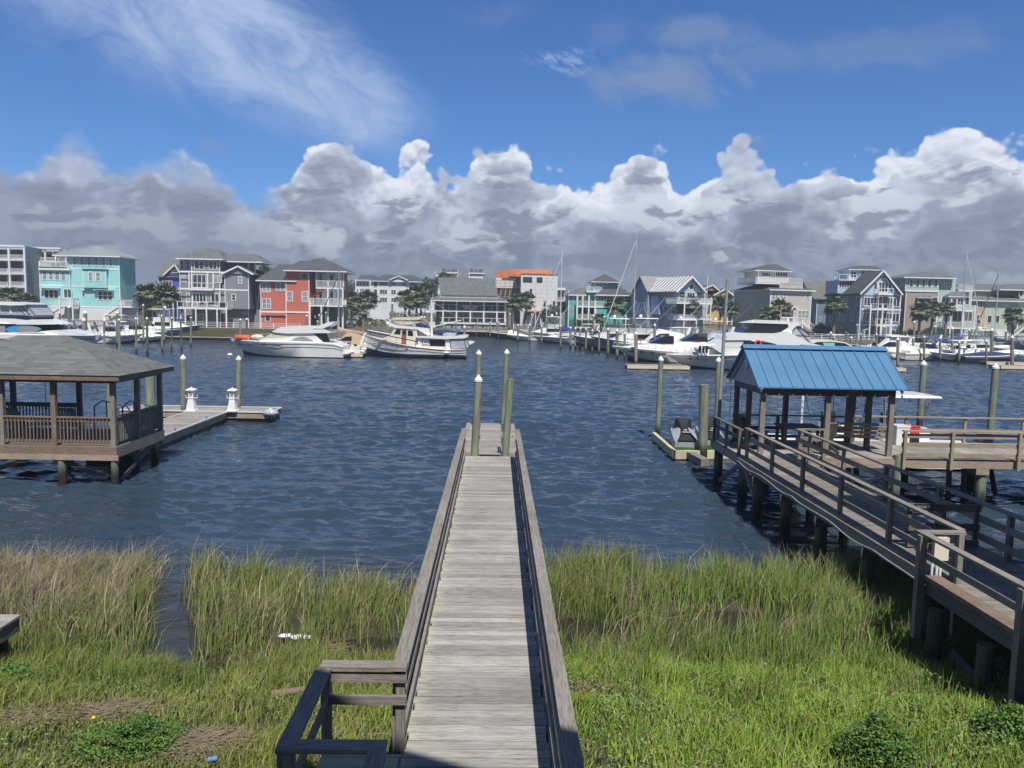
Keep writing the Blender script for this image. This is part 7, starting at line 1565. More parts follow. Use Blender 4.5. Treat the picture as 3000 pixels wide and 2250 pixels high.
def cruiser(label, px, py, L, deg, hull='gelcoat', top='canvas', cm='canvas_navy', cover=None, B=None, stripe='pole_grey', arch=True, tint='tint', D=None):
    t_ = new_boat(label, px, py, deg, ('motor_cruiser', 'boat'), 'motor cruisers in the marina', D); B = B or L * 0.31; hb, hs = 0.125 * L + .35, 0.085 * L + .25
    put_hull(t_, L, B, hb, hs, hull, stripe=stripe); sh = lambda x: sheer_at(L, hb, hs, x)
    mb = MB(); cabin_loft(mb, [(L * .40, .1 * B, sh(L * .4), .05 * B, sh(L * .4) + .08), (L * .25, .28 * B, sh(L * .25), .2 * B, sh(L * .25) + .035 * L), (L * .08, .38 * B, sh(L * .08), .3 * B, sh(0) + .075 * L), (-L * .05, .42 * B, sh(0), .34 * B, sh(0) + .08 * L), (-L * .42, .44 * B, sh(-L * .4), .40 * B, sh(0) + .03 * L)])
    mb.build('cabin', 'gelcoat', t_, world=False)
    zt = sh(0) + .078 * L
    mb = MB(); cabin_loft(mb, [(L * .12, .30 * B, zt - .02, .22 * B, zt + .02), (L * .0, .37 * B, zt - .03, .30 * B, zt + .065 * L), (-L * .10, .38 * B, zt - .03, .33 * B, zt + .07 * L)]); mb.build('windshield', tint, t_, world=False)
    if top:
        z2 = zt + .125 * L + .25; mb = MB(); cabin_loft(mb, [(-L * .02, .34 * B, z2 - .05, .30 * B, z2), (-L * .15, .38 * B, z2, .34 * B, z2 + .09), (-L * .34, .38 * B, z2 - .03, .34 * B, z2 + .05)]); mb.build('canopy' if top == 'canvas' else 'hardtop', cm if top == 'canvas' else 'gelcoat', t_, world=False)
        mb = MB()
        for x in (-.02, -.18, -.33):
            for s_ in (-1, 1): mb.cyl((L * x, s_ * .36 * B, zt - .3), (L * x, s_ * .36 * B, z2), .025, n=4)
        mb.build('canopy_frame', 'steel', t_, world=False)
        if cover is None:
            mb = MB(); cabin_loft(mb, [(-L * .0, .35 * B, zt + .05 * L, .31 * B, z2 - .08), (-L * .33, .37 * B, zt - .2, .35 * B, z2 - .06)]); mb.build('clear_panel', 'clear_vinyl', t_, world=False)
    if arch:
        mb = MB(); z3 = zt + .13 * L
        for s_ in (-1, 1): mb.beam((-L * .26, s_ * .42 * B, sh(-L * .2) + .1), (-L * .33, s_ * .38 * B, z3), .06, .32, up=(1, 0, 0))
        mb.beam((-L * .33, -.38 * B, z3), (-L * .33, .38 * B, z3), .34, .08); mb.build('radar_arch', 'gelcoat', t_, world=False)
    if cover:
        mb = MB(); cabin_loft(mb, [(L * .2, .3 * B, sh(L * .2) + .05, .1 * B, sh(L * .2) + .09), (-L * .02, .42 * B, sh(0) + .05, .2 * B, zt + .085 * L + .4), (-L * .25, .45 * B, sh(0), .25 * B, zt + .05 * L + .3), (-L * .47, .46 * B, sh(0) - .02, .35 * B, sh(0) + .25)]); mb.build('boat_cover', cover, t_, world=False)
    for k in range(3):
        x = L * (.12 + .1 * k)
        for y in (-half_at(L, B, x) * .97, half_at(L, B, x) * .97): mb = MB(); mb.box(x - .22, x + .22, y - .06, y + .06, sh(x) * .72, sh(x) * .72 + .14); mb.build('porthole', 'tint', t_, world=False)
    bow_rail(t_, L, B, hb, hs, L * .02)
    mb = MB(); mb.box(-L * .5 - .55, -L * .5 + .05, -.4 * B, .4 * B, .25, .34); mb.build('swim_platform', 'gelcoat', t_, world=False)
    return t_
def console(label, px, py, L, deg, hull='gelcoat', ttop='gelcoat', motors=1, D=None, mm='black', holders=False, canvas=None):
    t_ = new_boat(label, px, py, deg, ('center_console_boat', 'boat'), 'centre console boats in the marina', D); B = L * .33; hb, hs = .14 * L + .2, .09 * L + .15
    put_hull(t_, L, B, hb, hs, hull); z0 = hs + .02
    mb = MB(); cabin_loft(mb, [(.3, .42, z0, .30, z0 + .9), (-.7, .42, z0, .36, z0 + 1.0)]); mb.build('console', 'gelcoat', t_, world=False)
    mb = MB(); cabin_loft(mb, [(.22, .32, z0 + .9, .26, z0 + 1.3), (-.1, .34, z0 + .95, .28, z0 + 1.38)]); mb.build('windshield', 'tint', t_, world=False)
    mb = MB(); mb.box(-1.5, -.95, -.4, .4, z0, z0 + .75); mb.build('seat', 'white', t_, world=False)
    if ttop:
        zt = z0 + 2.05; mb = MB(); cabin_loft(mb, [(1.1, .8, zt, .7, zt + .05), (.2, 1.05, zt, .95, zt + .11), (-1.5, 1.05, zt, .95, zt + .06)]); mb.build('canopy', ttop, t_, world=False); mb = MB()
        for x, xt in ((.35, .7), (-.75, -1.2)):
            for s_ in (-1, 1): mb.cyl((x, s_ * .45, z0), (xt, s_ * .8, zt), .028, n=5)
        for s_ in (-1, 1): mb.cyl((.35, s_ * .45, z0 + .2), (-1.2, s_ * .8, zt), .02, n=4)
        mb.build('canopy_frame', 'steel', t_, world=False)
        if holders:
            mb = MB()
            for k in range(5): y = -.8 + .4 * k; mb.cyl((-1.5, y, zt + .05), (-1.75, y, zt + .45), .03, n=5)
            mb.build('rod_holder', 'alum', t_, world=False)
    for k in range(motors): outboard(t_, -L / 2, (k - (motors - 1) / 2) * .5, 1.0, mm)
    return t_
def runabout(label, px, py, L, deg, hull='gelcoat', cover=None, D=None, motor=True, wind=True):
    t_ = new_boat(label, px, py, deg, ('runabout', 'boat'), 'small open boats in the marina', D); B = L * .36; hb, hs = .11 * L + .3, .08 * L + .22
    put_hull(t_, L, B, hb, hs, hull, stripe='pole_grey'); z0 = hs + .03
    if cover:
        mb = MB(); cabin_loft(mb, [(L * .38, .12 * B, hb * .97, .05 * B, hb + .06), (L * .1, .44 * B, z0, .12 * B, z0 + .62), (-L * .15, .47 * B, z0, .15 * B, z0 + .55), (-L * .45, .45 * B, z0, .2 * B, z0 + .2)]); mb.build('boat_cover', cover, t_, world=False)
    else:
        mb = MB(); cabin_loft(mb, [(L * .3, .2 * B, hb * .85, .12 * B, hb * .9 + .1), (L * .08, .4 * B, z0, .34 * B, z0 + .3), (-L * .02, .42 * B, z0, .38 * B, z0 + .28)]); mb.build('foredeck', 'gelcoat', t_, world=False)
        if wind: mb = MB(); cabin_loft(mb, [(L * .1, .34 * B, z0 + .25, .28 * B, z0 + .3), (-L * .02, .40 * B, z0 + .25, .34 * B, z0 + .75)]); mb.build('windshield', 'tint', t_, world=False)
        mb = MB(); mb.box(-L * .38, -L * .22, -.38 * B, .38 * B, z0, z0 + .42); mb.build('seat', 'canvas_cream', t_, world=False)
    if motor: outboard(t_, -L / 2, 0, .9)
    return t_
def sportfish(label, px, py, L, deg, hull='gelcoat', tower=False, D=None, riggers=True, encl='vinyl', topm='gelcoat'):
    t_ = new_boat(label, px, py, deg, ('sportfishing_boat', 'boat'), 'sportfishing boats in the marina', D); B = L * .32; hb, hs = .15 * L + .4, .07 * L + .25
    put_hull(t_, L, B, hb, hs, hull, rake=.2); sh = lambda x: sheer_at(L, hb, hs, x); z1 = sh(0) + .10 * L
    mb = MB(); cabin_loft(mb, [(L * .27, .22 * B, sh(L * .27), .1 * B, sh(L * .27) + .08), (L * .10, .36 * B, sh(L * .1), .30 * B, z1), (-L * .17, .4 * B, sh(-L * .17), .36 * B, z1)]); mb.build('cabin', 'gelcoat', t_, world=False)
    mb = MB(); mb.box(-L * .14, L * .06, -.392 * B, .392 * B, z1 - .04 * L - .2, z1 - .12); mb.build('window_band', 'tint', t_, world=False)
    mb = MB(); cabin_loft(mb, [(L * .06, .3 * B, z1 + .01, .34 * B, z1 + .75), (-L * .16, .36 * B, z1 + .01, .38 * B, z1 + .7)]); mb.build('flybridge', 'gelcoat', t_, world=False)
    z2 = z1 + 2.1; mb = MB(); cabin_loft(mb, [(L * .05, .34 * B, z2, .3 * B, z2 + .08), (-L * .18, .38 * B, z2, .34 * B, z2 + .1)]); mb.build('hardtop', topm, t_, world=False)
    mb = MB(); cabin_loft(mb, [(L * .065, .3 * B, z1 + .76, .3 * B, z2 - .02), (-L * .12, .34 * B, z1 + .72, .33 * B, z2 - .02)]); mb.build('clear_panel', 'clear_vinyl' if encl == 'vinyl' else encl, t_, world=False)
    mb = MB()
    for x in (L * .05, -L * .06, -L * .17):
        for s_ in (-1, 1): mb.cyl((x, s_ * .38 * B, z1), (x, s_ * .34 * B, z2), .03, n=4)
    if tower:
        for s_ in (-1, 1): mb.cyl((L * .08, s_ * .4 * B, z1 - .5), (-L * .03, s_ * .14 * B, z2 + 2.2), .03, n=4); mb.cyl((-L * .2, s_ * .4 * B, z1 - .5), (-L * .07, s_ * .14 * B, z2 + 2.2), .03, n=4)
        mb.box(-L * .1, L * .0, -.16 * B, .16 * B, z2 + 2.2, z2 + 2.26)
    mb.build('tower_frame', 'steel', t_, world=False)
    if riggers:
        for s_ in (-1, 1): mb = MB(); mb.cyl((-L * .02, s_ * .4 * B, z1), (-L * .38, s_ * .9 * B, z1 + .38 * L), .035, .012, 4); mb.build('outrigger', 'alum', t_, world=False)
    mb = MB(); mb.ellipsoid((-L * .03, 0, z2 + .32), .28, .28, .26, 8, 5); mb.build('radar_dome', 'white', t_, True, world=False)
    bow_rail(t_, L, B, hb, hs, L * .1)
    return t_
def sailboat(label, px, py, L, deg, mast, hull='gelcoat', cover='canvas_blue', D=None, boom=True, mastm='white', furled=True, bimini=None):
    t_ = new_boat(label, px, py, deg, ('sailboat', 'sailboat'), 'sailboats in the marina', D); B = L * .28; hb, hs = .07 * L + .45, .05 * L + .45
    put_hull(t_, L, B, hb, hs, hull, stripe='canvas_navy', rake=.2); sh = lambda x: sheer_at(L, hb, hs, x)
    mb = MB(); cabin_loft(mb, [(L * .22, .2 * B, sh(L * .2), .14 * B, sh(L * .2) + .2), (L * .08, .3 * B, sh(0), .25 * B, sh(0) + .45), (-L * .16, .34 * B, sh(0), .28 * B, sh(0) + .5)]); mb.build('cabin', 'gelcoat', t_, world=False)
    mb = MB()
    for s_ in (-1, 1): mb.box(-L * .12, L * .1, s_ * .325 * B - .02, s_ * .325 * B + .02, sh(0) + .18, sh(0) + .34)
    mb.build('window_band', 'tint', t_, world=False)
    mx = L * .06; mb = MB(); mb.cyl((mx, 0, sh(0)), (mx, 0, mast), .10, .07, 8); mb.build('mast', mastm, t_, True, world=False)
    mb = MB(); mb.cyl((mx, -.9, mast * .55), (mx, .9, mast * .55), .025, n=4); mb.cyl((mx, -.25, mast), (mx, .25, mast + .05), .012, n=4); mb.cyl((mx - .05, 0, mast), (mx - .05, 0, mast + .7), .012, n=4); mb.build('spreader', mastm, t_, world=False)
    mb = MB()
    for p_ in ((L * .49, 0, sh(L * .48)), (-L * .49, 0, sh(-L * .48)), (mx, .46 * B, sh(mx)), (mx, -.46 * B, sh(mx))): mb.cyl(p_, (mx, 0, mast * (.97 if p_[1] == 0 else .9)), .012, n=4)
    mb.build('rigging', 'steel', t_, world=False)
    if boom:
        mb = MB(); mb.cyl((mx, 0, sh(0) + 1.3), (-L * .3, 0, sh(0) + 1.25), .06, n=6); mb.build('boom', 'alum', t_, world=False)
        mb = MB(); mb.loft([[(x, w_ * math.cos(a), z + h_ * math.sin(a)) for a in [math.pi * 2 * k / 8 for k in range(8)]] for x, w_, h_, z in ((mx + .2, .12, .5, sh(0) + 1.75), (mx - .5, .18, .34, sh(0) + 1.55), (-L * .15, .16, .2, sh(0) + 1.42), (-L * .3, .08, .1, sh(0) + 1.33))]); mb.build('sail_cover', cover, t_, True, world=False)
    if furled: mb = MB(); mb.cyl((L * .47, 0, sh(L * .45) + .4), (mx + .1, 0, mast * .93), .07, .04, 6); mb.build('furled_jib', furled if isinstance(furled, str) else 'white', t_, world=False)
    if bimini: mb = MB(); cabin_loft(mb, [(-L * .15, .3 * B, sh(0) + 1.9, .26 * B, sh(0) + 1.95), (-L * .4, .32 * B, sh(0) + 1.85, .28 * B, sh(0) + 1.92)]); mb.build('canopy', bimini, t_, world=False)
    bow_rail(t_, L, B, hb, hs, -L * .45, h=.55)
    return t_

# --- hero boats, drawn in side view on their own upright plane
class Side:
    def __init__(s, name, label, cat, D, Z, Xc, B): s.D, s.Z, s.B = D, Z, B; c = at_y(*xz(Z, Xc, 0), D); s.t = thing(name, label, cat, (c.x, D + B / 2, 0))
    def p(s, X, Y, dy=0.0): return at_y(*xz(s.Z, X, Y), s.D + dy)
    def slab(s, name, pts_, m, inset=0.0, wid=None, smooth=False):     # outline pushed across the beam
        w_ = (wid if wid is not None else s.B - 2 * inset); y0 = (s.B - w_) / 2 if wid is not None else inset
        P_ = [s.p(X, Y, y0) for X, Y in pts_]; mb = MB(); mb.prism(P_, (0, w_, 0)); return mb.build(name, m, s.t)
    def patch(s, name, pts_, m, inset=0.0, parent=None):               # thin panels on both sides
        mb = MB(); P_ = [s.p(X, Y, inset - 0.03) for X, Y in pts_]; mb.prism(P_, (0, 0.025, 0)); mb.build(name, m, s.t); mb = MB(); mb.prism([Vector((q.x, s.D + s.B - inset + 0.03, q.z)) for q in P_], (0, -0.025, 0)); return mb.build(name, m, s.t)
    def tubes(s, name, runs, r_, m, inset=0.1):
        for dy in (inset, s.B - inset):
            mb = MB()
            for run in runs: mb.tube([Vector((q.x, s.D + dy, q.z)) for q in [s.p(X, Y, inset) for X, Y in run]], r_, 5)
            mb.build(name, m, s.t)
    def hull(s, Xb, Xs, Xbw, top, m, bottom='hull_dark', deck='gelcoat', boot=0.12, name='hull'):
        """Xb/Xs: sheer ends, Xbw: bow at the waterline, top: list of (X, Y) along the sheer from stern to bow"""
        mb = MB(); n = len(top); R_ = []; zc_ = s.D + s.B / 2
        x_s = s.p(Xs, 0).x; x_b = s.p(Xb, 0).x; x_w = s.p(Xbw, 0).x
        for X, Y in top:
            q = s.p(X, Y); a = (q.x - x_s) / (x_b - x_s); f_ = max(0, (a - .5) / .5); b = s.B / 2 * max(.02, 1 - f_ ** 2.2); xc = x_s + (x_w - x_s) * a; cb = b * (.95 - .45 * f_); czz = boot + .25 * q.z * f_ ** 2.5
            R_.append([(xc, zc_, -.4), (xc, zc_ - cb * .96, 0.0 + czz * .4), (xc + (q.x - xc) * .15, zc_ - cb, czz), (q.x, zc_ - b, q.z), (q.x, zc_ + b, q.z), (xc + (q.x - xc) * .15, zc_ + cb, czz), (xc, zc_ + cb * .96, czz * .4)])
        mb.loft(R_); nf = 7
        for i in range(len(mb.f) - 2):
            if i % nf in (0, 1, 5, 6): mb.mi[i] = 1
        if x_b < x_s: mb.f = [tuple(reversed(f_)) for f_ in mb.f]; 
        if x_b < x_s:
            uv = []; i = 0
            for f_ in mb.f: uv += list(reversed(mb.uv[i:i + len(f_)])); i += len(f_)
            mb.uv = uv
        mb.build(name, [m, bottom], s.t, True)
        mb = MB(); mb.loft([[(r_[3][0], zc_ - (zc_ - r_[3][1]) * .97, r_[3][2] + .002), (r_[3][0], zc_ - (zc_ - r_[3][1]) * .93, r_[3][2] + .07), (r_[4][0], zc_ + (r_[4][1] - zc_) * .93, r_[4][2] + .07), (r_[4][0], zc_ + (r_[4][1] - zc_) * .97, r_[4][2] + .002)] for r_ in R_]); mb.build('deck', deck, s.t)
        s.R = R_
        return R_
    def rub(s, k, dz, r_, m, name='rub_rail'):
        mb = MB()
        for j, sg in ((3, -1), (4, 1)):
            mb.tube([(q[j][0] + (q[0][0] - q[j][0]) * k, q[j][1] + (q[2 if j == 3 else 5][1] - q[j][1]) * k + sg * .02, q[j][2] * (1 - k) + dz) for q in s.R], r_, 4)
        mb.build(name, m, s.t)
# white sedan yacht in the middle
y_ = Side('motor_yacht', 'white flybridge motor yacht with bow to the left, moored left of the trawler', 'yacht', 88.5, Z2, 1500, 4.3)
y_.hull(845, 2085, 990, [(2085, 1200), (1990, 1168), (1850, 1158), (1650, 1152), (1450, 1150), (1250, 1148), (1100, 1142), (1000, 1138), (920, 1133), (880, 1131), (845, 1129)], 'hull_white', 'hull_dark')
y_.rub(.10, 0, .04, 'pole_grey'); y_.rub(.30, 0, .03, 'pole_grey', 'stripe')
y_.slab('cabin', [(1170, 1145), (1260, 1105), (1380, 1045), (1480, 1040), (1780, 1062), (1890, 1160)], 'gelcoat', .45)
y_.patch('window', [(1540, 1135), (1585, 1108), (1650, 1092), (1700, 1098), (1745, 1118), (1780, 1142)], 'pole_grey', .45)
y_.slab('windshield_cover', [(1255, 1104), (1375, 1042), (1590, 1062), (1540, 1090), (1400, 1104)], 'canvas_cream', .43)
y_.slab('flybridge', [(1340, 1040), (1440, 990), (1640, 982), (1790, 984), (1960, 1040), (1950, 1055), (1500, 1060), (1380, 1050)], 'gelcoat', .25)
y_.slab('radar_arch', [(1770, 1008), (1930, 940), (1990, 944), (1985, 960), (1870, 1012)], 'gelcoat', .2)
y_.slab('aft_canopy', [(1775, 1063), (1850, 1066), (1885, 1155), (1860, 1160), (1810, 1120)], 'canvas_black', .5)
y_.slab('swim_platform', [(2060, 1262), (2145, 1262), (2145, 1276), (2060, 1278)], 'gelcoat', .3); y_.slab('transom', [(1985, 1170), (2060, 1180), (2095, 1262), (2040, 1262)], 'gelcoat', .3)
y_.patch('porthole', [(1245, 1168), (1262, 1163), (1285, 1166), (1280, 1175), (1255, 1176)], 'tint', .12); y_.patch('porthole', [(985, 1158), (1000, 1155), (1018, 1160), (1000, 1166)], 'tint', 1.1)
y_.tubes('bow_rail', [[(870, 1075), (920, 1120)], [(930, 1070), (985, 1130)], [(1020, 1068), (1070, 1125)], [(870, 1075), (930, 1070), (1150, 1062), (1400, 1085), (1560, 1120)], [(1150, 1062), (1190, 1140)], [(1290, 1075), (1320, 1140)], [(1400, 1085), (1430, 1140)]], .022, 'steel', .7)
def dinghy(S, name, label, pts_, m, wid, group=None):
    t_ = S.t; c = S.p(*pts_[0]); r_ = thing(name, label, 'dinghy', (c.x, S.D + S.B / 2, 0)); w0 = (S.B - wid) / 2
    P_ = [S.p(X, Y, w0) for X, Y in pts_]; x0, x1 = min(p.x for p in P_), max(p.x for p in P_); z0, z1 = min(p.z for p in P_), max(p.z for p in P_); rr = (z1 - z0) * .42; yc_ = S.D + S.B / 2
    mb = MB(); loop = []
    for k in range(17):
        a = -math.pi * .75 + math.pi * 1.5 * k / 16; loop.append((x1 - rr - (x1 - x0 - 2 * rr) * (0.5 + .5 * math.cos(a)) if True else 0, yc_ + (wid / 2 - rr) * math.sin(a) * 1.0, z0 + rr))
    mb.tube(loop, rr, 8); mb.build('tube', m, r_, True)
    mb = MB(); mb.box(x0 + rr, x1 - rr, yc_ - wid / 2 + rr, yc_ + wid / 2 - rr, z0 + rr * .2, z0 + rr * .9); mb.build('floor', 'grey_plastic', r_)
    return r_
dinghy(y_, 'inflatable_dinghy', 'bright orange inflatable dinghy carried on the foredeck of the white flybridge yacht', [(920, 1125), (1125, 1125), (1125, 1072), (920, 1072)], 'orange', 1.9)
t_ = thing('covered_tender', 'tan covered bundle on the foredeck behind the orange dinghy', 'cover', tuple(y_.p(1190, 1100, 2))); mb = MB(); c = y_.p(1190, 1095, 2.1); mb.ellipsoid(c, .75, .8, .3, 12, 6); mb.build('cover', 'canvas_cream', t_, True)
mb = MB(); c = y_.p(945, 1255, 1.5); t_ = thing('mooring_float', 'small white mooring buoy at the bow of the flybridge yacht', 'buoy', (c.x, c.y, 0)); mb.ellipsoid((c.x - .1, c.y - 1, .15), .3, .3, .22, 10, 6); mb.build('ball', 'white', t_, True)
# trawler
y_ = Side('trawler_yacht', 'white and cream trawler yacht with wooden wheelhouse door and navy canvas, bow to the left', 'boat', 91, Z3, 850, 4.2)
y_.hull(232, 1445, 262, [(1445, 1122), (1380, 1130), (1260, 1130), (1080, 1120), (900, 1100), (750, 1078), (600, 1050), (450, 1015), (340, 988), (275, 972), (232, 962)], 'hull_white', 'hull_navy', boot=.5)
y_.rub(.0, 0, .05, 'teak'); y_.rub(.28, 0, .022, 'pole_grey', 'rub_strip')
y_.slab('cabin', [(478, 1030), (485, 985), (560, 960), (620, 872), (870, 892), (880, 975), (930, 985), (930, 1110), (700, 1070), (560, 1045)], 'gelcream', .8)
y_.slab('saloon', [(860, 980), (1210, 990), (1210, 1125), (930, 1112), (862, 1095)], 'gelcream', .55)
y_.slab('cabin_roof', [(540, 835), (560, 812), (640, 838), (1010, 876), (1025, 958), (1000, 960), (880, 890), (620, 872)], 'gelcoat', .7)
y_.slab('boat_deck', [(860, 968), (1200, 968), (1460, 958), (1465, 975), (1430, 992), (1200, 1000), (870, 985)], 'gelcoat', .15)
y_.patch('window', [(608, 940), (640, 885), (690, 888), (682, 948)], 'tint', .8); y_.patch('window', [(770, 900), (825, 905), (832, 965), (768, 962)], 'tint', .8)
y_.patch('window', [(1025, 1005), (1200, 1010), (1200, 1085), (1025, 1080)], 'tint', .55); y_.patch('door', [(700, 885), (755, 888), (750, 1062), (695, 1055)], 'teak', .8); y_.patch('door_window', [(712, 900), (745, 902), (745, 950), (712, 948)], 'tint', .775)
y_.patch('side_panel', [(932, 992), (1022, 996), (1022, 1080), (930, 1075)], 'vinyl', .55); y_.patch('wing_wall', [(870, 985), (932, 992), (922, 1110), (862, 1098)], 'gelcoat', .50); y_.patch('wing_wall', [(1202, 1005), (1252, 1005), (1268, 1128), (1210, 1125)], 'gelcoat', .45)
y_.slab('aft_enclosure', [(1255, 1005), (1420, 990), (1460, 985), (1480, 1100), (1400, 1120), (1272, 1126)], 'vinyl', .35); y_.tubes('enclosure_frame', [[(1255, 1005), (1272, 1126)], [(1425, 992), (1440, 1115)], [(1255, 1003), (1460, 985)], [(1272, 1126), (1482, 1100)], [(1460, 985), (1482, 1100)]], .035, 'canvas_black', .33)
y_.slab('bimini', [(568, 775), (600, 752), (880, 745), (905, 772), (870, 782), (590, 785)], 'canvas_cream', .8); y_.tubes('bimini_frame', [[(600, 760), (640, 840)], [(870, 770), (800, 850)], [(740, 755), (680, 845)], [(870, 770), (905, 830)]], .025, 'steel', .85)
y_.slab('bridge_cover', [(850, 822), (890, 815), (1005, 855), (1008, 882), (870, 862)], 'canvas_navy', 1.0); y_.slab('bridge_seat', [(665, 840), (810, 838), (790, 862), (690, 860)], 'teak', 1.2)
y_.slab('dodger', [(480, 1000), (560, 950), (580, 960), (575, 985), (530, 1000)], 'canvas_navy', .9)
y_.tubes('side_awning', [[(265, 900), (560, 965), (890, 1032)]], .06, 'canvas_navy', .3); y_.tubes('bow_rail', [[(255, 905), (275, 970)], [(345, 915), (350, 985)], [(430, 935), (440, 1010)], [(520, 955), (525, 1030)], [(640, 985), (640, 1055)], [(255, 905), (520, 955), (900, 1035)]], .022, 'steel', .4)
y_.slab('pulpit', [(165, 850), (270, 885), (265, 905), (175, 868)], 'teak', 1.9)
for a in range(4): X = (385, 465, 645, 755)[a]; Y = (1053, 1068, 1100, 1112)[a]; y_.patch('porthole', [(X - 11, Y - 5), (X + 12, Y - 3), (X + 12, Y + 7), (X - 11, Y + 5)], 'tint', (.95, .55, .18, .08)[a])
mb = MB(); a, b_ = y_.p(1048, 880, 2.1), y_.p(1040, 545, 2.1); mb.cyl(Vector((a.x, a.y, 2.6)), b_, .13, .09, 8); mb.build('mast', 'white', y_.t, True)
mb = MB(); mb.cyl(y_.p(1050, 860, 2.1), y_.p(1390, 782, 2.1), .06, .05, 6); mb.build('boom', 'white', y_.t)
for P_, Q_, r_ in (((1040, 830), (640, 550), .02), ((540, 800), (265, 655), .04), ((640, 830), (420, 700), .04), ((780, 740), (650, 560), .03), ((1045, 560), (1340, 745), .015), ((1040, 560), (1030, 850), .01), ((780, 742), (730, 700), .03)):
    mb = MB(); mb.cyl(y_.p(*P_, 1.6), y_.p(*Q_, 1.6), r_, r_ * .6, 5); mb.build('rigging', 'white', y_.t)
text_mesh('Miss Marilyn', .42, tuple(y_.p(385, 1022, .62)), (R(90), 0, 0), 'pole_grey', y_.t, 'lettering', sx=.8); 
o_ = bpy.data.objects[y_.t.children[-1].name]; o_.rotation_euler = (R(90), R(12), R(-12))
dinghy(y_, 'inflatable_dinghy', 'grey inflatable dinghy on the aft deck of the trawler', [(1160, 972), (1375, 972), (1375, 922), (1160, 922)], 'vinyl', 1.6)
t_ = thing('life_ring', 'white life ring hung on the trawler cabin side', 'life ring', tuple(y_.p(972, 1035, .5))); mb = MB(); c = y_.p(972, 1035, .5); mb.tube([c + Vector((.26 * math.cos(k * math.pi / 6), 0, .26 * math.sin(k * math.pi / 6))) for k in range(13)], .06, 6); mb.build('ring', 'white', t_, True)
t_ = thing('stern_cover', 'navy canvas covered gear on the trawler boat deck', 'cover', tuple(y_.p(1180, 925, 2))); mb = MB(); c = y_.p(1200, 925, 2.4); mb.ellipsoid(c, 1.6, .7, .38, 12, 6); mb.build('cover', 'canvas_navy', t_, True)
t_ = thing('blue_barrel', 'round pale blue fender ball at the stern of the trawler boat deck', 'fender', tuple(y_.p(1357, 892, 1))); mb = MB(); mb.ellipsoid(y_.p(1357, 892, 1), .32, .32, .3, 10, 6); mb.build('ball', 'skin_blue', t_, True)
t_ = thing('skiff', 'small white skiff hanging behind the trawler stern', 'boat', tuple(y_.p(1500, 1040, 3))); mb = MB(); P_ = [y_.p(X, Y, 3) for X, Y in ((1470, 1020), (1545, 1032), (1530, 1045), (1480, 1070))]; mb.prism(P_, (0, 1.2, 0)); mb.build('hull', 'gelcoat', t_)

# long white yacht on the right
y_ = Side('motor_yacht', 'largest white motor yacht on the right, bow left, with orange ring and black fenders', 'yacht', 80, Z5, 1100, 5.0)
y_.hull(248, 2300, 480, [(2300, 1500), (2050, 1500), (1750, 1498), (1450, 1496), (1200, 1500), (1000, 1510), (800, 1516), (600, 1520), (450, 1520), (340, 1518), (248, 1515)], 'hull_white', 'hull_dark', boot=.15)
y_.rub(.02, 0, .05, 'pole_grey'); y_.rub(.28, 0, .02, 'pole_grey', 'stripe')
y_.slab('foredeck', [(330, 1512), (560, 1462), (800, 1430), (1050, 1380), (1050, 1508)], 'gelcoat', 1.1)
y_.slab('cabin', [(700, 1420), (860, 1335), (1050, 1345), (1050, 1440), (1420, 1440), (1800, 1400), (2060, 1500), (820, 1500)], 'gelcoat', .45)
y_.slab('upper_deck', [(850, 1345), (880, 1300), (1050, 1265), (1400, 1270), (1530, 1245), (1800, 1385), (1860, 1400), (1880, 1440), (1520, 1440), (1400, 1385), (1250, 1350), (1050, 1345)], 'gelcoat', .3)
y_.patch('window_band', [(1050, 1352), (1230, 1360), (1380, 1390), (1480, 1425), (1500, 1445), (1050, 1440)], 'tint', .3)
y_.slab('windshield', [(1050, 1262), (1120, 1200), (1180, 1155), (1540, 1170), (1545, 1200), (1460, 1262), (1400, 1272)], 'tint', .75)
y_.slab('hardtop', [(1110, 1155), (1200, 1138), (1300, 1122), (1500, 1130), (1640, 1150), (1700, 1190), (1640, 1185), (1590, 1230), (1588, 1290), (1700, 1350), (1790, 1385), (1780, 1400), (1600, 1330), (1450, 1268), (1545, 1205), (1545, 1168), (1180, 1155)], 'gelcoat', .6)
y_.slab('aft_enclosure', [(1590, 1285), (1595, 1225), (1640, 1182), (1720, 1230), (1790, 1290), (1790, 1380)], 'vinyl', .8); y_.tubes('enclosure_frame', [[(1590, 1285), (1600, 1220), (1640, 1180), (1785, 1285)], [(1590, 1290), (1785, 1300)], [(1640, 1200), (1780, 1375)]], .03, 'canvas_black', .76)
y_.slab('windshield_cover', [(820, 1420), (930, 1345), (1048, 1350), (1048, 1425)], 'canvas_white', .43)
y_.tubes('bow_rail', [[(300, 1435), (330, 1510)], [(460, 1415), (490, 1500)], [(720, 1395), (755, 1485)], [(300, 1435), (460, 1415), (720, 1392), (930, 1410), (1000, 1430)], [(890, 1405), (930, 1470)]], .028, 'steel', .9)
for X in (460, 540, 855): y_.patch('porthole', [(X - 22, 1548), (X, 1542), (X + 22, 1548), (X, 1556)], 'tint', (1.35 if X == 460 else (.95 if X == 540 else .2)))
y_.slab('solar_panel', [(1370, 1128), (1500, 1135), (1500, 1142), (1370, 1136)], 'hull_navy', 1.2); mb = MB(); mb.cyl(y_.p(1460, 1130, 2), y_.p(1464, 955, 2), .03, .015, 5); mb.build('antenna', 'white', y_.t)
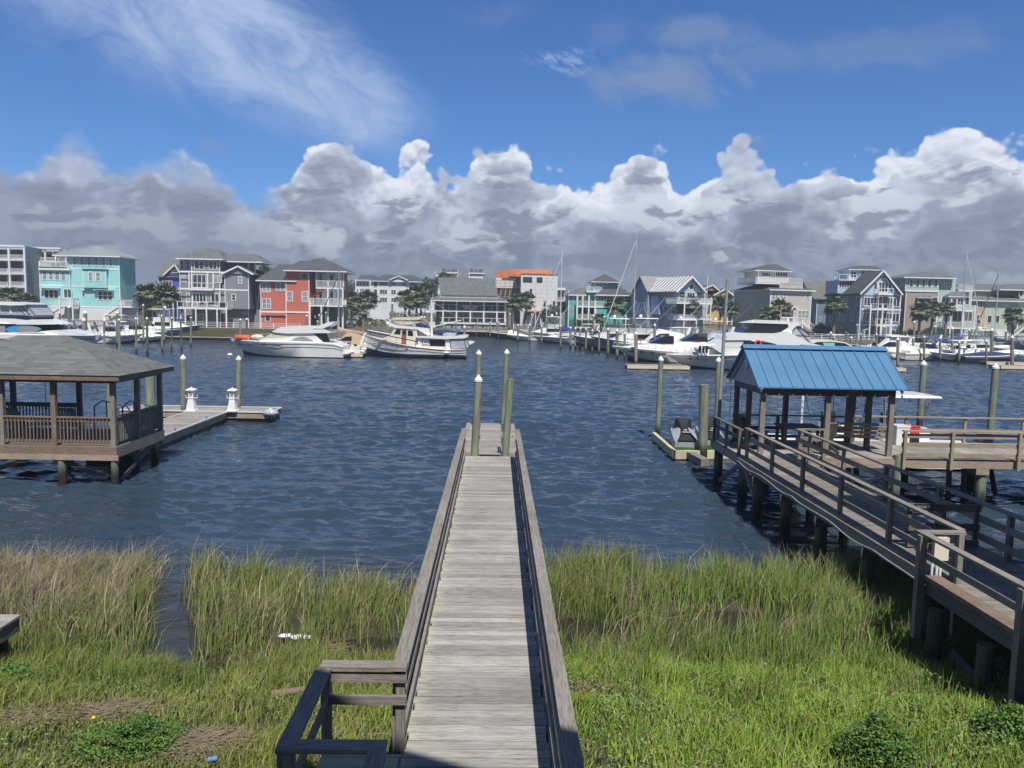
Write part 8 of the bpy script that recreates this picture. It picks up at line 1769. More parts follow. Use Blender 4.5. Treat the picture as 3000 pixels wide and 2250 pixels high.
mb = MB(); c = y_.p(1540, 1100, 2); mb.box(c.x - .7, c.x + .7, c.y - .1, c.y + .1, c.z, c.z + .09); mb.cyl((c.x, c.y, c.z - .7), (c.x, c.y, c.z), .12, n=8); mb.build('radar', 'white', y_.t); mb = MB(); mb.ellipsoid(y_.p(1150, 1150, 2) + Vector((0, 0, -.1)), .22, .22, .3, 8, 5); mb.build('search_light', 'white', y_.t, True)
for k in range(3):
    X = 570 + 36 * k; c = y_.p(X, 1445, .55); t_ = thing('fender', 'black covered fender on the yacht bow, ' + ('left', 'middle', 'right')[k] + ' of the three', 'fender', tuple(c), 0, 'black fenders on the yacht bow'); mb = MB(); mb.lathe(c, [(.04, -.42), (.13, -.36), (.14, 0), (.13, .36), (.04, .42)], 10); mb.build('sleeve', 'rubber', t_, True); mb = MB(); mb.lathe(c, [(.03, -.60), (.09, -.55), (.09, -.43), (.02, -.425)], 8); mb.build('end', 'white', t_, True)
c = y_.p(535, 1432, .9); t_ = thing('fender', 'large white round fender left of the black ones on the yacht bow', 'fender', tuple(c)); mb = MB(); mb.ellipsoid(c, .34, .3, .34, 12, 7); mb.build('ball', 'white', t_, True)
c = y_.p(1207, 1378, .2); t_ = thing('life_ring', 'orange life ring on the side of the large yacht', 'life ring', tuple(c)); mb = MB(); mb.tube([c + Vector((.29 * math.cos(k * math.pi / 8), -.06, .29 * math.sin(k * math.pi / 8))) for k in range(17)], .09, 7); mb.build('ring', 'orange', t_, True)
# flags
mat('flag_red', (0.45, 0.04, 0.05), .8); mat('flag_white', (.75, .75, .75), .8); mat('flag_blue', (.03, .05, .22), .8)
def us_flag(px, py, D, w_, h_, label, rot=0.0):
    c = at_y(px, py, D); t_ = thing('flag', label, 'flag', tuple(c), R(rot)); mb = MB()
    for k in range(13):
        z0 = h_ / 2 - h_ * (k + 1) / 13; z1 = z0 + h_ / 13
        for j in range(8):
            if k < 7 and j < 3: continue
            x0, x1 = w_ * j / 8, w_ * (j + 1) / 8; f0, f1 = .06 * math.sin(x0 * 7), .06 * math.sin(x1 * 7); mb.solid([(x0, f0, z0), (x1, f1, z0), (x1, f1, z1), (x0, f0, z1), (x0, f0 + .012, z0), (x1, f1 + .012, z0), (x1, f1 + .012, z1), (x0, f0 + .012, z1)], MB.BF, k % 2)
    mb.build('cloth', ['flag_red', 'flag_white'], t_, world=False)
    mb = MB(); mb.box(0, w_ * 3 / 8, -.02, .03, h_ / 2 - h_ * 7 / 13, h_ / 2); mb.build('canton', 'flag_blue', t_, world=False); mb = MB()
    for r_ in range(5):
        for k in range(6): mb.cyl((w_ * .03 + w_ * .06 * k, -.03, h_ / 2 - h_ * .06 - h_ * .1 * r_), (w_ * .03 + w_ * .06 * k, -.022, h_ / 2 - h_ * .06 - h_ * .1 * r_), h_ * .02, n=5)
    mb.build('stars', 'flag_white', t_, world=False); mb = MB(); mb.cyl((0, 0, -h_ * 1.1), (0, 0, h_ * .55), .02, n=5); mb.build('staff', 'white', t_, world=False)
us_flag(2125, 972, 96, 1.0, .7, 'flag with red and white stripes behind the cruiser left of the large yacht', 10); us_flag(2343, 1016, 79, 1.3, .45, 'folded looking striped flag at the stern of the large yacht', 0)
# dark glass cruiser behind the pavilion roof
y_ = Side('motor_cruiser', 'sleek white cruiser with dark curved windows and a pale green panel behind the blue roof', 'boat', 92, (2200, 880, 4.424), 1200, 3.6)
y_.hull(1815, 780, 1740, [(780, 640), (1000, 650), (1200, 660), (1400, 668), (1500, 672), (1600, 682), (1700, 692), (1815, 702)], 'hull_white'); y_.slab('cabin', [(780, 640), (790, 545), (860, 520), (1050, 512), (1230, 545), (1380, 628), (1600, 655), (1500, 668), (900, 655)], 'gelcoat', .3)
y_.patch('window_band', [(800, 560), (860, 540), (1050, 535), (1215, 555), (1365, 632), (1180, 635), (1090, 640), (850, 640)], 'tint', .3); mat('aqua_panel', (.30, .62, .55), .4); y_.patch('side_panel', [(930, 550), (1085, 548), (1085, 632), (975, 632)], 'aqua_panel', .27); y_.patch('wing_wall', [(795, 560), (990, 600), (920, 640), (800, 640)], 'gelcoat', .26)
y_.tubes('bow_rail', [[(1090, 630), (1110, 585), (1240, 582), (1380, 570), (1560, 600), (1600, 650)]], .02, 'steel', .5)
# large yacht at the far left with a paddle board
Z1b = (0, 860, 7.373)
y_ = Side('motor_yacht', 'big white yacht with dark hardtop enclosure at the far left edge', 'yacht', 78, Z1b, 300, 5.0)
y_.hull(1075, -1500, 950, [(-1500, 640), (-800, 640), (-300, 645), (0, 650), (300, 658), (600, 665), (800, 670), (950, 676), (1075, 682)], 'hull_navy')
y_.slab('foredeck', [(-200, 530), (300, 545), (560, 575), (690, 560), (900, 620), (1060, 668), (800, 672), (-200, 665)], 'gelcoat', .3)
y_.slab('coaming', [(-600, 455), (500, 470), (700, 490), (660, 590), (400, 560), (-600, 545)], 'hull_navy', .55); y_.slab('enclosure', [(-600, 455), (-600, 262), (0, 262), (560, 240), (690, 395), (770, 470), (690, 488), (500, 468)], 'vinyl', .8)
y_.slab('hardtop', [(-700, 165), (0, 170), (300, 190), (570, 232), (540, 250), (240, 258), (0, 248), (-700, 250)], 'gelcoat', .4); y_.tubes('enclosure_frame', [[(205, 268), (245, 450)], [(20, 265), (-10, 450)]], .09, 'white', .78); y_.tubes('enclosure_frame', [[(450, 250), (640, 460)], [(560, 240), (770, 465)], [(350, 255), (540, 465)]], .03, 'canvas_black', .78)
y_.patch('window_band', [(-1200, 690), (110, 700), (120, 850), (-1200, 850)], 'pole_grey', -.02); y_.slab('lower_side', [(-1500, 850), (1040, 850), (1040, 900), (-1500, 900)], 'hull_navy', .05)
t_ = thing('paddle_board', 'bright blue and grey paddle board lashed to the side of the left yacht', 'paddle board', tuple(y_.p(500, 775, -.2))); mb = MB(); c0 = y_.p(120, 780, -.35); c1 = y_.p(885, 765, -.35); pts_ = []
for k in range(24): a = 2 * math.pi * k / 24; pts_.append(y_.p(503 + 382 * math.cos(a), 775 - 82 * math.sin(a) * (1 - .1 * math.cos(a)), -.35))
mb.prism(pts_, (0, .12, 0)); mb.build('board', 'cyan', t_); mb = MB(); pts_ = [y_.p(610 + 245 * (abs(math.cos(2 * math.pi * k / 20)) ** .7) * (1 if math.cos(2 * math.pi * k / 20) > 0 else -1), 775 - 62 * math.sin(2 * math.pi * k / 20), -.38) for k in range(20)]; mb.prism(pts_, (0, .025, 0)); mb.build('deck_pad', 'grey_plastic', t_)
# second yacht in front of it, mostly behind the gazebo roof
y_ = Side('motor_yacht', 'long low white yacht behind the gazebo roof with dark side windows', 'yacht', 66, Z1b, 600, 4.4)
y_.hull(1895, -900, 1500, [(-900, 890), (0, 880), (500, 885), (900, 892), (1300, 900), (1600, 908), (1895, 915)], 'hull_white'); y_.rub(.12, 0, .05, 'pole_grey')
y_.slab('cabin', [(-700, 868), (200, 865), (780, 845), (900, 812), (1200, 790), (1500, 835), (1650, 870), (1880, 912), (1400, 905), (-700, 895)], 'gelcoat', .5); y_.patch('window', [(215, 888), (300, 862), (430, 850), (780, 850), (940, 856), (1030, 888)], 'tint', .5)
y_.patch('hull_window', [(0, 1090), (130, 1010), (440, 1010), (330, 1075), (110, 1110)], 'tint', .0)
y_.tubes('bow_rail', [[(1100, 800), (1300, 795), (1600, 850), (1870, 895)], [(1300, 795), (1330, 880)], [(1550, 840), (1580, 900)]], .02, 'steel', .7)
# generic boats: (builder, label, x, y of waterline, length, heading ...)
ZB2 = (220, 860, 6.506)
console('small boat with navy hull and white sheer, bow just above the gazebo roof', 268, 1000, 7.5, 0, 'hull_navy', None)
console('pale blue hulled boat with a long white T top in the left marina', 352, 1000, 8.5, 12, 'hull_blue', 'gelcoat', 1)
cruiser('white express boat with grey blue hull and cream enclosure left of the red dinghy yacht', 375, 985, 10.5, 6, 'hull_sky', 'canvas', 'canvas_cream')
cruiser('white boat with brown canvas top near the teal house stairs', 330, 972, 9, 4, 'gelcoat', 'canvas', 'canvas_brown', D=112)
cruiser('second brown topped boat, right of the other one beside the teal house', 402, 965, 9, 4, 'gelcoat', 'canvas', 'canvas_brown', D=122)
sportfish('sportfishing boat with pale green hull and long bow at the end of the left dock', 492, 986, 12.5, 8, 'hull_sky', False, riggers=False)
console('white boat with pale grey blue hull in front of the sportfishing boat', 448, 988, 9, 10, 'hull_sky', None)
runabout('boat under a white canvas cover in the left marina', 425, 972, 6.5, 5, 'gelcoat', 'canvas_white', D=118)
cruiser('white cruiser behind the left yacht with black windscreen, bow right', 190, 960, 11, 0, 'gelcoat', None, arch=False, D=98)
cruiser('white cabin boat with navy top in front of the teal house base', 255, 955, 8, 0, 'gelcoat', 'canvas', 'canvas_navy', D=124)
runabout('dark covered boat beside the pilings in front of the teal house', 120, 958, 7, 0, 'hull_dark', 'canvas_navy', D=120)
sailboat('sailboat with grey mast and tan boom tent behind the flybridge yacht', 1005, 1010, 9.5, 190, 10.9, cover='canvas_tan', D=110, mastm='pole_grey', furled='canvas_navy')
mb = MB(); c = at_y(1030, 985, 109); 
cruiser('small white cruiser with tan canvas tent right of the flybridge yacht stern', 1015, 1004, 7.5, 185, 'gelcoat', None, cover='canvas_tan', D=101)
runabout('open boat with a bright blue cover at the flybridge yacht stern', 968, 1012, 6, 170, 'gelcoat', 'canvas_blue', D=98)
runabout('small white runabout with red seats left of the trawler bow', 1022, 1020, 6.5, 180, 'hull_navy', None, D=97)
runabout('white open boat nearest the float between yacht and trawler', 1000, 1030, 6, 178, 'gelcoat', None, D=93.5)
cruiser('white cruiser with red covered dinghy behind the trawler bow', 1048, 1000, 8, 182, 'gelcoat', None, cover=None, D=106, arch=False)
console('navy hulled centre console boat at the clubhouse wharf end', 1492, 994, 8.5, 180, 'hull_navy', None)
runabout('small white boat with high bow between navy boat and first sailboat', 1540, 998, 7.5, 184, 'gelcoat', 'canvas_white')
sportfish('sportfishing boat with clear enclosure and tall antennas left of the blue boomed sailboat', 1610, 1000, 12, 184, 'gelcoat', True, D=150)
sailboat('white sailboat with blue sail cover and the tall left mast', 1652, 1007, 12.5, 180, 16.8, D=140, bimini='canvas_cream')
sailboat('smaller sailboat with thin mast and blue boom cover behind the sportfisher', 1608, 990, 9.5, 176, 13.0, D=152)
cruiser('white boat with cabin right of the left mast', 1745, 1003, 10, 178, 'gelcoat', None, D=132, arch=False)
sportfish('grey hulled sportfishing boat behind the row of pilings, left one', 1790, 1022, 13, 186, 'hull_grey', False, D=118)
sportfish('grey hulled sportfishing boat with tall outriggers behind the right mast', 1865, 1035, 14, 186, 'hull_grey', True, D=110)
sailboat('sailboat with the tallest leaning mast and white furled jib', 1868, 1000, 13, 180, 18.7, D=125, mastm='alum', boom=False)
cruiser('white cruiser with slanting white cover beside the brown piling', 1925, 1028, 12, 184, 'gelcoat', None, cover='canvas_white', D=104)
cruiser('white cruiser with low bow and grey hull window above the finger float', 1935, 1058, 12, 182, 'gelcream', None, D=93, arch=False)
sportfish('white sportfishing boat with outriggers in the second row of the right dock', 1985, 1005, 13, 184, 'gelcoat', False, D=120)
sportfish('white sportfishing boat with tan flybridge top and ladder tower', 2085, 1005, 12.5, 184, 'gelcoat', True, D=118, topm='canvas_cream')
cruiser('white cruiser with black framed clear enclosure and navy top above the large yacht bow', 2030, 1040, 13.5, 180, 'gelcream', 'canvas', 'canvas_black', D=95)
cruiser('cream cruiser whose navy canopy shows behind the large yacht windscreen', 2165, 1010, 12, 180, 'gelcoat', 'canvas', 'canvas_navy', D=105)
console('open boat with black T top frame at the foot of the deep blue house', 2560, 1025, 8, 170, 'gelcoat', 'canvas_black', D=112)
cruiser('white boat with boxy cabin left of the piling with the letter board', 2595, 1038, 9, 178, 'gelcoat', 'hardtop', D=110, cover='canvas_white')
cruiser('dark hulled cabin boat behind the grey inflatable', 2640, 1040, 9.5, 4, 'hull_dark', 'hardtop', D=112)
runabout('white open boat with red seats right of the grey inflatable', 2695, 1035, 6.5, 170, 'gelcoat', None, D=118)
console('white centre console boat with dark blue canvas top at the right dock', 2735, 1040, 7.5, 176, 'gelcoat', 'canvas_blue', D=116)
cruiser('cream express boat with long low hull at the right dock', 2720, 1052, 8.5, 5, 'gelcream', None, D=108, arch=False)
console('white open fishing boat with grey side, bow pointing left', 2800, 1056, 7.8, 180, 'gelcoat', 'gelcoat', D=106)
sailboat('sailboat with bright blue sail cover and tall mast before the tan house', 2800, 1025, 10.5, 0, 17.2, D=124, mastm='alum')
sailboat('sailboat with grey mast and dark furled jib before the pale green house', 2920, 1020, 10, 180, 14.5, D=128, mastm='alum', cover='canvas_navy', furled='canvas_black')
runabout('cream boat under a navy cover with a large black outboard at the right', 2895, 1058, 8.0, 0, 'hull_dark', 'canvas_navy', D=104)
cruiser('white cruiser with hardtop at the right edge of the marina', 2985, 1058, 9, 180, 'gelcoat', 'hardtop', D=108)
sportfish('white boat with raised cabin behind the navy covered one', 2860, 1030, 9.5, 176, 'gelcoat', False, D=120, riggers=False)
cruiser('low white cruiser beside the seawall near the right edge', 2960, 1020, 9, 176, 'gelcoat', 'canvas', 'canvas_navy', D=126)
runabout('small white runabout in the back row before the deep blue house', 2500, 1010, 6.5, 175, 'gelcoat', None, D=124)
cruiser('white cruiser in the back row below the tan house palms', 2690, 1015, 9.5, 175, 'gelcoat', 'canvas', 'canvas_navy', D=128)
for a in ((cruiser, 'white cruiser with raised bow rail in the middle of the right dock row', 1885, 1012, 11, 183, 'gelcoat', 'canvas', 'canvas_navy', None, 112), (cruiser, 'cream topped white cruiser left of the black framed enclosure', 1955, 1018, 11.5, 181, 'gelcoat', 'canvas', 'canvas_cream', None, 106),
          (cruiser, 'white covered cruiser tight against the bow of the large yacht', 2080, 1030, 11, 184, 'gelcoat', None, 'canvas_navy', 'canvas_white', 100), (cruiser, 'white hardtop cruiser far back under the beige house', 2180, 992, 11, 180, 'gelcoat', 'hardtop', 'canvas_navy', None, 128),
          (cruiser, 'white cruiser behind the thin masts before the sea green house', 1700, 992, 10, 182, 'gelcoat', 'hardtop', 'canvas_navy', None, 146), (cruiser, 'white cruiser with tan top behind the grey hulled sportfishing boats', 1810, 1000, 11, 180, 'gelcoat', 'canvas', 'canvas_tan', None, 132),
          (cruiser, 'white cruiser with blue top at the back of the far right dock', 2770, 1018, 9, 178, 'gelcoat', 'canvas', 'canvas_blue', None, 130), (cruiser, 'white cabin cruiser between the two right hand sailboats', 2860, 1015, 9, 2, 'gelcoat', 'hardtop', 'canvas_navy', None, 133)):
    a[0](*a[1:6], hull=a[6], top=a[7], cm=a[8], cover=a[9], D=a[10])
for a in (('white centre console boat in the back row right of the deep blue house foot', 2640, 1010, 7, 178, 'gelcoat', 'gelcoat', 124), ('white centre console boat with navy top in the back row before the tan house', 2745, 1005, 7, 2, 'gelcoat', 'canvas_navy', 132), ('white centre console boat left of the navy covered boat outboard', 2835, 1050, 7, 176, 'gelcoat', 'gelcoat', 112),
          ('white centre console boat behind the grey seawall fence left of the blue house', 2440, 1000, 7, 176, 'gelcoat', 'canvas_white', 128)): console(*a[:5], hull=a[5], ttop=a[6], D=a[7])
sailboat('small sailboat with bare thin mast far back left of the wrapped building', 1575, 985, 8.5, 178, 12.0, D=158, boom=False, furled=False); sailboat('sailboat with slim white mast between the pale blue and beige houses', 2075, 985, 9, 178, 12.5, D=134, cover='canvas_cream', furled=False); sailboat('sailboat with bare mast in front of the deep blue house', 2575, 1005, 9, 176, 11.5, D=130, cover='canvas_navy', furled=False)
# grey inflatable stern-on
p = at_z(2660, 1050, 0); t_ = thing('inflatable_dinghy', 'grey blue inflatable tender raised on its stern at the right dock', 'dinghy', tuple(p), R(-80)); mb = MB()
mb.tube([(-1.7, -.55, .1), (-.6, -.6, .45), (.9, -.5, 1.1), (1.4, 0, 1.35), (.9, .5, 1.1), (-.6, .6, .45), (-1.7, .55, .1)], .26, 8); mb.build('tube', 'vinyl', t_, True, world=False); mb = MB(); mb.prism([(-1.5, -.4, .1), (1.0, -.4, .9), (1.0, .4, .9), (-1.5, .4, .1)], (0, 0, .06)); mb.build('floor', 'canvas_navy', t_, world=False)
# boats just behind the pier
console('white centre console boat with a blue canvas top and rod holders behind the pavilion', 2425, 1290, 6.6, 184, 'gelcoat', 'canvas_navy', 1, D=31.0, holders=True)
console('white centre console boat with a white hardtop just behind the pier railing', 2600, 1290, 7.4, 182, 'gelcoat', 'gelcoat', 1, D=30.4)
# water scooters on their float
jf = thing('scooter_float', 'pale new timber float carrying the two water scooters', 'float', (8.6, 32.5, 0))
for a, b_ in (((7.25, 35.6, .22), (7.15, 30.9, .22)), ((7.15, 30.98, .20), (9.9, 31.3, .20)), ((8.5, 35.6, .2), (8.5, 31.4, .2)), ((9.9, 35.5, .2), (9.9, 31.4, .2))): mb = MB(); mb.beam(a, b_, .16, .34); mb.build('timber', 'pale_wood', jf)
mb = MB(); mb.beam((7.75, 31.4, .2), (8.05, 29.6, .16), .34, .28); mb.build('arm', 'old_wood', jf); mb = MB(); mb.box(7.35, 9.85, 31.4, 35.4, -.1, .12); mb.build('float_body', 'rubber', jf)
mat('jet_green', (.05, .18, .04), .35); mat('jet_grey', (.33, .35, .38), .5, var=.1); mat('cover_black', (.016, .017, .02), .7)
def scooter(loc, rz, label):
    t_ = thing('water_scooter', label, 'water scooter', loc, rz, 'covered water scooters on the float'); B_ = lambda mb, n_, m_: mb.build(n_, m_, t_, True, world=False)
    R_ = hull_rings(3.1, 1.12, .40, .30, .18); mb = MB(); mb.loft(R_); B_(mb, 'hull', 'jet_green')
    mb = MB(); mb.loft([[(x, -w_, .28), (x, -w_ * .92, .42 + h_ * .55), (x, -w_ * .35, .42 + h_), (x, w_ * .35, .42 + h_), (x, w_ * .92, .42 + h_ * .55), (x, w_, .28)] for x, w_, h_ in ((-1.5, .50, .10), (-.9, .54, .22), (-.2, .56, .40), (.4, .54, .52), (.9, .44, .44), (1.35, .22, .22), (1.5, .08, .1))]); B_(mb, 'body', 'jet_grey')
    mb = MB(); mb.loft([[(x, -w_, .55 + h_ * .3), (x, -w_ * .7, .45 + h_), (x, w_ * .7, .45 + h_), (x, w_, .55 + h_ * .3)] for x, w_, h_ in ((-1.53, .40, .12), (-1.0, .26, .40), (-.5, .20, .46), (0, .19, .50), (.25, .28, .70), (.45, .42, .82), (.62, .36, .74), (.9, .20, .5))]); B_(mb, 'cover', 'cover_black')
    for s_ in (-1, 1): mb = MB(); mb.cyl((.42, s_ * .3, 1.15), (.32, s_ * .62, 1.2), .035, .03, 6); B_(mb, 'handlebar', 'rubber')
    mb = MB(); mb.lathe((-.85, 0, .93), [(.09, 0), (.09, .012), (.04, .02)], 10); mb.box(-1.12, -1.02, -.16, .16, .865, .885); B_(mb, 'emblem', 'white')
    for s_ in (-1, 1): mb = MB(); mb.beam((.9, s_ * .40, .70), (.35, s_ * .50, .76), .02, .11); B_(mb, 'lettering', 'white')
    return t_
scooter((8.0, 33.0, .12), R(82), 'covered green hulled water scooter with black and grey cover, left of the two'); scooter((9.3, 33.6, .12), R(84), 'covered grey water scooter half hidden behind the thick flat topped piling')

for o_ in [jf] + [o for o in col.objects if o.name.startswith('water_scooter')]: o_.location.x += 0.25
# ------------------------------------------------------------------ marina pilings and floats
MP = 'marina pilings'
LST = [(Z1b, 840, 290, 850, 560, .17, 'pile_grey', 95, 'left of the teal house stairs'), (Z1b, 1000, 480, 1000, 650, .22, 'pile_rust', 92, 'short brown one left of the stair foot'), (Z1b, 1288, 395, 1288, 700, .12, 'pile_dark', 100, 'slim dark one under the teal stair landing'), (Z1b, 1487, 265, 1490, 690, .17, 'pile_green', 96, 'tall one under the teal stair landing'), (Z1b, 1838, 360, 1840, 880, .24, 'pile_grey', 84, 'tall grey one of the close pair before the teal base'), (Z1b, 1812, 515, 1812, 860, .24, 'pile_rust', 82, 'brown one of the close pair before the teal base'),
       (ZB2, 555, 485, 555, 810, .14, 'pile_green', 84, 'behind the navy boat bow'), (ZB2, 835, 470, 848, 1015, .16, 'pile_green', 83, 'standing in open water before the pale blue hull'), (ZB2, 1157, 450, 1165, 940, .15, 'pile_green', 90, 'second one in open water left of the marsh bank'), (ZB2, 1368, 445, 1375, 945, .16, 'pile_dark', 88, 'dark one right of the white cover'), (ZB2, 1295, 200, 1300, 640, .16, 'pile_green', 112, 'tallest one beside the teal house deck'), (ZB2, 1650, 400, 1662, 910, .13, 'pile_green', 92, 'slim one before the pale sportfishing bow'), (ZB2, 1692, 235, 1695, 640, .17, 'pile_green', 116, 'tall one before the purple house'), (ZB2, 1845, 440, 1840, 895, .13, 'pile_dark', 95, 'at the sportfishing boat bow'), (ZB2, 2010, 440, 2025, 880, .13, 'pile_dark', 97, 'right of the sportfishing boat bow'), (ZB2, 800, 335, 800, 620, .2, 'pile_grey', 105, 'grey one behind the white T top'),
       (Z2, 497, 880, 497, 1110, .14, 'pile_green', 105, 'before the grey house balcony posts'), (Z2, 1013, 900, 1013, 1065, .2, 'pile_rust', 118, 'brown one of the pair before the marsh bank'), (Z2, 1080, 895, 1080, 1060, .2, 'pile_dark', 122, 'dark one of the pair before the marsh bank'), (Z2, 1708, 860, 1708, 980, .2, 'pile_grey', 125, 'before the red house corner'), (Z2, 1838, 855, 1838, 960, .18, 'pile_grey', 128, 'before the red house porch, left'), (Z2, 1908, 830, 1908, 960, .15, 'pile_green', 126, 'before the red house porch, right'), (Z2, 1822, 920, 1822, 980, .2, 'pile_rust', 118, 'short brown one behind the yacht flybridge'),
       (Z3, 535, 800, 530, 900, .2, 'pile_rust', 100, 'brown one above the trawler wheelhouse'), (Z3, 590, 570, 587, 870, .2, 'pile_green', 130, 'tall green one behind the trawler'), (Z3, 330, 805, 330, 900, .16, 'pile_dark', 128, 'behind the trawler bow'), (Z3, 930, 730, 930, 850, .2, 'pile_green', 120, 'left one of the three beside the trawler mast'), (Z3, 962, 730, 962, 850, .2, 'pile_grey', 122, 'middle one of the three beside the trawler mast'), (Z3, 1000, 665, 997, 860, .25, 'pile_grey', 118, 'thick one beside the trawler mast'), (Z3, 1425, 840, 1425, 960, .24, 'pile_rust', 112, 'brown one at the trawler stern'),
       (Z3, 1722, 800, 1720, 960, .17, 'pile_green', 160, 'at the wharf before the clubhouse, left'), (Z3, 1818, 800, 1818, 1000, .17, 'pile_green', 155, 'at the wharf before the clubhouse, right'), (Z3, 1950, 700, 1950, 900, .18, 'pile_green', 158, 'tall one right of the clubhouse')]
Z4b = (1500, 860, 5.53)
for X, Yt, Yb, r_, m_, D_ in ((98, 490, 720, .2, 'pile_green', 140), (288, 490, 790, .2, 'pile_green', 138), (322, 320, 600, .2, 'pile_green', 160), (482, 510, 810, .2, 'pile_green', 136), (722, 300, 560, .2, 'pile_green', 150), (790, 505, 905, .18, 'pile_grey', 118), (948, 530, 870, .2, 'pile_green', 122), (1024, 545, 905, .16, 'pile_grey', 120), (1106, 545, 910, .17, 'pile_green', 118), (1200, 555, 945, .18, 'pile_grey', 114), (1303, 575, 990, .17, 'pile_grey', 110), (1412, 590, 1025, .16, 'pile_grey', 107), (1320, 335, 640, .22, 'pile_grey', 138), (1495, 355, 640, .2, 'pile_green', 136), (1408, 545, 640, .15, 'pile_grey', 135), (1558, 550, 990, .2, 'pile_green', 102), (1705, 570, 1050, .22, 'pile_green', 97), (1828, 620, 1060, .18, 'pile_green', 96), (1975, 450, 740, .24, 'pile_green', 110), (2010, 610, 1110, .25, 'pile_rust', 91), (1726, 420, 640, .2, 'pile_green', 118)):
    LST.append((Z4b, X, Yt, X - 3, Yb, r_, m_, D_, None))
Z4c = (1850, 880, 5.53)
LST += [(Z4c, 380, 375, 370, 750, .19, 'pile_grey', 98, None), (Z4c, 470, 900, 460, 1210, .21, 'pile_green', 78, None), (Z4c, 1407, 920, 1400, 1200, .22, 'pile_green', 74, None)]
for X, Yt, Yb, r_, m_, D_ in ((128, 850, 940, .22, 'pile_green', 110), (290, 855, 960, .1, 'pile_dark', 125), (313, 872, 965, .1, 'pile_green', 124), (348, 905, 985, .2, 'pile_green', 112), (412, 768, 975, .17, 'pile_green', 125), (452, 870, 1000, .13, 'pile_dark', 118), (622, 870, 1060, .17, 'pile_green', 105), (700, 785, 900, .2, 'pile_green', 132), (768, 885, 1060, .15, 'pile_green', 110), (852, 915, 1240, .22, 'pile_rust', 92), (953, 882, 1050, .17, 'pile_green', 112), (1028, 735, 1000, .2, 'pile_green', 128), (1020, 905, 1010, .2, 'pile_rust', 118), (1136, 895, 1150, .17, 'pile_green', 106), (1258, 785, 930, .2, 'pile_green', 132), (1310, 908, 1175, .18, 'pile_green', 104), (1440, 800, 1080, .24, 'pile_grey', 115), (1515, 955, 1190, .17, 'pile_green', 100), (1625, 825, 930, .2, 'pile_grey', 130), (1808, 940, 1215, .16, 'pile_green', 99), (1868, 815, 1165, .25, 'pile_grey', 104), (2018, 835, 960, .2, 'pile_grey', 128), (2087, 890, 1210, .26, 'pile_rust', 98), (1695, 872, 940, .15, 'pile_dark', 134)):
    LST.append((Z6, X, Yt, X - 4, Yb, r_, m_, D_, None))
cols_ = {'pile_green': 'green', 'pile_grey': 'grey', 'pile_dark': 'dark', 'pile_rust': 'brown'}
for i, (Z_, X, Yt, Xb, Yb, r_, m_, D_, lab) in enumerate(LST):
    tp = at_y(*xz(Z_, X, Yt), D_); bt = at_y(*xz(Z_, Xb, Yb), D_); k = tp.z / max(.5, (tp.z - bt.z)); b0_ = tp + (bt - tp) * k; b0_.z = 0; b0_.y = D_
    where = lab or ''
    LST[i] = (tp, b0_, r_, m_, where, xz(Z_, X, Yt)[0])
order = sorted([i for i, l in enumerate(LST) if not l[4]], key=lambda i: LST[i][5]); 
ordw = ['first', 'second', 'third', 'fourth', 'fifth', 'sixth', 'seventh', 'eighth', 'ninth', 'tenth', 'eleventh', 'twelfth', 'thirteenth', 'fourteenth', 'fifteenth', 'sixteenth', 'seventeenth', 'eighteenth', 'nineteenth', 'twentieth']
def anchor(px):
    for lim, nm in ((1620, 'clubhouse'), (1745, 'sea green house'), (1900, 'pale blue house'), (2180, 'beige house'), (2480, 'beige house stairs'), (2660, 'deep blue house'), (2860, 'tan house'), (3100, 'pale green house')):
        if px < lim: return nm
cnt = {}
for i in order:
    tp, b0_, r_, m_, _, px = LST[i]; an = anchor(px); key = (an, cols_[m_]); cnt[key] = cnt.get(key, 0) + 1
    LST[i] = (tp, b0_, r_, m_, f'{ordw[cnt[key] - 1]} {cols_[m_]} one from the left in front of the {an}', px)
for tp, b0_, r_, m_, lab, px in LST:
    piling(b0_, tp, r_ * .85, m_, True, label='capped marina piling, ' + lab, group=MP, n=8)
def small_float(px0, px1, py, label, wid=1.3, post=None):
    a, b_ = at_z(px0, py, .45), at_z(px1, py, .45); t_ = thing('floating_dock', label, 'floating dock', ((a.x + b_.x) / 2, a.y, 0), 0); mb = MB(); mb.box(a.x, b_.x, a.y, a.y + wid, .38, .46); mb.build('deck', 'tan_wood', t_)
    mb = MB(); mb.box(a.x, b_.x, a.y - .06, a.y - .01, .12, .44); mb.build('frame', 'canvas_cream', t_); mb = MB(); mb.box(a.x + .1, b_.x - .1, a.y + .05, a.y + wid - .05, -.3, .37); mb.build('float', 'black', t_)
small_float(1838, 2010, 1070, 'cream edged finger float below the right cruisers', 2.0); small_float(2605, 2648, 1078, 'short float at the foot of the brown piling behind the blue roof', 2.0); small_float(2890, 2990, 1060, 'float in front of the navy covered boat', 1.5); small_float(2932, 3030, 1072, 'nearest float at the right edge with the brown piling', 2.4); small_float(1005, 1066, 1036, 'white cluttered float between the flybridge yacht and the trawler', 3.0)
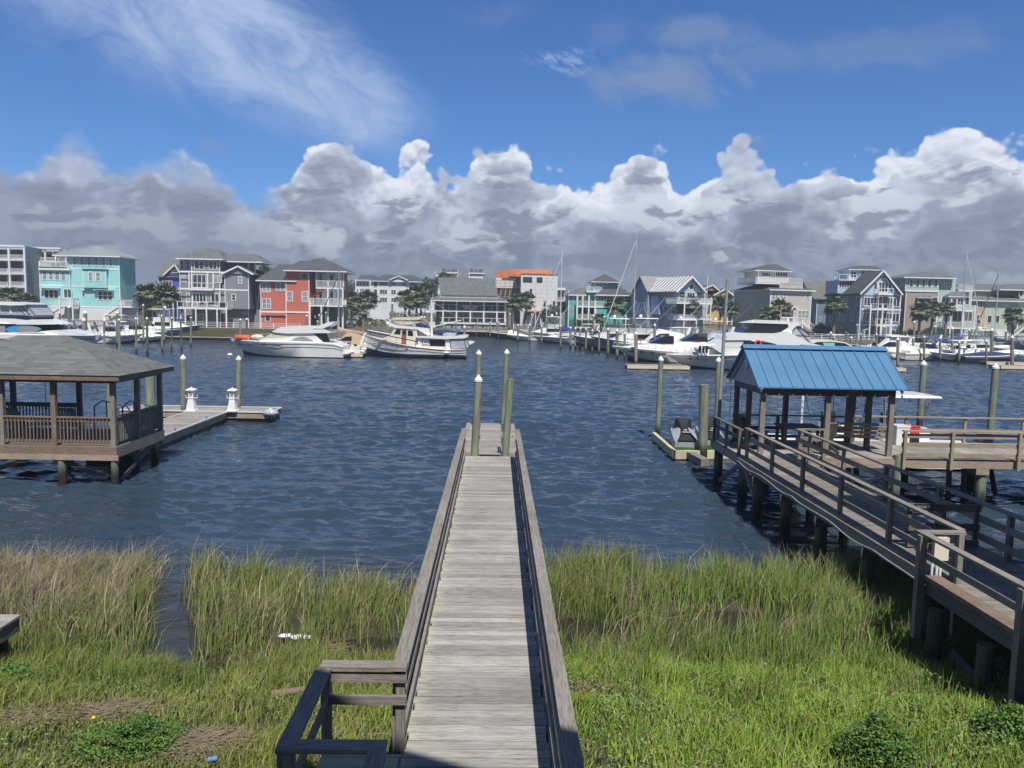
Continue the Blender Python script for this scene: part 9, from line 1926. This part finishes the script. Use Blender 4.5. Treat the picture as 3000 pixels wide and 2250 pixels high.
for k, (px, py) in enumerate(((1025, 1018), (1044, 1022))):
    p = at_z(px, py + 14, .46); t_ = thing('dock_box', ('left', 'right')[k] + ' white dock box on the float left of the trawler', 'box', tuple(p), 0, 'white dock boxes'); mb = MB(); mb.box(p.x - .35, p.x + .35, p.y + .4, p.y + .9, .46, 1.1); mb.build('body', 'white', t_); mb = MB(); mb.box(p.x - .38, p.x + .38, p.y + .37, p.y + .93, 1.101, 1.18); mb.build('lid', 'gelcoat', t_)
# long main walkways of the marina behind the boats
def walkway(x0, x1, y, label):
    t_ = thing('floating_dock', label, 'floating dock', ((x0 + x1) / 2, y, 0)); mb = MB(); mb.box(x0, x1, y, y + 1.8, .4, .5); mb.build('deck', 'dock_wood', t_); mb = MB(); mb.box(x0 + .1, x1 - .1, y + .1, y + 1.7, -.3, .39); mb.build('float', 'black', t_)
walkway(-72, -34, 127, 'long grey walkway float behind the left boats'); walkway(36, 110, 131, 'long grey walkway float behind the right hand boats'); walkway(24, 60, 123.5, 'grey walkway float behind the grey hulled boats')
def ypost(px, pt, pb, D, m, label, r_=.09):
    a, b_ = at_y(px, pt, D), at_y(px, pb, D); t_ = thing('bollard', label, 'bollard', (b_.x, D, max(LZ, 0))); mb = MB(); mb.cyl((a.x, D, min(LZ, b_.z)), a, r_, n=8); mb.build('post', m, t_); mb = MB(); mb.cyl(a, a + Vector((0, 0, .08)), r_ * 1.1, r_ * .4, 8); mb.build('cap', m, t_)
ypost(1064, 939, 961, 172.0, 'yellow', 'yellow bollard left of the trawler wheelhouse on the quay'); ypost(1248, 928, 950, 172.0, 'yellow', 'yellow bollard beside the trawler mast pilings')

# ------------------------------------------------------------------ thin sea air
hz = bpy.data.materials.new('haze'); hz.use_nodes = True; hz.node_tree.nodes.clear(); T = NT(hz.node_tree)
vol = T.N.new('ShaderNodeVolumePrincipled'); vol.inputs['Color'].default_value = (0.80, 0.88, 1.0, 1); vol.inputs['Density'].default_value = 0.0007; vol.inputs['Anisotropy'].default_value = 0.2
T.L.new(vol.outputs[0], T.N.new('ShaderNodeOutputMaterial').inputs['Volume'])
mb = MB(); mb.box(-460, 460, -45, 420, -3.0, 24.0); M['haze'] = hz
tag(mb.build('haze', 'haze'), 'thin bright sea haze over the marina', 'haze', kind='stuff')
